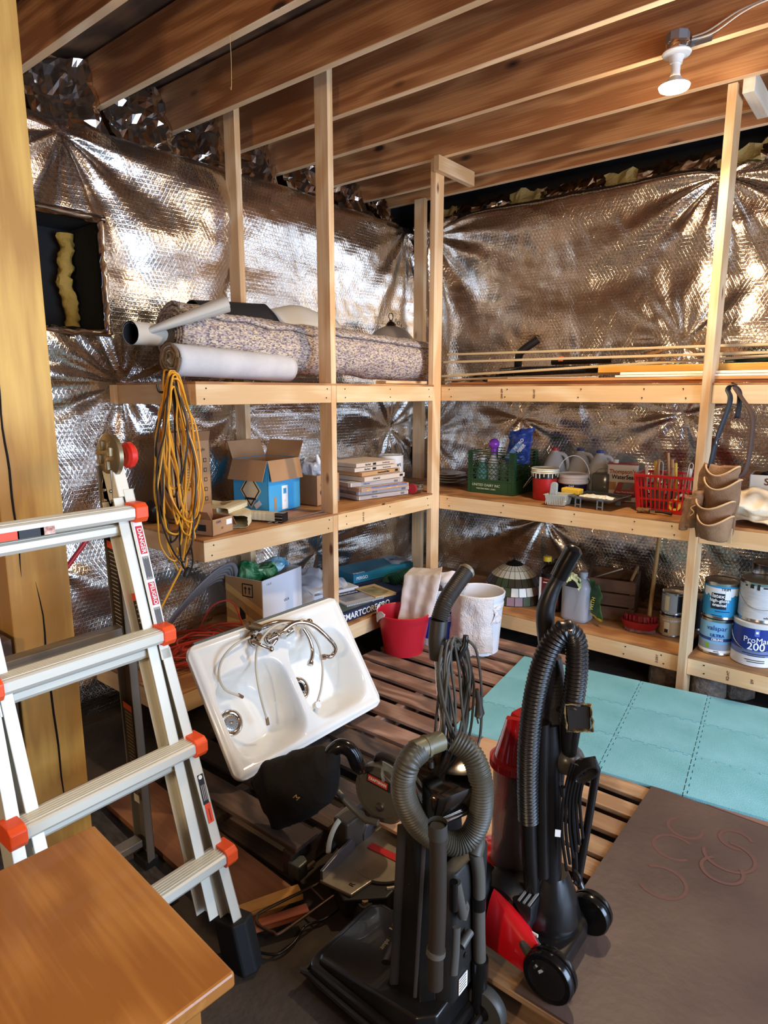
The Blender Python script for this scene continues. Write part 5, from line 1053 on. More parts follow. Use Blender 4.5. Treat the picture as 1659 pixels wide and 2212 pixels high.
txt('TRIM', .020, INK, t, T(0, 0, .165), cyl=(.0862, a+.2)); patch('ragged_patch', .03, .05, MATS['torn_white'], t, T(0, 0, .135), cyl=(.0856, a+.35)); patch('text_line', .07, .004, INK, t, T(0, 0, .045), cyl=(.0846, a+.1)); patch('text_line', .05, .004, INK, t, T(0, 0, .022), cyl=(.0846, a-.2))
L_ = (-.50, 3.685, z); a = face(L_); PB = mat('label_deepblue', (24, 44, 128), .35, col2=(30, 54, 140), vs=4); PWH = mat('pail_white', (214, 212, 210), .4)
t = can('paint_can', 'large white and deep blue paint pail with a wire handle and a big number 200', 'paint can', L_, .108, .225, PWH, a, lid=False, bail=True, group=CANG)
obj('blue_label', MB().lathe([(.1088, .085), (.1088, .20)], 48, cap=False), PB, t, smooth=True, fix=False); obj('fade_label', MB().lathe([(.1088, .055), (.1088, .085)], 48, cap=False), mat('label_fade', (110, 124, 170), .4), t, smooth=True, fix=False)
a += .05
txt('ProMar', .040, PRW, t, T(0, 0, .140), cyl=(.110, a)); txt('200', .055, PRW, t, T(0, 0, .106), cyl=(.110, a), bold=.0006); patch('crest', .022, .036, mat('crest_blue', (90, 110, 190), .4), t, T(0, 0, .18), cyl=(.1092, a)); patch('crest_mark', .012, .012, PRW, t, T(0, 0, .182), cyl=(.110, a))
for k, (w_, zz) in enumerate(((.12, .068), (.08, .058), (.09, .035), (.08, .025))): patch('text_line', w_, .004, INK, t, T(0, 0, zz), cyl=(.1092, a+.05*(k % 2)))
L2 = (-.495, 3.69, z+.229); t = can('paint_can', 'large plain grey-white can with paint drips, on top of the blue paint pail', 'paint can', L2, .100, .205, METAL, a, labelm=mat('label_grey', (196, 196, 198), .4, col2=(180, 182, 186), vs=20, stretch=(1, 1, 6)), group=CANG)
for k in range(6): patch('dark_drip', .012+.006*(k % 2), .008+.01*(k % 3), INK, t, T(0, 0, .183), cyl=(.1012, a-.8+.3*k))
obj('bail_handle', MB().tube([V(((.103)*cos(a+q), .103*sin(a+q), .15-.08*cos(q*1.0))) for q in np.linspace(-pi/2, pi/2, 16)], .0016, 6), METAL, t, smooth=True); txt('white', .016, INKB, t, T(0, 0, .03), cyl=(.1012, a+.3), shear=.3)
for k, (x, y, zz, lab) in enumerate(((-.50, 3.94, 0, 'lower metal can of the stack right at the back'), (-.50, 3.94, .204, 'open-topped metal can, upper of the pair right at the back'), (-.30, 3.92, 0, 'lower metal can of the stack at the picture edge'), (-.30, 3.92, .204, 'metal can with a black label, upper of the pair at the picture edge'))):
    can('paint_can', lab, 'paint can', (x, y, z+zz), .088, .20, METAL, a, labelm=[GREYC, MATS['label_grey'], GREYC, BLACK][k], group=CANG)
t = can('paint_can', 'dark-lidded can topping the back stack right of the post', 'paint can', (-.50, 3.94, z+.408), .088, .06, METAL, a, group=CANG)

# ---------------- buckets on the pallet ----------------
z = .121
def bucket(name, label, loc, r0, r1, h, m, rim=(.004, .02), bands=()):
    t = thing(name, label, 'bucket', loc)
    obj('shell', MB().lathe([(r0*.9, .004), (r0, 0), (r0, .01), (r1, h-rim[1]-.002), (r1+rim[0], h-rim[1]), (r1+rim[0]*1.6, h-.004), (r1+rim[0]*.5, h), (r1-.003, h-.006), (r0-.004, .012), (.001, .012)], 48, cap=False), m, t, smooth=35, fix=False)
    for bz in bands: q = r0+(r1-r0)*bz/h; obj('rib_band', MB().lathe([(q, bz-.004), (q+.005, bz-.003), (q+.005, bz+.003), (q, bz+.004)], 48, cap=False), m, t, smooth=True, fix=False)
    return t
CLO = mat('cloth_white', (222, 216, 218), .9, col2=(196, 168, 132), vs=5, edge=.68, bump=.15, bs=200)
RBK = mat('bucket_red', (186, 28, 44), .4)
L_ = (-2.19, 2.90, z); bucket('red_bucket', 'deep red plastic bucket with a white cloth over its rim', L_, .115, .152, .25, RBK, (.006, .025))
def drape(name, label, cat, L_, fn, m, nu=40, nv=40, amp=.012, sc=12, seed=1, th=.003): 
    o = obj(name, crumple(fn, nu, nv, amp, sc, seed), m, None, T(*L_), smooth=True, fix=False, solid=th); return tag(o, label, cat)
L_ = (-2.12, 3.17, z); t = bucket('white_bucket', 'white five gallon bucket with blue printing and cloths stuffed in, behind the red bucket', L_, .128, .146, .36, mat('bucket_white', (226, 226, 230), .4), (.005, .03), (.30,)); a = face(L_)
BP = mat('print_blue', (34, 62, 170), .4); obj('blue_print', MB().lathe([(.1315, .05), (.1435, .27)], 48, RZ(0), cap=False), BP, t, smooth=True, fix=False)
patch('white_panel', .09, .05, PRW, t, T(0, 0, .255), cyl=(.1445, a+.35)); txt('E', .085, PRW, t, T(0, 0, .105), cyl=(.137, a-.25), bold=.003)
for k in range(6): patch('print_line', .07, .003, PRW, t, T(0, 0, .21-.008*k), cyl=(.142, a+.3))
cA = radians(-135)
def f(u, v):   # cloth from the white bucket's rim down to the red bucket
    a_, b_, c_ = P(893+62*u, 1224+5*sin(u*3), Y=3.16), P(874+78*u, 1242, Y=3.045), P(860+74*u, 1342+8*sin(u*5), Y=2.93)
    q = a_.lerp(b_, v/.22) if v < .22 else b_.lerp(c_, (v-.22)/.78); return q+V((.5, -.8, .1))*(.007*sin(u*15+v*2)*min(1, v*3)+.012*sin(pi*v))
drape('cloth', 'long off-white stained cloth running from the white bucket into the red bucket', 'cloth', (0, 0, 0), f, CLO, 50, 40, .007, 11, 3)
def f(u, v):
    a_ = -2.9+1.25*u; r = .162-.004*v; return V((-2.19+r*cos(a_), 2.90+r*sin(a_), z+.26-.06*v*sin(pi*u)**.5+.012*sin(u*9)))
drape('cloth', 'corner of white cloth folded over the left rim of the red bucket', 'cloth', (0, 0, 0), f, mat('cloth_plain', (224, 218, 220), .9), 30, 12, .008, 14, 6)
o = obj('cloth', crumple(ball((0, 0, 0), .10, (1.1, .9, .75)), 44, 30, .05, 11, 19, cu=True), CLO, None, T(-2.09, 3.20, z+.36), smooth=True); tag(o, 'white and tan crumpled cloths heaped in the blue-printed white bucket', 'cloth')
L_ = (-1.86, 3.20, z); t = bucket('white_bucket', 'plain white bucket with a dirty terry cloth hung down its front', L_, .118, .142, .365, MATS['bucket_white'], (.005, .03), (.30, .285))
TER = mat('terry_cloth', (224, 216, 214), .95, col2=(176, 146, 112), vs=5, edge=.66, bump=.8, bs=120)
def f(u, v):
    a_ = radians(-150)+radians(122)*u; zz = .36-.335*v*(1-.05*sin(9*u)); r = .150+.006*sin(u*16+1)*min(1, v*3)+.012*v-.0; return V((r*cos(a_), r*sin(a_), zz))
drape('cloth', 'dirty white terry cloth hanging over the plain white bucket front', 'cloth', L_, f, TER, 60, 50, .008, 14, 8, .006)
o = obj('cloth', crumple(lambda u, v: V((.15*cos(-.5+.4*u), .15*sin(-.5+.4*u), .30-.10*v)), 10, 14, .02, 25, 8), CLO, None, T(*L_), smooth=True, solid=.004); tag(o, 'knotted rag end on the right side of the plain white bucket', 'rag')

def Pn(x, y, pt, n):
    d = ray(x, y); n = V(n); return CAM + d*((V(pt)-CAM).dot(n)/d.dot(n))
# =====================================================================
# SINK
# =====================================================================
ENA = mat('enamel_white', (236, 233, 224), .12, coat=.4); ENAE = mat('enamel_edge', (206, 196, 160), .4, col2=(120, 110, 80), vs=30, edge=.6)
A_, B_, G_ = 1.523, -.574, -.02
Ms = (RZ(A_) @ RX(B_) @ RY(G_)).to_3x3()
SM = frame((-1.975, 1.81, .40), Ms @ V((1, 0, 0)), y=Ms @ V((0, 0, 1)))
t = thing('kitchen_sink', 'white enamel double bowl sink leaning on the shelf', 'sink', M=SM)
SMI = SM.inverted(); nrm = SM.to_3x3() @ V((0, 0, 1))
def SL_(px, py, dz=0): return SMI @ Pn(px, py, SM.translation+nrm*dz, nrm)
def sstep(x): x = max(0, min(1, x)); return x*x*(3-2*x)
hw, hh = .42, .28
dl = SL_(501, 1560, -.15); dr = SL_(646, 1488, -.15)
def bowl(x, y, cx_, cy_, ax, ay, e=4.0):
    q = (abs((x-cx_)/ax)**e+abs((y-cy_)/ay)**e)**(1/e); return sstep((1.0-q)/.42)
def depth(x, y):
    ed = min(hw-abs(x), hh-abs(y)); rim = .010*sstep((ed-.004)/.02)-.006*sstep((ed-.03)/.02)
    sh = .03*y
    a = bowl(x+sh, y, -.195, -.055, .190, .195); b_ = bowl(x+sh, y, .195, -.035, .185, .200)
    return rim - .165*a - .155*b_ - .035*sstep(1-hypot(x-dl.x, y-dl.y)/.13)*a*0 
def f(u, v):
    x, y = (u*2-1), (v*2-1); r = .10
    # square to rounded rectangle
    X_, Y_ = x*hw, y*hh; cx_ = max(0, abs(X_)-(hw-.05)); cy_ = max(0, abs(Y_)-(hh-.05))
    l = hypot(cx_, cy_)
    if l > .05 or (cx_ > 0 and cy_ > 0):
        m_ = max(cx_, cy_); k = m_/l if l else 1; X_ = math.copysign(hw-.05+cx_*k, X_) if cx_ > 0 else X_; Y_ = math.copysign(hh-.05+cy_*k, Y_) if cy_ > 0 else Y_
    return V((X_, Y_, depth(X_, Y_)))
b = MB().grid(f, 168, 112)
obj('basin', b, ENA, t, smooth=True, fix=False, solid=.004)
ring = [f(u, 0) for u in np.linspace(0, 1, 60)]+[f(1, v) for v in np.linspace(0, 1, 40)]+[f(u, 1) for u in np.linspace(1, 0, 60)]+[f(0, v) for v in np.linspace(1, 0, 40)]
bb = MB(); n_ = len(ring); bb.add([p+V((0, 0, .001)) for p in ring]+[V((p.x*1.004, p.y*1.004, -.012)) for p in ring]+[V((p.x*.985, p.y*.985, -.026)) for p in ring], [(i, (i+1) % n_, n_+(i+1) % n_, n_+i) for i in range(n_)]+[(n_+i, n_+(i+1) % n_, 2*n_+(i+1) % n_, 2*n_+i) for i in range(n_)])
obj('rolled_edge', bb, ENA, t, smooth=True, fix=False)
obj('rubber_strip', MB().tube([V((-.37, .285, -.012)), V((.37, .285, -.012))], .008, 8), mat('strip_grey', (96, 104, 100), .6), t)
for (p, nm, full) in ((dl, 'strainer', 1), (dr, 'drain', 0)):
    d_ = depth(p.x, p.y)+.004
    obj(nm+'_ring', MB().lathe([(.030, -.006), (.036, .002), (.052, .003), (.056, -.001)], 32, T(p.x, p.y, d_), cap=False), CHROME, t, smooth=True, fix=False)
    if full:
        obj('strainer_basket', MB().lathe([(.0, .001), (.022, .003), (.033, .001)], 28, T(p.x, p.y, d_), cap=False), STEEL, t, smooth=True, fix=False)
        hb = MB()
        for k in range(16): hb.lathe([(.0017, 0), (.0017, .0006)], 6, T(p.x+.026*cos(k*pi/8), p.y+.026*sin(k*pi/8), d_+.0032))
        obj('strainer_holes', hb, INK, t)['kind'] = 'stuff'; obj('strainer_post', MB().lathe([(.004, 0), (.005, .012)], 10, T(p.x, p.y, d_)), CHROME, t, smooth=True)
    else: obj('drain_hole', MB().lathe([(.0, .0), (.031, .0005)], 28, T(p.x, p.y, d_-.001), cap=False), BLACKG, t, fix=False); obj('drain_cross', MB().tube([V((p.x-.02, p.y-.008, d_+.002)), V((p.x+.015, p.y-.02, d_+.002))], .004, 6), STEEL, t)
# faucet lying loose on the sink
t = thing('faucet', 'chrome two-handle gooseneck faucet with loose supply hoses, lying over the sink ledge', 'faucet', M=SM)
def path(pts, n=10): return smooth_path([SL_(x, y, dz) for x, y, dz in pts], n)
def chrome(nm, pts, r, m=CHROME, n=14): return obj(nm, MB().tube(path(pts), r, n), m, t, smooth=True)
chrome('bridge_bar', [(548, 1362, .035), (600, 1345, .05), (655, 1348, .05)], .0125)
chrome('gooseneck_spout', [(588, 1392, .04), (610, 1365, .07), (640, 1345, .10), (675, 1350, .11), (708, 1378, .10), (724, 1400, .08), (716, 1417, .055), (703, 1418, .05)], .0105)
obj('aerator', MB().lathe([(.014, 0), (.015, .022)], 18, frame(SL_(702, 1419, .05), SL_(702, 1419, .05)-SL_(716, 1417, .055), z=(0, 0, 1)) @ RY(pi/2)), CHROME, t, smooth=40)
chrome('side_spray', [(655, 1358, .06), (668, 1380, .055), (675, 1408, .045), (671, 1430, .04)], .0095)
obj('spray_head', MB().lathe([(.010, 0), (.014, .012), (.014, .026)], 18, frame(SL_(672, 1425, .04), SL_(668, 1440, .04)-SL_(672, 1420, .04), z=(0, 0, 1)) @ RY(pi/2)), CHROME, t, smooth=40)
for (x, y, dz, tx, ty) in ((546, 1386, .034, 585, 1402), (580, 1383, .034, 622, 1362)):
    p = SL_(x, y, 0); obj('handle_base', MB().lathe([(.026, 0), (.026, .006), (.018, .012), (.016, .045), (.019, .05), (.010, .06)], 24, T(p.x, p.y, dz-.02)), CHROME, t, smooth=40)
    chrome('lever', [(x, y, dz+.03), ((x+tx)/2, (y+ty)/2, dz+.045), (tx, ty, dz+.04)], .008)
    q = SL_(tx, ty, dz+.04); obj('lever_knob', MB().grid(lambda u, v: q+V((.014*cos(2*pi*u)*sin(pi*v), .014*sin(2*pi*u)*sin(pi*v), .014*cos(pi*v))), 16, 10, cu=True), CHROME, t, smooth=True)
q = SL_(668, 1344, .05); obj('ball_end', MB().grid(ball(q, .017), 18, 12, cu=True), CHROME, t, smooth=True)
obj('valve_body', MB().lathe([(.020, 0), (.020, .05), (.014, .055)], 20, frame(SL_(612, 1372, .037), (1, .2, 0), z=(0, 0, 1)) @ RY(pi/2)), CHROME, t, smooth=40)
obj('valve_body', MB().lathe([(.018, 0), (.018, .06), (.013, .065)], 20, frame(SL_(560, 1357, .037), (-1, .5, .2), z=(0, 0, 1)) @ RY(pi/2)), mat('brass_dark', (110, 88, 62), .35, .9), t, smooth=40)
obj('wing_nut', MB().box((0, 0, 0), (.04, .015, .02)), MATS['brass_dark'], t, T(*SL_(538, 1372, .03)) @ RZ(.6), bevel=.003)
HO = mat('braided_hose', (206, 196, 176), .5, trans=.1)
def shose(pts, nm='supply_hose'): return obj(nm, MB().tube(path(pts), .0052, 10), HO, t, smooth=True)
shose([(540, 1376, .04), (505, 1395, .05), (480, 1425, .04), (473, 1460, .02), (487, 1490, -.02), (518, 1503, -.05)])
shose([(655, 1352, .06), (620, 1345, .08), (585, 1358, .08), (558, 1395, .07), (553, 1440, .03), (562, 1500, .0), (577, 1556, -.06)])
shose([(640, 1350, .07), (665, 1358, .07), (688, 1395, .06), (697, 1440, .04), (694, 1485, .0), (686, 1515, -.03)])
for (x, y, dz, x2, y2) in ((515, 1501, -.048, 524, 1506), (576, 1550, -.055, 579, 1566), (688, 1512, -.03, 683, 1530)):
    a_, b__ = SL_(x, y, dz), SL_(x2, y2, dz-.01); obj('hose_end', MB().tube([a_, b__], .0075, 8), mat('brass_pale', (150, 120, 96), .35, .8), t)
a_ = SL_(684, 1524, -.03); obj('plastic_nut', MB().lathe([(.016, -.012), (.018, 0), (.016, .014)], 8, T(*a_)), WHITE, t); obj('quick_connector', MB().tube([a_, SL_(678, 1550, -.06)], .010, 12), mat('connector_grey', (190, 190, 186), .3), t, smooth=True)

# =====================================================================
# LADDER
# =====================================================================
ALU = mat('aluminium', (216, 212, 196), .42, .2, bump=.05, bs=30, stretch=(1, 1, .1)); ALUD = mat('aluminium_dull', (150, 140, 126), .45, .6); ORG = mat('cap_orange', (236, 84, 36), .4); RUB = mat('rubber_black', (18, 18, 20), .7)
DL = V((-.30, 0, 1)).normalized(); NL = V((1, 0, .30)).normalized(); LB = V((-1.291, .735, 0))
t = thing('ladder', 'multi-position aluminium ladder with orange rung caps', 'ladder', LB)
def Lp(y, s_, o=0): return DL*s_+V((0, y-.735, 0))+NL*o
def bar(nm, a, b_, wy, dp, m, par=None, side=None, bevel=.003): return board(nm, a, b_, dp, wy, m, par or t, side=side or NL, bevel=bevel)
SR_ = [1.353, 1.002, .675, .352]
def channel(nm, a, b_, inner, m=ALU, dp=.068, wy=.030):
    """C-section rail: web plus two flanges"""
    a, b_ = V(a), V(b_); L1 = (b_-a).length; M_ = frame((a+b_)/2, b_-a, y=NL); zc = M_.to_3x3() @ V((0, 0, 1)); sg = 1 if zc.y*inner > 0 else -1
    q = MB(); q.box((0, dp/2-.002, 0), (L1, .004, wy)); q.box((0, -dp/2+.002, 0), (L1, .004, wy)); q.box((0, 0, -sg*(wy/2-.002)), (L1, dp, .004)); return obj(nm, q, m, t, M_, bevel=.0012)
for (y0, sg) in ((.95, 1), (.515, -1)):
    channel('rail', Lp(y0-.028*sg, .20, -.035), Lp(y0-.028*sg, 1.40, -.035), -sg)           # inner, straight
    channel('rail', Lp(y0+.004*sg, .93, -.03), Lp(y0+.004*sg, 1.42, -.03), -sg)
    channel('rail', Lp(y0+.040*sg, .07, -.03), Lp(y0+.006*sg, .96, -.03), -sg)              # outer, flared
    obj('rubber_foot', MB().prism([(-.05, -.035), (.045, -.035), (.062, .0), (.045, .038), (-.05, .038)], -.0, .15), RUB, t, frame(Lp(y0+.043*sg, .005, -.03), NL, z=DL), bevel=.006)
def rung(s_, y0, y1, o=0, dp=.058, h=.030, nm='rung'):
    c0, c1 = Lp(y0, s_, o), Lp(y1, s_, o); L1 = (c1-c0).length; M_ = frame((c0+c1)/2, c1-c0, y=V((1, 0, 0)))
    q = MB(); q.prism([(-dp/2, -h/2), (dp/2-.008, -h/2), (dp/2, -h/2+.010), (dp/2, h/2-.004), (dp/2-.006, h/2), (-dp/2, h/2)], -L1/2, L1/2)
    for k in range(5): q.box((-dp/2+.010+.009*k, h/2+.0008, 0), (.003, .0016, L1*.98))
    Mr = M_ @ RY(pi/2) if False else frame((c0+c1)/2, V((1, 0, 0)), y=V((0, 0, 1)))
    return obj(nm, q, ALU, t, Mr)
for k, s_ in enumerate(SR_):
    fl = [0, 0, .018, .034][k]
    rung(s_, .515-fl+.0, .95+fl, .012, .062, .036)
    rung(s_-.035, .54, .922, -.045, .058, .030)
    for (y0, sg) in ((.95+fl, 1), (.515-fl, -1)):
        obj('rung_cap', MB().prism([(-.030, -.027), (.026, -.027), (.036, -.012), (.036, .016), (.022, .027), (-.030, .027)], -.019, .019), ORG, t, frame(Lp(y0+.006*sg, s_, .012), V((1, 0, 0)), y=V((0, 0, 1))), bevel=.003)
# back half, nearly closed
bk = V((-1.86, 1.03, .02))-LB
for (ya, yb, sg) in ((.93, 1.03, 1), (.54, .46, -1)):
    a_ = V((-1.755, ya, 1.42))-LB; b__ = V((-1.89, yb, .03))-LB; channel('back_rail', b__, a_, -sg, ALUD, .075, .028)
    obj('rubber_foot', MB().box((0, 0, .0), (.08, .05, .06)), RUB, t, T(b__.x, b__.y, b__.z), bevel=.005)
for z_ in (P(150, 1394, X=-1.80).z, P(260, 1672, X=-1.85).z, .13):
    k = (1.42-z_)/1.39; xa = -1.755-.135*k; q = MB().box((0, 0, 0), (.045, .42+.12*k, .026)); obj('back_rung', q, ALUD, t, T(xa-LB.x, (.735+.005*k)-LB.y, z_), bevel=.003)
# hinges
HNG = mat('hinge_bronze', (150, 134, 104), .35, .8)
for (y0, sg) in ((.935, 1), (.53, -1)):
    c = V((-1.745, y0, 1.455))-LB
    obj('hinge_disc', MB().lathe([(.02, -.014), (.052, -.012), (.062, -.006), (.062, .006), (.052, .012), (.02, .014)], 32, T(*c) @ RX(pi/2)), HNG, t, smooth=40)
    for q in range(4): obj('hinge_lug', MB().box((0, 0, 0), (.016, .012, .028)), HNG, t, T(c.x+.030*cos(q*1.57+.4), c.y-.016, c.z+.030*sin(q*1.57+.4)), bevel=.003)
    for (dx, tl) in ((.0, 1), (-.02, -1)):
        pl = MB().prism([(-.034, -.20), (.034, -.20), (.034, -.06), (.0, .0), (-.034, -.06)], -.004, .004); obj('hinge_plate', pl, HNG, t, frame(c+V((-.012*tl*0+dx, -.006*sg, -.03)), V((1, 0, -.2 if tl > 0 else .2)), y=V((.29*-1 if tl > 0 else .1, 0, 1))), bevel=.0015)
    obj('lock_knob', MB().lathe([(.030, 0), (.038, .008), (.038, .022), (.030, .030), (.012, .030), (.012, .018)], 28, T(c.x-.012, c.y+(.075 if sg > 0 else -.075), c.z-.005) @ RX(pi/2)), mat('knob_red', (226, 46, 32), .35), t, smooth=40)
    for q in range(4): obj('rivet', MB().lathe([(.006, 0), (.005, .004), (.001, .005)], 10, T(c.x+(.012 if q % 2 else -.02), c.y-.012, c.z-.10-.03*(q//2)) @ RX(pi/2)), METAL, t, smooth=True)
    bar('rail_sleeve', Lp(y0+.006*sg, 1.40, -.028), Lp(y0+.006*sg, 1.49, -.03), .036, .060, mat('sleeve_white', (222, 216, 198), .4))
# stickers
SRED = mat('sticker_red', (196, 30, 46), .5); SWH = mat('sticker_white', (232, 230, 226), .5); SOR = mat('sticker_orange', (232, 76, 34), .5); SBK = mat('sticker_black', (30, 26, 26), .5)
yl = .957
def stick(s0, s1, m, w_=.020, o=.0052, y_=yl): return patch('sticker', s1-s0, w_, m, t, frame(Lp(y_, (s0+s1)/2, o), -DL, z=NL))
patch('sticker', .34, .027, SWH, t, frame(Lp(yl, 1.178, .0046), -DL, z=NL))
stick(1.232, 1.312, SRED); stick(1.085, 1.150, SRED); stick(1.158, 1.225, mat('sticker_grey', (150, 146, 140), .5)); stick(1.025, 1.078, MATS['sticker_grey'])
txt('DANGER', .018, SWH, t, frame(Lp(yl, 1.270, .0062), -DL, z=NL), bold=.0003); txt('PELIGRO', .016, SWH, t, frame(Lp(yl, 1.117, .0062), -DL, z=NL), bold=.0003)
for k in range(5):
    for j, (s0, s1) in enumerate(((1.162, 1.221), (1.03, 1.074))): patch('small_print', (s1-s0)*(.95-.1*(k % 2)), .0016, SBK, t, frame(Lp(yl-.007+.0035*k, (s0+s1)/2, .0060), -DL, z=NL), .0004)
yo = .975; fr_ = lambda s_, o=.0056: frame(Lp(.95+.04-.034*(s_-.07)/.89, s_, o), -DL, z=NL)
patch('sticker', .085, .018, SBK, t, fr_(.545)); patch('sticker', .055, .018, SOR, t, fr_(.475)); [patch('small_print', .045, .002, MATS['print_dim'] if 'print_dim' in MATS else mat('print_dim', (170, 160, 150), .6), t, fr_(.535, .0064) @ T(0, -.005+.005*k, 0), .0004) for k in range(3)]; patch('small_print', .035, .003, mat('print_darkred', (150, 30, 20), .6), t, fr_(.470, .0064), .0004); obj('logo_dot', MB().lathe([(.006, 0), (.006, .0006)], 14, fr_(.58, .0062)), SWH, t)
# sticker along the top rung front and warning sheets inside the rails
def rs(y_, w_, m, h=.020): return patch('sticker', w_, h, m, t, frame(Lp(y_, SR_[0], .0)+V((.0438+.0, 0, -.004)), (0, 1, 0), z=(1, 0, 0)))
rs(.595, .075, SOR); rs(.66, .062, SBK); rs(.70, .035, mat('sticker_flame', (150, 60, 36), .5, col2=(230, 200, 180), vs=60))
for y0_, s0 in ((.9395, 1.16), (.9395, 1.05)): pass
def websheet(p0, p1, top=.022, w_=.050):
    c = (V(p0)+V(p1))/2; L1 = (V(p1)-V(p0)).length; M_ = frame(c, V(p1)-V(p0), z=(0, -1, 0)); patch('warning_sheet', L1, w_, SBK, t, M_)
    patch('orange_header', top, w_, SOR, t, M_ @ T(-L1/2+top/2, 0, .0008))
    for k in range(int(L1/.013)-3): patch('small_print', .003, w_*(.75-.2*((k*7) % 3)/3), mat('print_dim', (170, 160, 150), .6), t, M_ @ T(-L1/2+top+.012+.013*k, 0, .0008), .0004)
def bkp(z_, dy=-.0115): k = (1.42-z_)/1.39; return V((-1.755-.135*k, .93+.10*k+dy, z_))-LB
websheet(bkp(1.20), bkp(.80)); websheet(bkp(.66), bkp(.36)); websheet(Lp(.9255+.0, 1.13, -.035)+V((0, .003, 0)), Lp(.9255, 1.02, -.035)+V((0, .003, 0)))
patch('foot_square', .028, .032, ALU, t, frame(bkp(.30), (0, 0, 1), z=(0, -1, 0)))

# =====================================================================
# TABLE
# =====================================================================
t = thing('side_table', 'honey-coloured wooden side table in the near left corner', 'table', (-1.015, .275, 0), radians(-4.2))
obj('table_top', MB().box((0, 0, 0), (.52, .56, .028)), TABLE, t, T(0, 0, .706), bevel=.005)
for (x, y) in ((.20, .22), (-.20, .22), (.20, -.22), (-.20, -.22)): obj('leg', MB().box((0, 0, 0), (.69, .04, .04)), TABLE, t, T(x, y, .346) @ RY(pi/2), bevel=.004)
for (c, a, l) in (((0, .22, .66), 0, .36), ((0, -.22, .66), 0, .36), ((.20, 0, .66), pi/2, .40), ((-.20, 0, .66), pi/2, .40)): obj('apron', MB().box((0, 0, 0), (l, .02, .065)), TABLE, t, T(*c) @ RZ(a), bevel=.002)

# =====================================================================
# CEILING LAMPS AND CABLE
# =====================================================================
POR = mat('porcelain', (232, 230, 224), .25); GLOW = mat('bulb_face', (255, 226, 180), .5, emit=22)
def lampholder(label, loc):
    t = thing('ceiling_lamp', label, 'ceiling lamp', loc)
    obj('junction_box', MB().prism([(.045*cos(pi/8+k*pi/4), .045*sin(pi/8+k*pi/4)) for k in range(8)], .0, .062), mat('box_galvanised', (150, 152, 156), .4, .6), t, T(0, 0, .105), bevel=.002)
    obj('foil_tape', crumple(lambda u, v: V((.046*cos(2*pi*u), .046*sin(2*pi*u), .104+.025*v)), 24, 4, .006, 40, 3, cu=True), CRUMPLE, t)
    obj('bracket', MB().box((.08, .036, .13), (.08, .003, .025)), GALV, t)
    obj('porcelain_holder', MB().lathe([(.0, .100), (.052, .100), (.056, .094), (.052, .088), (.030, .082), (.024, .06), (.024, .055)], 36), POR, t, smooth=40)
    obj('bulb_neck', MB().lathe([(.018, .055), (.018, .02), (.022, .006)], 24, cap=False), mat('bulb_white', (236, 232, 224), .3), t, smooth=True, fix=False)
    obj('bulb_reflector', MB().lathe([(.022, .008), (.040, -.012), (.056, -.020), (.060, -.026)], 32, cap=False), MATS['bulb_white'], t, smooth=True, fix=False)
    obj('bulb_face', MB().lathe([(.060, -.026), (.056, -.036), (.035, -.040), (.0, -.041)], 32, cap=False), GLOW, t, smooth=True, fix=False)
    return t
lampholder('lit white flood bulb in a porcelain holder on a joist at upper right', (-.905, 2.998, 2.875))
lampholder('unseen fill bulb added at the far side, right of the camera', (1.5, .38, 2.875))  # second holder added out of view for the near-side light
t = thing('fill_lamp', 'unseen fill lamp on a stand, added behind the camera', 'lamp', (-.55, -1.25, 0))  # unseen stand lamp, added to carry the warm fill
obj('stand', MB().lathe([(.14, 0), (.13, .02), (.012, .03), (.012, 1.62), (.02, 1.64)], 20), DARKM, t, smooth=40)
obj('bulb', MB().grid(ball((0, 0, 1.72), .035), 16, 10, cu=True), mat('bulb_glass', (255, 236, 210), .1, trans=1), t, smooth=True)
ROM = mat('cable_white', (226, 220, 208), .5)
o = obj('electric_cable', MB().tube(smooth_path([(-.86, 3.035, 3.03), (-.80, 3.036, 3.035), (-.70, 3.036, 3.07), (-.60, 3.036, 3.085), (-.45, 3.036, 3.13), (.2, 3.036, 3.2)], 8), .0055, 8, flat=.6), ROM, smooth=True); tag(o, 'upper white cable stapled along the joist to the lamp box', 'cable')
o = obj('electric_cable', MB().tube(smooth_path([(-.86, 3.030, 3.018), (-.78, 3.031, 3.02), (-.68, 3.031, 3.06), (-.58, 3.031, 3.075), (-.3, 3.036, 3.085), (.3, 3.036, 3.09)], 8), .0055, 8, flat=.6), ROM, smooth=True); tag(o, 'lower white cable stapled along the joist to the lamp box', 'cable')
p = P(497, 95, Y=1.826); p.z = 3.02; q = P(500, 190, Y=1.826)
o = obj('loose_string', MB().tube(smooth_path([p, (p+q)/2+V((.004, 0, 0)), q, q+V((-.008, 0, .005))], 6), .0012, 5), mat('string', (206, 170, 120), .7), smooth=True); tag(o, 'thin loose string hanging from a joist', 'string')

# =====================================================================
# MITER SAW
# =====================================================================
SGY = mat('saw_grey', (104, 98, 86), .45, .3); SAL = mat('saw_table', (170, 160, 138), .4, .5, col2=(150, 138, 116), vs=8); SDK = mat('saw_dark', (38, 35, 32), .5); SRD = mat('saw_red', (196, 36, 40), .4)
t = thing('miter_saw', 'grey miter saw with a black dust bag, behind the black vacuum', 'saw', M=T(-1.25, 1.50, 0) @ RZ(radians(4)) @ Matrix.Scale(.86, 4)); SWI = (T(-1.25, 1.50, 0) @ RZ(radians(4)) @ Matrix.Scale(.86, 4)).inverted(); I = T(0, 0, 0)
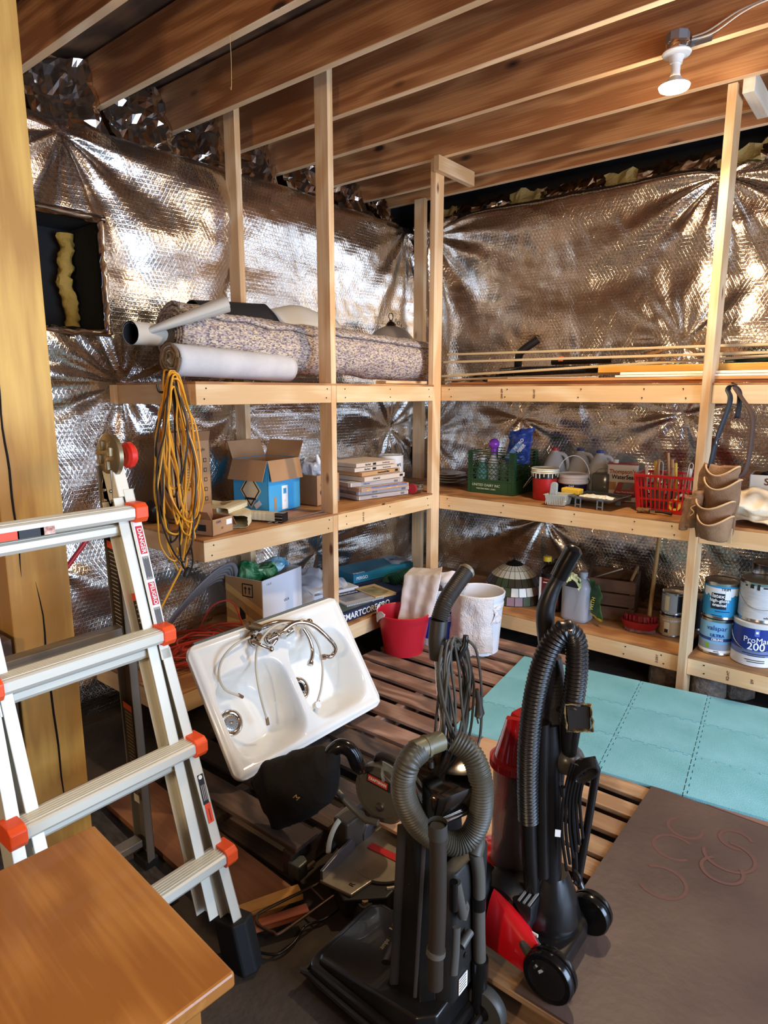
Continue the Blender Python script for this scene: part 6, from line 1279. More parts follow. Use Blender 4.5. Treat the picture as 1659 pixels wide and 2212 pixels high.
# local x toward the user (+x), y along the fence
obj('base', MB().prism([(-.12, -.16), (.04, -.25), (.16, -.15), (.17, .15), (.04, .25), (-.12, .16)], .012, .085), SDK, t, bevel=.006)
obj('work_table', MB().prism([(-.085, -.235), (.055, -.225), (.075, -.13), (.075, .13), (.055, .225), (-.085, .235)], .085, .098), SAL, t, bevel=.003)
obj('turntable', MB().lathe([(.125, .085), (.128, .099), (.0, .101)], 48, T(.045, .0, 0)), SAL, t, smooth=40)
obj('kerf_insert', MB().box((.06, .02, .1025), (.20, .035, .003)), SRD, t, bevel=.001)
for s_ in (-1, 1): obj('fence', MB().prism([(s_*.03, .098), (s_*.23, .098), (s_*.23, .135), (s_*.14, .150), (s_*.05, .155), (s_*.03, .13)][::s_], -.006, .006), mat('fence_steel', (150, 152, 164), .3, .8), t, frame((-.080, 0, 0), (0, 1, 0), z=(1, 0, 0)), bevel=.0015)
obj('miter_scale', MB().lathe([(.142, .088), (.152, .092), (.152, .078)], 40, T(.045, 0, 0), cap=False, a0=-.9, a1=.9), mat('scale_cream', (222, 214, 186), .5), t, fix=False, solid=.002)
txt('R', .03, SDK, t, frame((.03, -.185, .0995), (0, 1, 0), y=(-1, 0, 0)))
for s_ in (-1, 1): obj('mounting_foot', MB().lathe([(.045, 0), (.042, .04), (.025, .07)], 18, T(.10, s_*.20, 0)), SDK, t, smooth=40); obj('bolt', MB().lathe([(.014, .07), (.012, .08)], 6, T(.10, s_*.20, 0)), mat('bolt_brass', (180, 150, 100), .4, .8), t)
obj('pivot_post', MB().prism([(-.17, -.05), (-.09, -.06), (-.08, .05), (-.17, .05)], .08, .22), SGY, t, bevel=.01)
arc_ = [V((-.15+.0, -.085-.055*sin(a)*1.0, .13+.085*sin(a))) for a in np.linspace(0, 1.5, 10)]
obj('bevel_scale', MB().tube([V((-.125-.0*a, -.135+.085*(1-cos(a)), .13+.10*sin(a))) for a in np.linspace(0, 1.4, 10)], .010, 8, flat=.4), MATS['scale_cream'], t, smooth=True)
obj('bevel_lock', MB().lathe([(.022, 0), (.024, .02), (.012, .035)], 12, T(-.14, -.09, .13) @ RX(pi/2)), SDK, t, smooth=40)
hd = T(0, .055, .335) @ Matrix.Scale(.84, 4)   # head centre
obj('blade', MB().lathe([(.0, -.0012), (.122, -.0012), (.125, 0), (.122, .0012), (.0, .0012)], 60, hd @ T(0, -.0, -.035) @ RX(pi/2)), STEEL, t)
obj('upper_guard', MB().lathe([(.10, -.030), (.138, -.026), (.145, -.012), (.145, .012), (.138, .030), (.0, .034)], 48, hd @ RX(pi/2)), SGY, t, smooth=40)
obj('guard_plate', MB().lathe([(.0, .034), (.112, .032), (.118, .026)], 40, hd @ T(0, -.002, 0) @ RX(pi/2)), SGY, t, smooth=40)
obj('hub_bolt', MB().lathe([(.022, .034), (.020, .046), (.008, .048)], 20, hd @ T(.01, 0, -.055) @ RX(pi/2)), METAL, t, smooth=40)
obj('link_arm', MB().tube([V((-.17, -.02, .31)), V((-.10, -.022, .275)), V((-.03, -.022, .245)), V((.03, -.02, .255))], .013, 8, flat=.7), SGY, t, smooth=True)
obj('lower_guard', MB().lathe([(.10, -.018), (.128, -.016), (.13, .0), (.128, .016), (.10, .018)], 40, hd @ T(0, -.0, -.03) @ RX(pi/2), cap=False, a0=.2, a1=2.9), mat('guard_smoke', (110, 40, 34), .3, trans=.3), t, smooth=40, fix=False)
obj('badge', MB().box((0, 0, 0), (.112, .034, .002)), SRD, t, hd @ T(-.005, -.0355, .068) @ RY(.10) @ RX(pi/2)); patch('badge_field', .105, .028, mat('badge_orange', (206, 84, 50), .5), t, hd @ T(-.005, -.0368, .068) @ RY(.10) @ RX(pi/2))
txt('CRAFTSMAN', .0195, PRW, t, hd @ T(-.005, -.0375, .068) @ RY(.10) @ RX(pi/2), bold=.0006, sx=.9); obj('badge_surround', MB().box((0, 0, 0), (.135, .05, .002)), SDK, t, hd @ T(.0, -.0345, .066) @ RY(.10) @ RX(pi/2), bevel=.0005)  # slightly larger dark plate behind the badge
obj('handle', MB().tube(smooth_path([hd @ V((-.05, .02, .12)), hd @ V((-.03, .02, .165)), hd @ V((.06, .02, .165)), hd @ V((.12, .02, .12)), hd @ V((.14, .02, .06))], 8), .015, 12), SDK, t, smooth=True)
obj('motor', MB().lathe([(.055, 0), (.058, .02), (.055, .15), (.03, .165)], 28, hd @ T(-.0, .03, -.02) @ RX(-pi/2)), SDK, t, smooth=40)
obj('chip_guard', crumple(lambda u, v: hd @ V((.02+.07*u, -.03+.01*u, .08+.10*v-.03*u)), 8, 8, .01, 20, 2), mat('rag_grey', (130, 136, 128), .6), t, solid=.003); obj('red_tab', MB().box((0, 0, 0), (.06, .004, .04)), mat('tab_red', (190, 70, 50), .5), t, hd @ T(.10, -.01, .13) @ RY(.6))
obj('chute', MB().tube(smooth_path([hd @ V((-.095, -.01, .02)), hd @ V((-.115, -.012, .085)), hd @ V((-.12, -.014, .115))], 6), .021, 14), SGY, t, smooth=True)
obj('dust_elbow', MB().tube(smooth_path([hd @ V((-.118, -.014, .10))]+[SWI @ P(x, y, Y=Y_) for x, y, Y_ in ((774, 1660, 1.45), (760, 1628, 1.43), (737, 1616, 1.41), (716, 1630, 1.39), (700, 1655, 1.375))], 8), .028, 16), BLACKG, t, smooth=True)
BAG = mat('bag_black', (24, 22, 20), .9, bump=.3, bs=60)
bagp = [(SWI @ V(c), a, b_) for c, a, b_ in (((-1.318, 1.385, .485), .012, .012), ((-1.345, 1.38, .435), .070, .05), ((-1.395, 1.37, .38), .112, .07), ((-1.465, 1.36, .325), .128, .075), ((-1.54, 1.35, .27), .135, .065), ((-1.60, 1.34, .21), .120, .04), ((-1.625, 1.34, .18), .105, .012))]
def f(u, v):
    x = v*(len(bagp)-1); j = min(int(x), len(bagp)-2); q = x-j; q = q*q*(3-2*q); c = bagp[j][0].lerp(bagp[j+1][0], q); a, b_ = bagp[j][1]*(1-q)+bagp[j+1][1]*q, bagp[j][2]*(1-q)+bagp[j+1][2]*q
    return c+V((-.60, -.03, .80))*a*cos(2*pi*u)+V((0, 1, 0))*b_*sin(2*pi*u)
obj('dust_bag', crumple(f, 36, 36, .012, 12, 5, cu=True), BAG, t, smooth=True, fix=False, solid=.002)
txt('M', .03, mat('print_gold2', (190, 160, 90), .5), t, frame(SWI @ V((-1.40, 1.283, .345)), (.9, .15, -.35), z=(-.1, -1, .1)), shear=.4)
ROD = mat('rod_rust', (84, 62, 46), .45, .7)
w0 = SWI
wp = [P(x, y, Z=zz) for x, y, zz in ((690, 1912, .06), (572, 1970, .06), (556, 1985, .06), (560, 2003, .06), (590, 2018, .06), (612, 2016, .06), (722, 1938, .06))]
obj('wire_support', MB().tube([w0 @ q for q in smooth_path(wp, 6)], .0055, 8), ROD, t, smooth=True); obj('wire_cross', MB().tube([w0 @ P(672, 1922, Z=.06), w0 @ P(700, 1950, Z=.06)], .004, 8), ROD, t)
q = w0 @ P(645, 1872, Z=.06); obj('end_clamp', MB().prism([(-.03, -.03), (.03, -.03), (.03, .02), (.0, .035), (-.03, .02)], -.035, .03), mat('clamp_grey', (104, 108, 104), .5, .5), t, T(q.x, q.y, .06), bevel=.006)
pts = [P(x, y, Z=.008) for x, y in ((735, 1965), (700, 1990), (660, 2005), (635, 2040), (600, 2065), (560, 2062))]
obj('power_cord', MB().tube([w0 @ q for q in smooth_path(pts, 8)], .0045, 8), BLACK, t, smooth=True)

# =====================================================================
# BLACK UPRIGHT VACUUM (near)
# =====================================================================
VK = mat('vac_black', (20, 18, 17), .3, coat=.2); VBR = mat('vac_brown', (50, 42, 34), .45); VGY = mat('vac_grey', (84, 80, 72), .45); VGD = mat('vac_greydark', (58, 55, 50), .45); SMK = mat('vac_cloth', (14, 13, 13), .8)
B1 = V((-.84, 1.2, 0)); t = thing('upright_vacuum', 'black upright vacuum with a coiled grey hose and wound cord, in the foreground', 'vacuum cleaner', B1); I1 = T(*-B1)
def v1(nm, mb, m, sm=40, bevel=0, **k): return obj(nm, mb, m, t, I1, smooth=sm, bevel=bevel, **k)
base = [(-1.115, 1.055), (-.75, 1.045), (-.70, 1.09), (-.705, 1.285), (-.93, 1.285), (-.955, 1.36), (-1.10, 1.365), (-1.135, 1.33), (-1.135, 1.08)]
_o = v1('nozzle_base', MB().prism(base, .012, .072), VK, bevel=.012)
top = [(-1.10, 1.075), (-.76, 1.065), (-.72, 1.10), (-.72, 1.27), (-.94, 1.27), (-.97, 1.34), (-1.09, 1.345), (-1.115, 1.32), (-1.115, 1.09)]
b = MB().prism(top, .072, .10)
for i, vv in enumerate(b.v):
    if vv[2] > .09: b.v[i] = (vv[0]*.97-.03, (vv[1]-1.2)*.93+1.2, .085+.055*max(0, (vv[0]+1.1)/.38))
_o = v1('nozzle_hood', b, VK, bevel=.008)
_o = v1('bumper', MB().tube(smooth_path([V((*p, .045)) for p in base], 4, True), .009, 8, closed=True), mat('bumper_rubber', (34, 30, 27), .6))
txt('12.0', .038, mat('print_greybrown', (140, 128, 112), .6), t, I1 @ frame((-.985, 1.285, .1135), (-.12, 1, 0), y=(-.99, -.12, .1)), bold=.0003); txt('amps', .018, MATS['print_greybrown'], t, I1 @ frame((-.975, 1.21, .1135), (-.12, 1, 0), y=(-.99, -.12, .1)))
for y in (1.075, 1.262):
    v1('wheel', MB().lathe([(.02, -.016), (.056, -.016), (.060, -.010), (.060, .010), (.056, .016), (.02, .016)], 36, T(-.685, y, .060) @ RX(pi/2)), mat('wheel_grey', (70, 70, 66), .45))
    v1('wheel_hub', MB().lathe([(.0, .017), (.022, .019)], 20, T(-.685, y-.0, .06) @ RX(pi/2), cap=False), VK)
# tall housing
def hsec(z_): 
    k = (z_-.10)/.62; x0 = -.905+.045*k; x1 = -.755-.035*k; y0 = 1.115+.005*k; y1 = 1.345-.045*k; return x0, x1, y0, y1
b = MB(); zs = [.10, .14, .25, .40, .52, .60, .64]; vs = []
for z_ in zs:
    x0, x1, y0, y1 = hsec(z_); c = .028; 
    if z_ > .62: x0 += .02; x1 -= .02; y0 += .02; y1 -= .02
    vs += [V(p) for p in ((x0+c, y0, z_), (x1-c, y0, z_), (x1, y0+c, z_), (x1, y1-c, z_), (x1-c, y1, z_), (x0+c, y1, z_), (x0, y1-c, z_), (x0, y0+c, z_))]
b.add(vs, [(j*8+i, j*8+(i+1) % 8, (j+1)*8+(i+1) % 8, (j+1)*8+i) for j in range(len(zs)-1) for i in range(8)]+[tuple(range(8))[::-1], tuple(range(len(vs)-8, len(vs)))])
_o = v1('bag_housing', b, VK, bevel=.006)
for (xa, w_, m_, o_) in ((-.862, .030, VBR, .0), (-.80, .010, mat('vac_stripe', (46, 38, 32), .5), .0)):
    pts = [V((xa+.045*((z_-.1)/.62)*.6, hsec(z_)[2]-.003, z_)) for z_ in (.14, .3, .45, .6)]; _o = v1('side_trim', MB().tube(pts, w_/2, 8, flat=.25), m_)
_o = v1('front_skirt', MB().tube(smooth_path([(-.905, 1.13, .16), (-.915, 1.20, .175), (-.905, 1.30, .16)], 6), .02, 8, flat=.5), VBR)
# motor pod behind the housing
_o = v1('rear_panel', MB().prism([(-.76, 1.14), (-.715, 1.16), (-.715, 1.31), (-.76, 1.335)], .13, .50), mat('vac_panel', (34, 31, 28), .5), bevel=.010)
XB = -.70
def q1(px, py, X=XB): return P(px, py, X=X)
def tube1(nm, pts, r, m, n=14, **k): return v1(nm, MB().tube(smooth_path(pts, 8), r, n, **k), m)
tube1('wand', [q1(946, 1800), q1(946, 1950), q1(942, 2070)], .0195, VBR); tube1('wand_mouth', [q1(945, 1783), q1(946, 1812)], .0215, VGD, cap=False)
_o = v1('wand_inside', MB().lathe([(.0, 0), (.017, .0)], 16, T(*q1(945, 1790)), cap=False), INK); tube1('wand_collar', [q1(942, 2055), q1(941, 2066)], .0225, VGY); tube1('lower_wand', [q1(941, 2066), q1(940, 2135)], .0185, VBR)
tube1('hose_pipe', [q1(1026, 1845), q1(1034, 1900), q1(1034, 2000), q1(1036, 2080)], .0165, VGY); tube1('hose_cuff', [q1(1034, 1940), q1(1034, 1965)], .0185, VK); tube1('lower_cuff', [q1(1036, 2075), q1(1036, 2110)], .023, VK); tube1('lower_duct', [q1(1036, 2110), q1(1034, 2180)], .020, VK)
tube1('tool_nozzle', [q1(985, 1912), q1(993, 1950), q1(1000, 1985)], .012, VGY, flat=.8); tube1('tool_brush', [q1(980, 1910), q1(980, 1970)], .010, VK); tube1('crevice_tool', [q1(986, 2008), q1(984, 2060), q1(980, 2110)], .010, VGY, flat=.6); tube1('tool_elbow', [q1(996, 2050), q1(1008, 2030), q1(1016, 2018)], .010, VGY); tube1('tool_clip', [q1(1000, 1990), q1(1006, 1965), q1(1000, 1955)], .009, VGY)
_o = v1('screw', MB().lathe([(.0, .003), (.007, .003), (.007, 0)], 10, T(*q1(1006, 2068, -.712)) @ RY(pi/2)), METAL)
_o = v1('rating_label', MB().box((0, 0, 0), (.002, .038, .045)), PRW) ; _o.matrix_local = T(*(q1(1000, 2128, -.712)-B1)) @ RX(.0)
for k in range(5): patch('small_print', .03, .002, INKB, t, FX(q1(1000, 2128, -.7105)-B1+V((0, 0, .016-.008*k))))
# chrome hood and handle
pc = P(962, 1712, X=-.775)
_o = v1('chrome_hood', MB().prism([(-.070, -.085), (.05, -.085), (.065, -.065), (.065, .065), (.05, .085), (-.070, .085)], -.012, .062, T(*pc) @ RZ(-.35) @ RY(.25)), mat('chrome_dark', (96, 92, 88), .12, 1), bevel=.014)
_o = v1('hood_rim', MB().prism([(-.073, -.088), (.052, -.088), (.069, -.068), (.069, .068), (.052, .088), (-.073, .088)], -.022, -.010, T(*pc) @ RZ(-.35) @ RY(.25)), CHROME, bevel=.003)
hp = V((-.835, 1.265, 0))
rodp = [V((hp.x, hp.y, .72)), P(960, 1560, X=-.835), P(952, 1480, X=-.84), P(948, 1405, X=-.845)]
_o = v1('chrome_tube', MB().tube(rodp, .0125, 16), CHROME); _o = v1('tube_collar', MB().lathe([(.018, 0), (.016, .012)], 20, T(*rodp[0])), CHROME)
gp = [P(946, 1425, X=-.845), P(944, 1390, X=-.845), P(948, 1345, X=-.845), P(962, 1305, X=-.843), P(985, 1270, X=-.84), P(1008, 1238, X=-.838)]
_o = v1('handle_sleeve', MB().tube(smooth_path(gp[:3], 8), .022, 18), mat('grip_brown', (44, 38, 32), .45)); _o = v1('handle_grip', ribbed(smooth_path(gp[2:], 12), .0205, .0055, .0008, 18), MATS['grip_brown'])
e_ = (gp[-1]-gp[-2]).normalized(); _o = v1('grip_end', MB().lathe([(.0215, -.006), (.0225, .0), (.018, .006), (.0, .008)], 24, frame(gp[-1], e_, z=(0, 0, 1)) @ RY(pi/2)), mat('grip_end', (120, 112, 92), .35)); _o = v1('end_slot', MB().box((0, 0, 0), (.010, .003, .003)), INK); _o.matrix_local = I1 @ frame(gp[-1]+e_*.008, (.6, .6, .2), z=e_)
_o = v1('strain_relief', MB().lathe([(.012, 0), (.010, .03), (.007, .055)], 14, T(*P(930, 1695, X=-.80))), VBR)
_o = v1('cord_up', MB().tube(smooth_path([P(930, 1660, X=-.80), P(936, 1620, X=-.82), P(942, 1560, X=-.84), P(950, 1480, X=-.84)], 8), .0035, 8), VBR)
hk = P(1004, 1400, X=-.80); _o = v1('cord_hook', MB().tube([P(960, 1428, X=-.84), P(990, 1425, X=-.81), hk, P(1006, 1378, X=-.80)], [.010, .010, .009, .007], 12), VK); _o = v1('cord_cleat', MB().tube([P(955, 1630, X=-.83), P(985, 1640, X=-.80), P(990, 1660, X=-.80)], .008, 10), VK)
VC = mat('vac_cord', (72, 66, 56), .5); rnd = random.Random(21)
for k in range(11):
    w_ = rnd.uniform(.6, 1.1); xo = -.79-.004*k-.02*rnd.random(); bt = 1640+rnd.uniform(-28, 18); tp = 1378+rnd.uniform(0, 16)+k*1.2; cx_ = 985+rnd.uniform(-10, 9); hwid = 31*w_
    pts = [P(cx_+hwid*cos(a)*(1 if sin(a) < 0 else .8)+8*sin(a*2+k), (tp+bt)/2+(bt-tp)/2*sin(a), X=xo) for a in np.linspace(0, 2*pi, 15)[:-1]]
    v1('cord_loop', MB().tube(smooth_path(pts, 5, True), .0036, 7, closed=True), VC)
_o = v1('cord_loop', MB().tube(smooth_path([P(x, y, X=-.78) for x, y in ((955, 1400), (948, 1460), (962, 1540), (985, 1600), (1005, 1632), (1022, 1632), (1036, 1600), (1040, 1540), (1038, 1470), (1028, 1410), (1012, 1390))], 6), .0036, 7), VC)
_o = v1('plug', MB().tube([P(1030, 1495, X=-.775), P(1034, 1520, X=-.775), P(1036, 1545, X=-.775), P(1032, 1556, X=-.775)], [.005, .008, .013, .010], 10), VBR); _o = v1('plug_prong', MB().tube([P(1030, 1556, X=-.775), P(1033, 1568, X=-.775)], .002, 4), METAL)
# big hose ring in front
HN = V((.80, -.60, 0)); HP = V((-.755, 1.125, .6)); hq = lambda x, y, o=0: Pn(x, y, HP+HN*o, HN)
ringp = [hq(905, 1628, -.03), hq(884, 1650), hq(871, 1690), hq(876, 1735), (hq(902, 1785)), hq(945, 1818), hq(985, 1827), hq(1018, 1808), hq(1036, 1768), hq(1040, 1715), hq(1032, 1665, -.01), hq(1012, 1628, -.03), hq(980, 1605, -.05)]
_o = v1('suction_hose', ribbed(smooth_path(ringp, 14), .0275, .0072, .0014, 18), mat('hose_olive', (68, 64, 53), .45), sm=True)
_o = v1('hose_collar', MB().tube([hq(893, 1628, -.02), hq(925, 1616, -.035), hq(952, 1606, -.05)], .0235, 18), mat('collar_olive', (104, 96, 70), .4)); _o = v1('collar_ring', MB().tube([hq(918, 1619, -.033), hq(924, 1617, -.035)], .0265, 18), MATS['collar_olive'])
_o = v1('hose_tail', MB().tube(smooth_path([hq(1020, 1800, -.02), hq(1030, 1820, -.02), q1(1024, 1850)], 6), .021, 16), MATS['hose_olive'])

# =====================================================================
# RED AND BLACK UPRIGHT VACUUM (behind)
# =====================================================================
B2 = V((-.68, 1.48, .134)); t = thing('upright_vacuum', 'red and black bagless upright vacuum with a clear dust cylinder', 'vacuum cleaner', B2); I2 = T(*-B2)
def v2(nm, mb, m, sm=40, bevel=0, **k): return obj(nm, mb, m, t, I2, smooth=sm, bevel=bevel, **k)
VR = mat('vac_red', (190, 18, 26), .15, coat=.5); WY = 1.48
N2 = V((.45, -.89, 0)); P2 = V((-.66, 1.46, .6)); r2 = lambda x, y, o=0: Pn(x, y, P2+N2*o, N2)
for (y, r) in ((1.60, .058), (1.335, .066)):
    v2('wheel', MB().lathe([(.02, -.022), (r-.004, -.022), (r, -.016), (r, -.004), (r-.004, -.002), (r-.004, .002), (r, .004), (r, .016), (r-.004, .022), (.02, .022)], 40, T(-.545, y, .134+r) @ RX(pi/2)), BLACKG)
_o = v2('wheel_cover', MB().lathe([(.0, .024), (.03, .026), (.05, .022)], 30, T(-.545, 1.335, .20) @ RX(pi/2), cap=False), BLACK)
_o = v2('base', MB().prism([(-.97, 1.39), (-.60, 1.385), (-.53, 1.40), (-.53, 1.55), (-.60, 1.62), (-.97, 1.62)], .15, .205), VK, bevel=.012)
b = MB(); rows = [(-1.0, .19, .26, .01), (-.95, .25, .27, .02), (-.86, .31, .27, .02), (-.78, .33, .25, .022), (-.71, .33, .17, .02), (-.66, .31, .12, .012)]
def f(u, v):
    x = v*(len(rows)-1); j = min(int(x), len(rows)-2); q = x-j; X_, Z_, W_, _ = [rows[j][i]*(1-q)+rows[j+1][i]*q for i in range(4)]; a = pi*u; return V((X_, 1.51-W_/2*cos(a), .165+(Z_-.165)*sin(a)**.55))
_o = v2('nozzle_cover', MB().grid(f, 28, 24), VR, sm=True, fix=False, solid=.003)
def f(u, v): a = pi*v; return V((-.735+.145*u, 1.405-.05*u+.07*cos(a)*(1-.5*u), .175+(.14-.075*u)*sin(a)))
_o = v2('red_side_arm', MB().grid(f, 16, 14), VR, sm=True, fix=False)
_o = v2('pedal', MB().prism([(-.035, -.026), (.035, -.022), (.035, .022), (-.035, .026)], 0, .02, T(-.595, 1.345, .215) @ RZ(-.5) @ RY(.35)), mat('pedal_grey', (70, 68, 64), .4), bevel=.005)
for k in range(4):
    _o = v2('pedal_rib', MB().box((0, 0, 0), (.006, .046, .004), (T() @ RZ(-.5) @ RY(.35)).to_3x3()), mat('rib_light', (130, 128, 122), .4)); _o.matrix_local = I2 @ T(-.585+.012*k, 1.341-.007*k, .236-.004*k)
_o = v2('motor_housing', MB().lathe([(.07, -.10), (.088, -.07), (.09, .07), (.07, .10)], 32, T(-.72, 1.485, .245) @ RX(pi/2)), BLACK)
_o = v2('front_drum', MB().lathe([(.045, -.03), (.05, .0), (.045, .05)], 24, T(-.79, 1.41, .285) @ RX(pi/2)), BLACK)
_o = v2('switch_block', MB().box((-.655, 1.415, .275), (.06, .06, .07)), BLACK, bevel=.008)
for k in range(3): v2('foot_rib', MB().box((-.66+.014*k, 1.41, .314), (.006, .055, .004)), MATS['rib_light'])
_o = v2('white_mark', MB().box((-.625, 1.378, .245), (.05, .003, .008)), PRW)
_o = v2('rear_ball', MB().lathe([(.02, .0), (.075, .03), (.085, .08), (.07, .14), (.045, .2)], 28, T(-.625, 1.50, .15)), VK, sm=True)
# dust cylinder
cyl = Pn(1112, 1760, P2, N2); CX, CY = -.76, 1.50
cc = P(1112, 1700, Y=1.50); CX = cc.x
SMOKE = mat('cylinder_smoke', (176, 160, 158), .08, trans=.78, alpha=.8, ior=1.2)
zA = P(1090, 1888, Y=1.47).z; zB = P(1090, 1655, Y=1.47).z; zC = P(1100, 1540, Y=1.47).z
_o = v2('dust_cylinder', MB().lathe([(.058, zA), (.060, zB)], 40, T(CX, CY, 0), cap=False), SMOKE, sm=True, fix=False, solid=.002)
_o = v2('inner_cone', MB().lathe([(.048, zA+.0), (.04, zA+.06), (.028, zA+.10), (.024, zB)], 28, T(CX, CY, 0)), mat('cone_grey', (120, 112, 110), .5)); _o = v2('cylinder_base', MB().lathe([(.052, zA-.03), (.062, zA-.02), (.063, zA+.004), (.05, zA+.01)], 36, T(CX, CY, 0)), BLACK)
_o = v2('dust', crumple(lambda u, v: V((CX+.052*v*cos(2*pi*u), CY+.052*v*sin(2*pi*u), zA+.02+.012*sin(u*12))), 24, 6, .01, 30, 2, cu=True), mat('dust', (90, 78, 66), 1))
_o = v2('red_lid', MB().lathe([(.060, zB-.004), (.072, zB), (.072, zB+.02), (.062, zB+.028)], 40, T(CX, CY, 0)), VR)
b = MB()
for i in range(9):
    k = i/8; r = .060-.006*k; zz = zB+.028+(zC-zB-.03)*k; cut = .040*k*k
    b.v += [(CX+(r*cos(2*pi*j/28) if cos(2*pi*j/28) > -1+.0 else 0)*(1-.35*k*(cos(2*pi*j/28) < 0))+.010*k, CY+r*sin(2*pi*j/28), zz-.018*k*max(0, -cos(2*pi*j/28))) for j in range(28)]
b.f += [(i*28+j, i*28+(j+1) % 28, (i+1)*28+(j+1) % 28, (i+1)*28+j) for i in range(8) for j in range(28)]+[tuple(range(8*28, 9*28))]
_o = v2('red_dome', b, VR)
# column, handle
_o = v2('lower_column', MB().tube(smooth_path([r2(1190, 1920), r2(1190, 1800), r2(1188, 1650), r2(1186, 1560)], 8), .028, 18), BLACK)
_o = v2('upper_column', MB().tube(smooth_path([r2(1196, 1700, -.02), r2(1198, 1600, -.02), r2(1196, 1500, -.02), r2(1192, 1420, -.02)], 8), [.024+.010*sin(pi*i/24) for i in range(25)], 18), mat('vac_slate', (52, 52, 58), .35)); 
for k in range(14): patch('label_line', .020-.004*(k % 3), .0015, mat('print_dimmer', (24, 24, 28), .6), t, I2 @ frame(r2(1203, 1462+8*k, .012), (.89, .45, 0), z=N2))
_o = v2('round_button', MB().lathe([(.006, 0), (.006, .004), (.0, .005)], 14, frame(r2(1206, 1532, .016), (.89, .45, 0), z=N2)), BLACKG)
_o = v2('handle_shaft', MB().tube(smooth_path([r2(1186, 1440), r2(1180, 1380), r2(1178, 1325), r2(1188, 1285), r2(1205, 1250), r2(1222, 1218)], 8), [.017+.006*sin(pi*min(1, i/30)) for i in range(41)], 18), BLACK)
_o = v2('handle_grip', MB().tube(smooth_path([r2(1207, 1247), r2(1222, 1218), r2(1238, 1190)], 8), .0215, 20), BLACKG); e_ = (r2(1238, 1190)-r2(1222, 1218)).normalized(); _o = v2('grip_end', MB().lathe([(.0215, -.002), (.022, .004), (.014, .012), (0, .014)], 20, frame(r2(1238, 1190), e_, z=(0, 0, 1)) @ RY(pi/2)), BLACKG)
_o = v2('back_tube', MB().tube([r2(1172, 1560, .02), r2(1170, 1700, .02), r2(1172, 1890, .02)], .019, 16), VK)
BH = mat('hose_black', (24, 22, 22), .32)
_o = v2('suction_hose', ribbed(smooth_path([r2(1142, 1770, .03), r2(1140, 1700, .035), r2(1142, 1610, .04), r2(1152, 1520, .045), r2(1170, 1440, .05), r2(1195, 1385, .05), r2(1222, 1362, .045), r2(1243, 1385, .035), r2(1246, 1440, .03), r2(1240, 1500, .025), r2(1229, 1560, .02)], 14), .0262, .0105, .0020, 16), BH, sm=True)
_o = v2('hose_tube', MB().tube([r2(1142, 1770, .03), r2(1144, 1840, .03), r2(1150, 1930, .02)], .021, 16), VK); _o = v2('shine_clip', MB().box((0, 0, 0), (.010, .004, .02)), CHROME); _o.matrix_local = I2 @ frame(r2(1231, 1362, .075), (.89, .45, 0), z=N2)
_o = v2('side_pipe', MB().tube(smooth_path([r2(1229, 1560, .02), r2(1228, 1600, .01), r2(1232, 1640, .0)], 6), .020, 16), VK)
# dusting brush
bc = r2(1250, 1549, .05); BM = frame(bc, (.89, .45, .12), z=(N2+V((0, 0, .25))).normalized())
_o = v2('brush_head', MB().prism([(-.027, -.030), (.027, -.030), (.030, .026), (.0, .032), (-.030, .026)], -.03, .0, BM), BLACK, bevel=.005)
_o = v2('brush_bristles', crumple(lambda u, v: BM @ V(((.029+.003*v)*cos(2*pi*u)/max(abs(cos(2*pi*u)), abs(sin(2*pi*u))), (.030+.003*v)*sin(2*pi*u)/max(abs(cos(2*pi*u)), abs(sin(2*pi*u))), -.004+.014*v)), 72, 3, .003, 90, 2, cu=True), mat('bristle_tan', (150, 124, 74), .8, col2=(24, 20, 16), vs=60), sm=False, solid=.003)
_o = v2('brush_face', MB().prism([(-.026, -.028), (.026, -.028), (.026, .026), (-.026, .026)], .0, .004, BM), mat('brush_dark', (30, 26, 22), .9)); _o = v2('brush_stem', MB().tube(smooth_path([bc-N2*.02, r2(1240, 1590, .02), r2(1234, 1625, .01)], 6), .014, 12), VK)
_o = v2('bulb_dome', MB().grid(ball(r2(1228, 1640, -.01), .042, (1, 1, .95)), 24, 16, cu=True), mat('dome_grey', (66, 62, 58), .3), sm=True)
HKP = [r2(1236, 1650, .02), r2(1285, 1642, .02), r2(1289, 1660, .02), r2(1268, 1790, .02), r2(1248, 1905, .02)]
_o = v2('carry_frame', MB().tube(HKP, .0105, 10), VK); _o = v2('frame_inner', MB().tube([r2(1238, 1650, .02), r2(1236, 1750, .02), r2(1245, 1900, .02)], .010, 10), VK); _o = v2('frame_foot', MB().tube([r2(1244, 1890, .02), r2(1256, 1918, .03)], .010, 10), VK)
for k in range(7): 
    pts = [r2(1262+24*cos(a)+k*.8+2*sin(2*a), 1655+13*sin(a)+k*3.0-10*cos(a), .045+.006*k*.5) for a in np.linspace(0, 2*pi, 13)[:-1]]; _o = v2('cord_loop', MB().tube(smooth_path(pts, 5, True), .0042, 7, closed=True), BLACK)
for k in range(6):
    x0 = 1222+6*k; pts = [r2(x0+14, 1648+k*2, .05), r2(x0-4+k, 1720, .05), r2(x0-8+k*2, 1800-8*k, .045), r2(x0+2+k, 1880-14*k, .04)]; _o = v2('cord_strand', MB().tube(smooth_path(pts, 8), .0042, 7), BLACK)
_o = v2('plug', MB().tube([r2(1214, 1700, .05), r2(1216, 1720, .05)], [.009, .006], 8), VK)
for s_ in (-3, 3): v2('plug_prong', MB().tube([r2(1214+s_, 1700, .05), r2(1213+s_, 1688, .05)], .0018, 4), METAL)
_o = v2('cord_tag', MB().box((0, 0, 0), (.014, .02, .001)), PRW); _o.matrix_local = I2 @ frame(r2(1205, 1800, .06), (.89, .45, 0), z=N2)
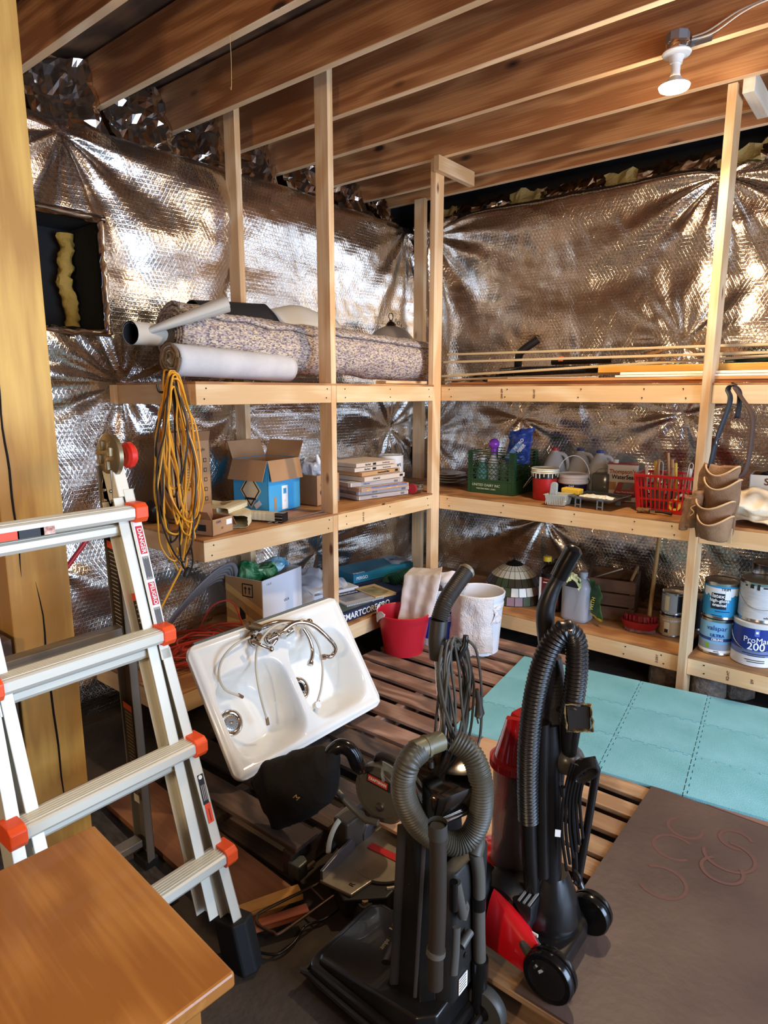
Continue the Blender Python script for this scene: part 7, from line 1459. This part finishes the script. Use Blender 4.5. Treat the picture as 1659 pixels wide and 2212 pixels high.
_o = v2('cord_end', MB().tube(smooth_path([r2(1240, 1880, .05), r2(1252, 1895, .06), r2(1250, 1912, .06), r2(1240, 1905, .06)], 6), .0045, 7), BLACK)

# ---------------- small things left of the shelving ----------------
a_, b_ = P(192, 1160, X=-2.35), P(118, 1262, X=-2.25)
o = obj('red_rod', MB().tube([a_+(a_-b_)*1.2, b_+(b_-a_)*1.2], .009, 10), mat('rod_red', (150, 30, 50), .4), smooth=True); tag(o, 'thin red rod leaning between the big post and the ladder', 'rod')
o = obj('black_pouch', crumple(ball((0, 0, 0), .055, (.8, 1, 1)), 24, 16, .012, 16, 3, cu=True), BLACK, None, T(-2.90, 1.745, ZML+.055), smooth=True); tag(o, 'small black pouch at the left end of the middle shelf', 'pouch')

# ---------------- settle things on what carries them ----------------
bpy.context.view_layer.update()
roots = [o for o in bpy.data.objects if o.parent is None and o.get('category')]
for r in roots:
    if r.name.split('.')[0] in ('ladder', 'tool_belt', 'storage_shelf', 'support_post', 'faucet', 'ceiling_lamp', 'electric_cable', 'loose_string', 'kitchen_sink', 'moulding', 'red_rod'): continue
    lo = 1e9; c = V((0, 0, 0)); n = 0
    for m_ in [r]+list(r.children_recursive):
        if m_.type != 'MESH' or not m_.data.vertices: continue
        co_ = np.empty(len(m_.data.vertices)*3, np.float32); m_.data.vertices.foreach_get('co', co_); co_ = co_.reshape(-1, 3); W = np.array(m_.matrix_world)
        wz = co_ @ W[:3, :3].T + W[:3, 3]; lo = min(lo, wz[:, 2].min()); c += V(wz.mean(0)); n += 1
        for md in m_.modifiers:
            if md.type == 'SOLIDIFY': lo = min(lo, wz[:, 2].min()-md.thickness/2)
    if not n: continue
    c /= n; planes = [0.0065, .121]
    if c.x < XF: planes = [ZU, ZML, ZBL]
    elif c.y > YF: planes = [ZU, ZMR, ZBR]
    for z_ in planes:
        if z_-.022 < lo < z_+.0004: r.location.z += z_+.0003-lo; break

# lettering and small print belong to the part they are printed on
bpy.context.view_layer.update()
SUBS = ('lettering', 'small_print', 'print_line', 'text_line', 'bar_code', 'hinge_lug', 'binding_ring', 'label_line', 'plug_prong', 'pedal_rib', 'foot_rib', 'end_slot', 'lever_knob', 'strainer_holes', 'badge_field', 'crest_mark', 'symbol_centre', 'up_arrow', 'paint_drip')
PREF = ('paper_label', 'can_body', 'carton_body', 'box_body', 'cardboard_frame', 'tin_body', 'red_panel', 'pages', 'bag_film', 'crate_frame', 'pail_body', 'badge', 'plug', 'pedal', 'strainer_basket', 'handle_grip', 'shell')
for r in roots:
    kids = list(r.children); cand = [k for k in kids if k.name.split('.')[0] not in SUBS and k.type == 'MESH']
    if not cand: continue
    by = {}
    for k in cand: by.setdefault(k.name.split('.')[0], k)
    main = next((by[p] for p in PREF if p in by), cand[0])
    for k in kids:
        nm = k.name.split('.')[0]
        if nm not in SUBS: continue
        host = {'plug_prong': by.get('plug'), 'hinge_lug': by.get('hinge_disc'), 'pedal_rib': by.get('pedal'), 'foot_rib': by.get('switch_block'), 'end_slot': by.get('grip_end'), 'label_line': by.get('upper_column'), 'lever_knob': by.get('lever'), 'strainer_holes': by.get('strainer_basket'), 'badge_field': by.get('badge'), 'crest_mark': by.get('crest'), 'symbol_centre': by.get('printed_symbol'), 'up_arrow': by.get('arrow_frame'), 'paint_drip': by.get('pail_body')}.get(nm) or main
        M_ = host.matrix_local.inverted() @ k.matrix_local; k.parent = host; k.matrix_local = M_
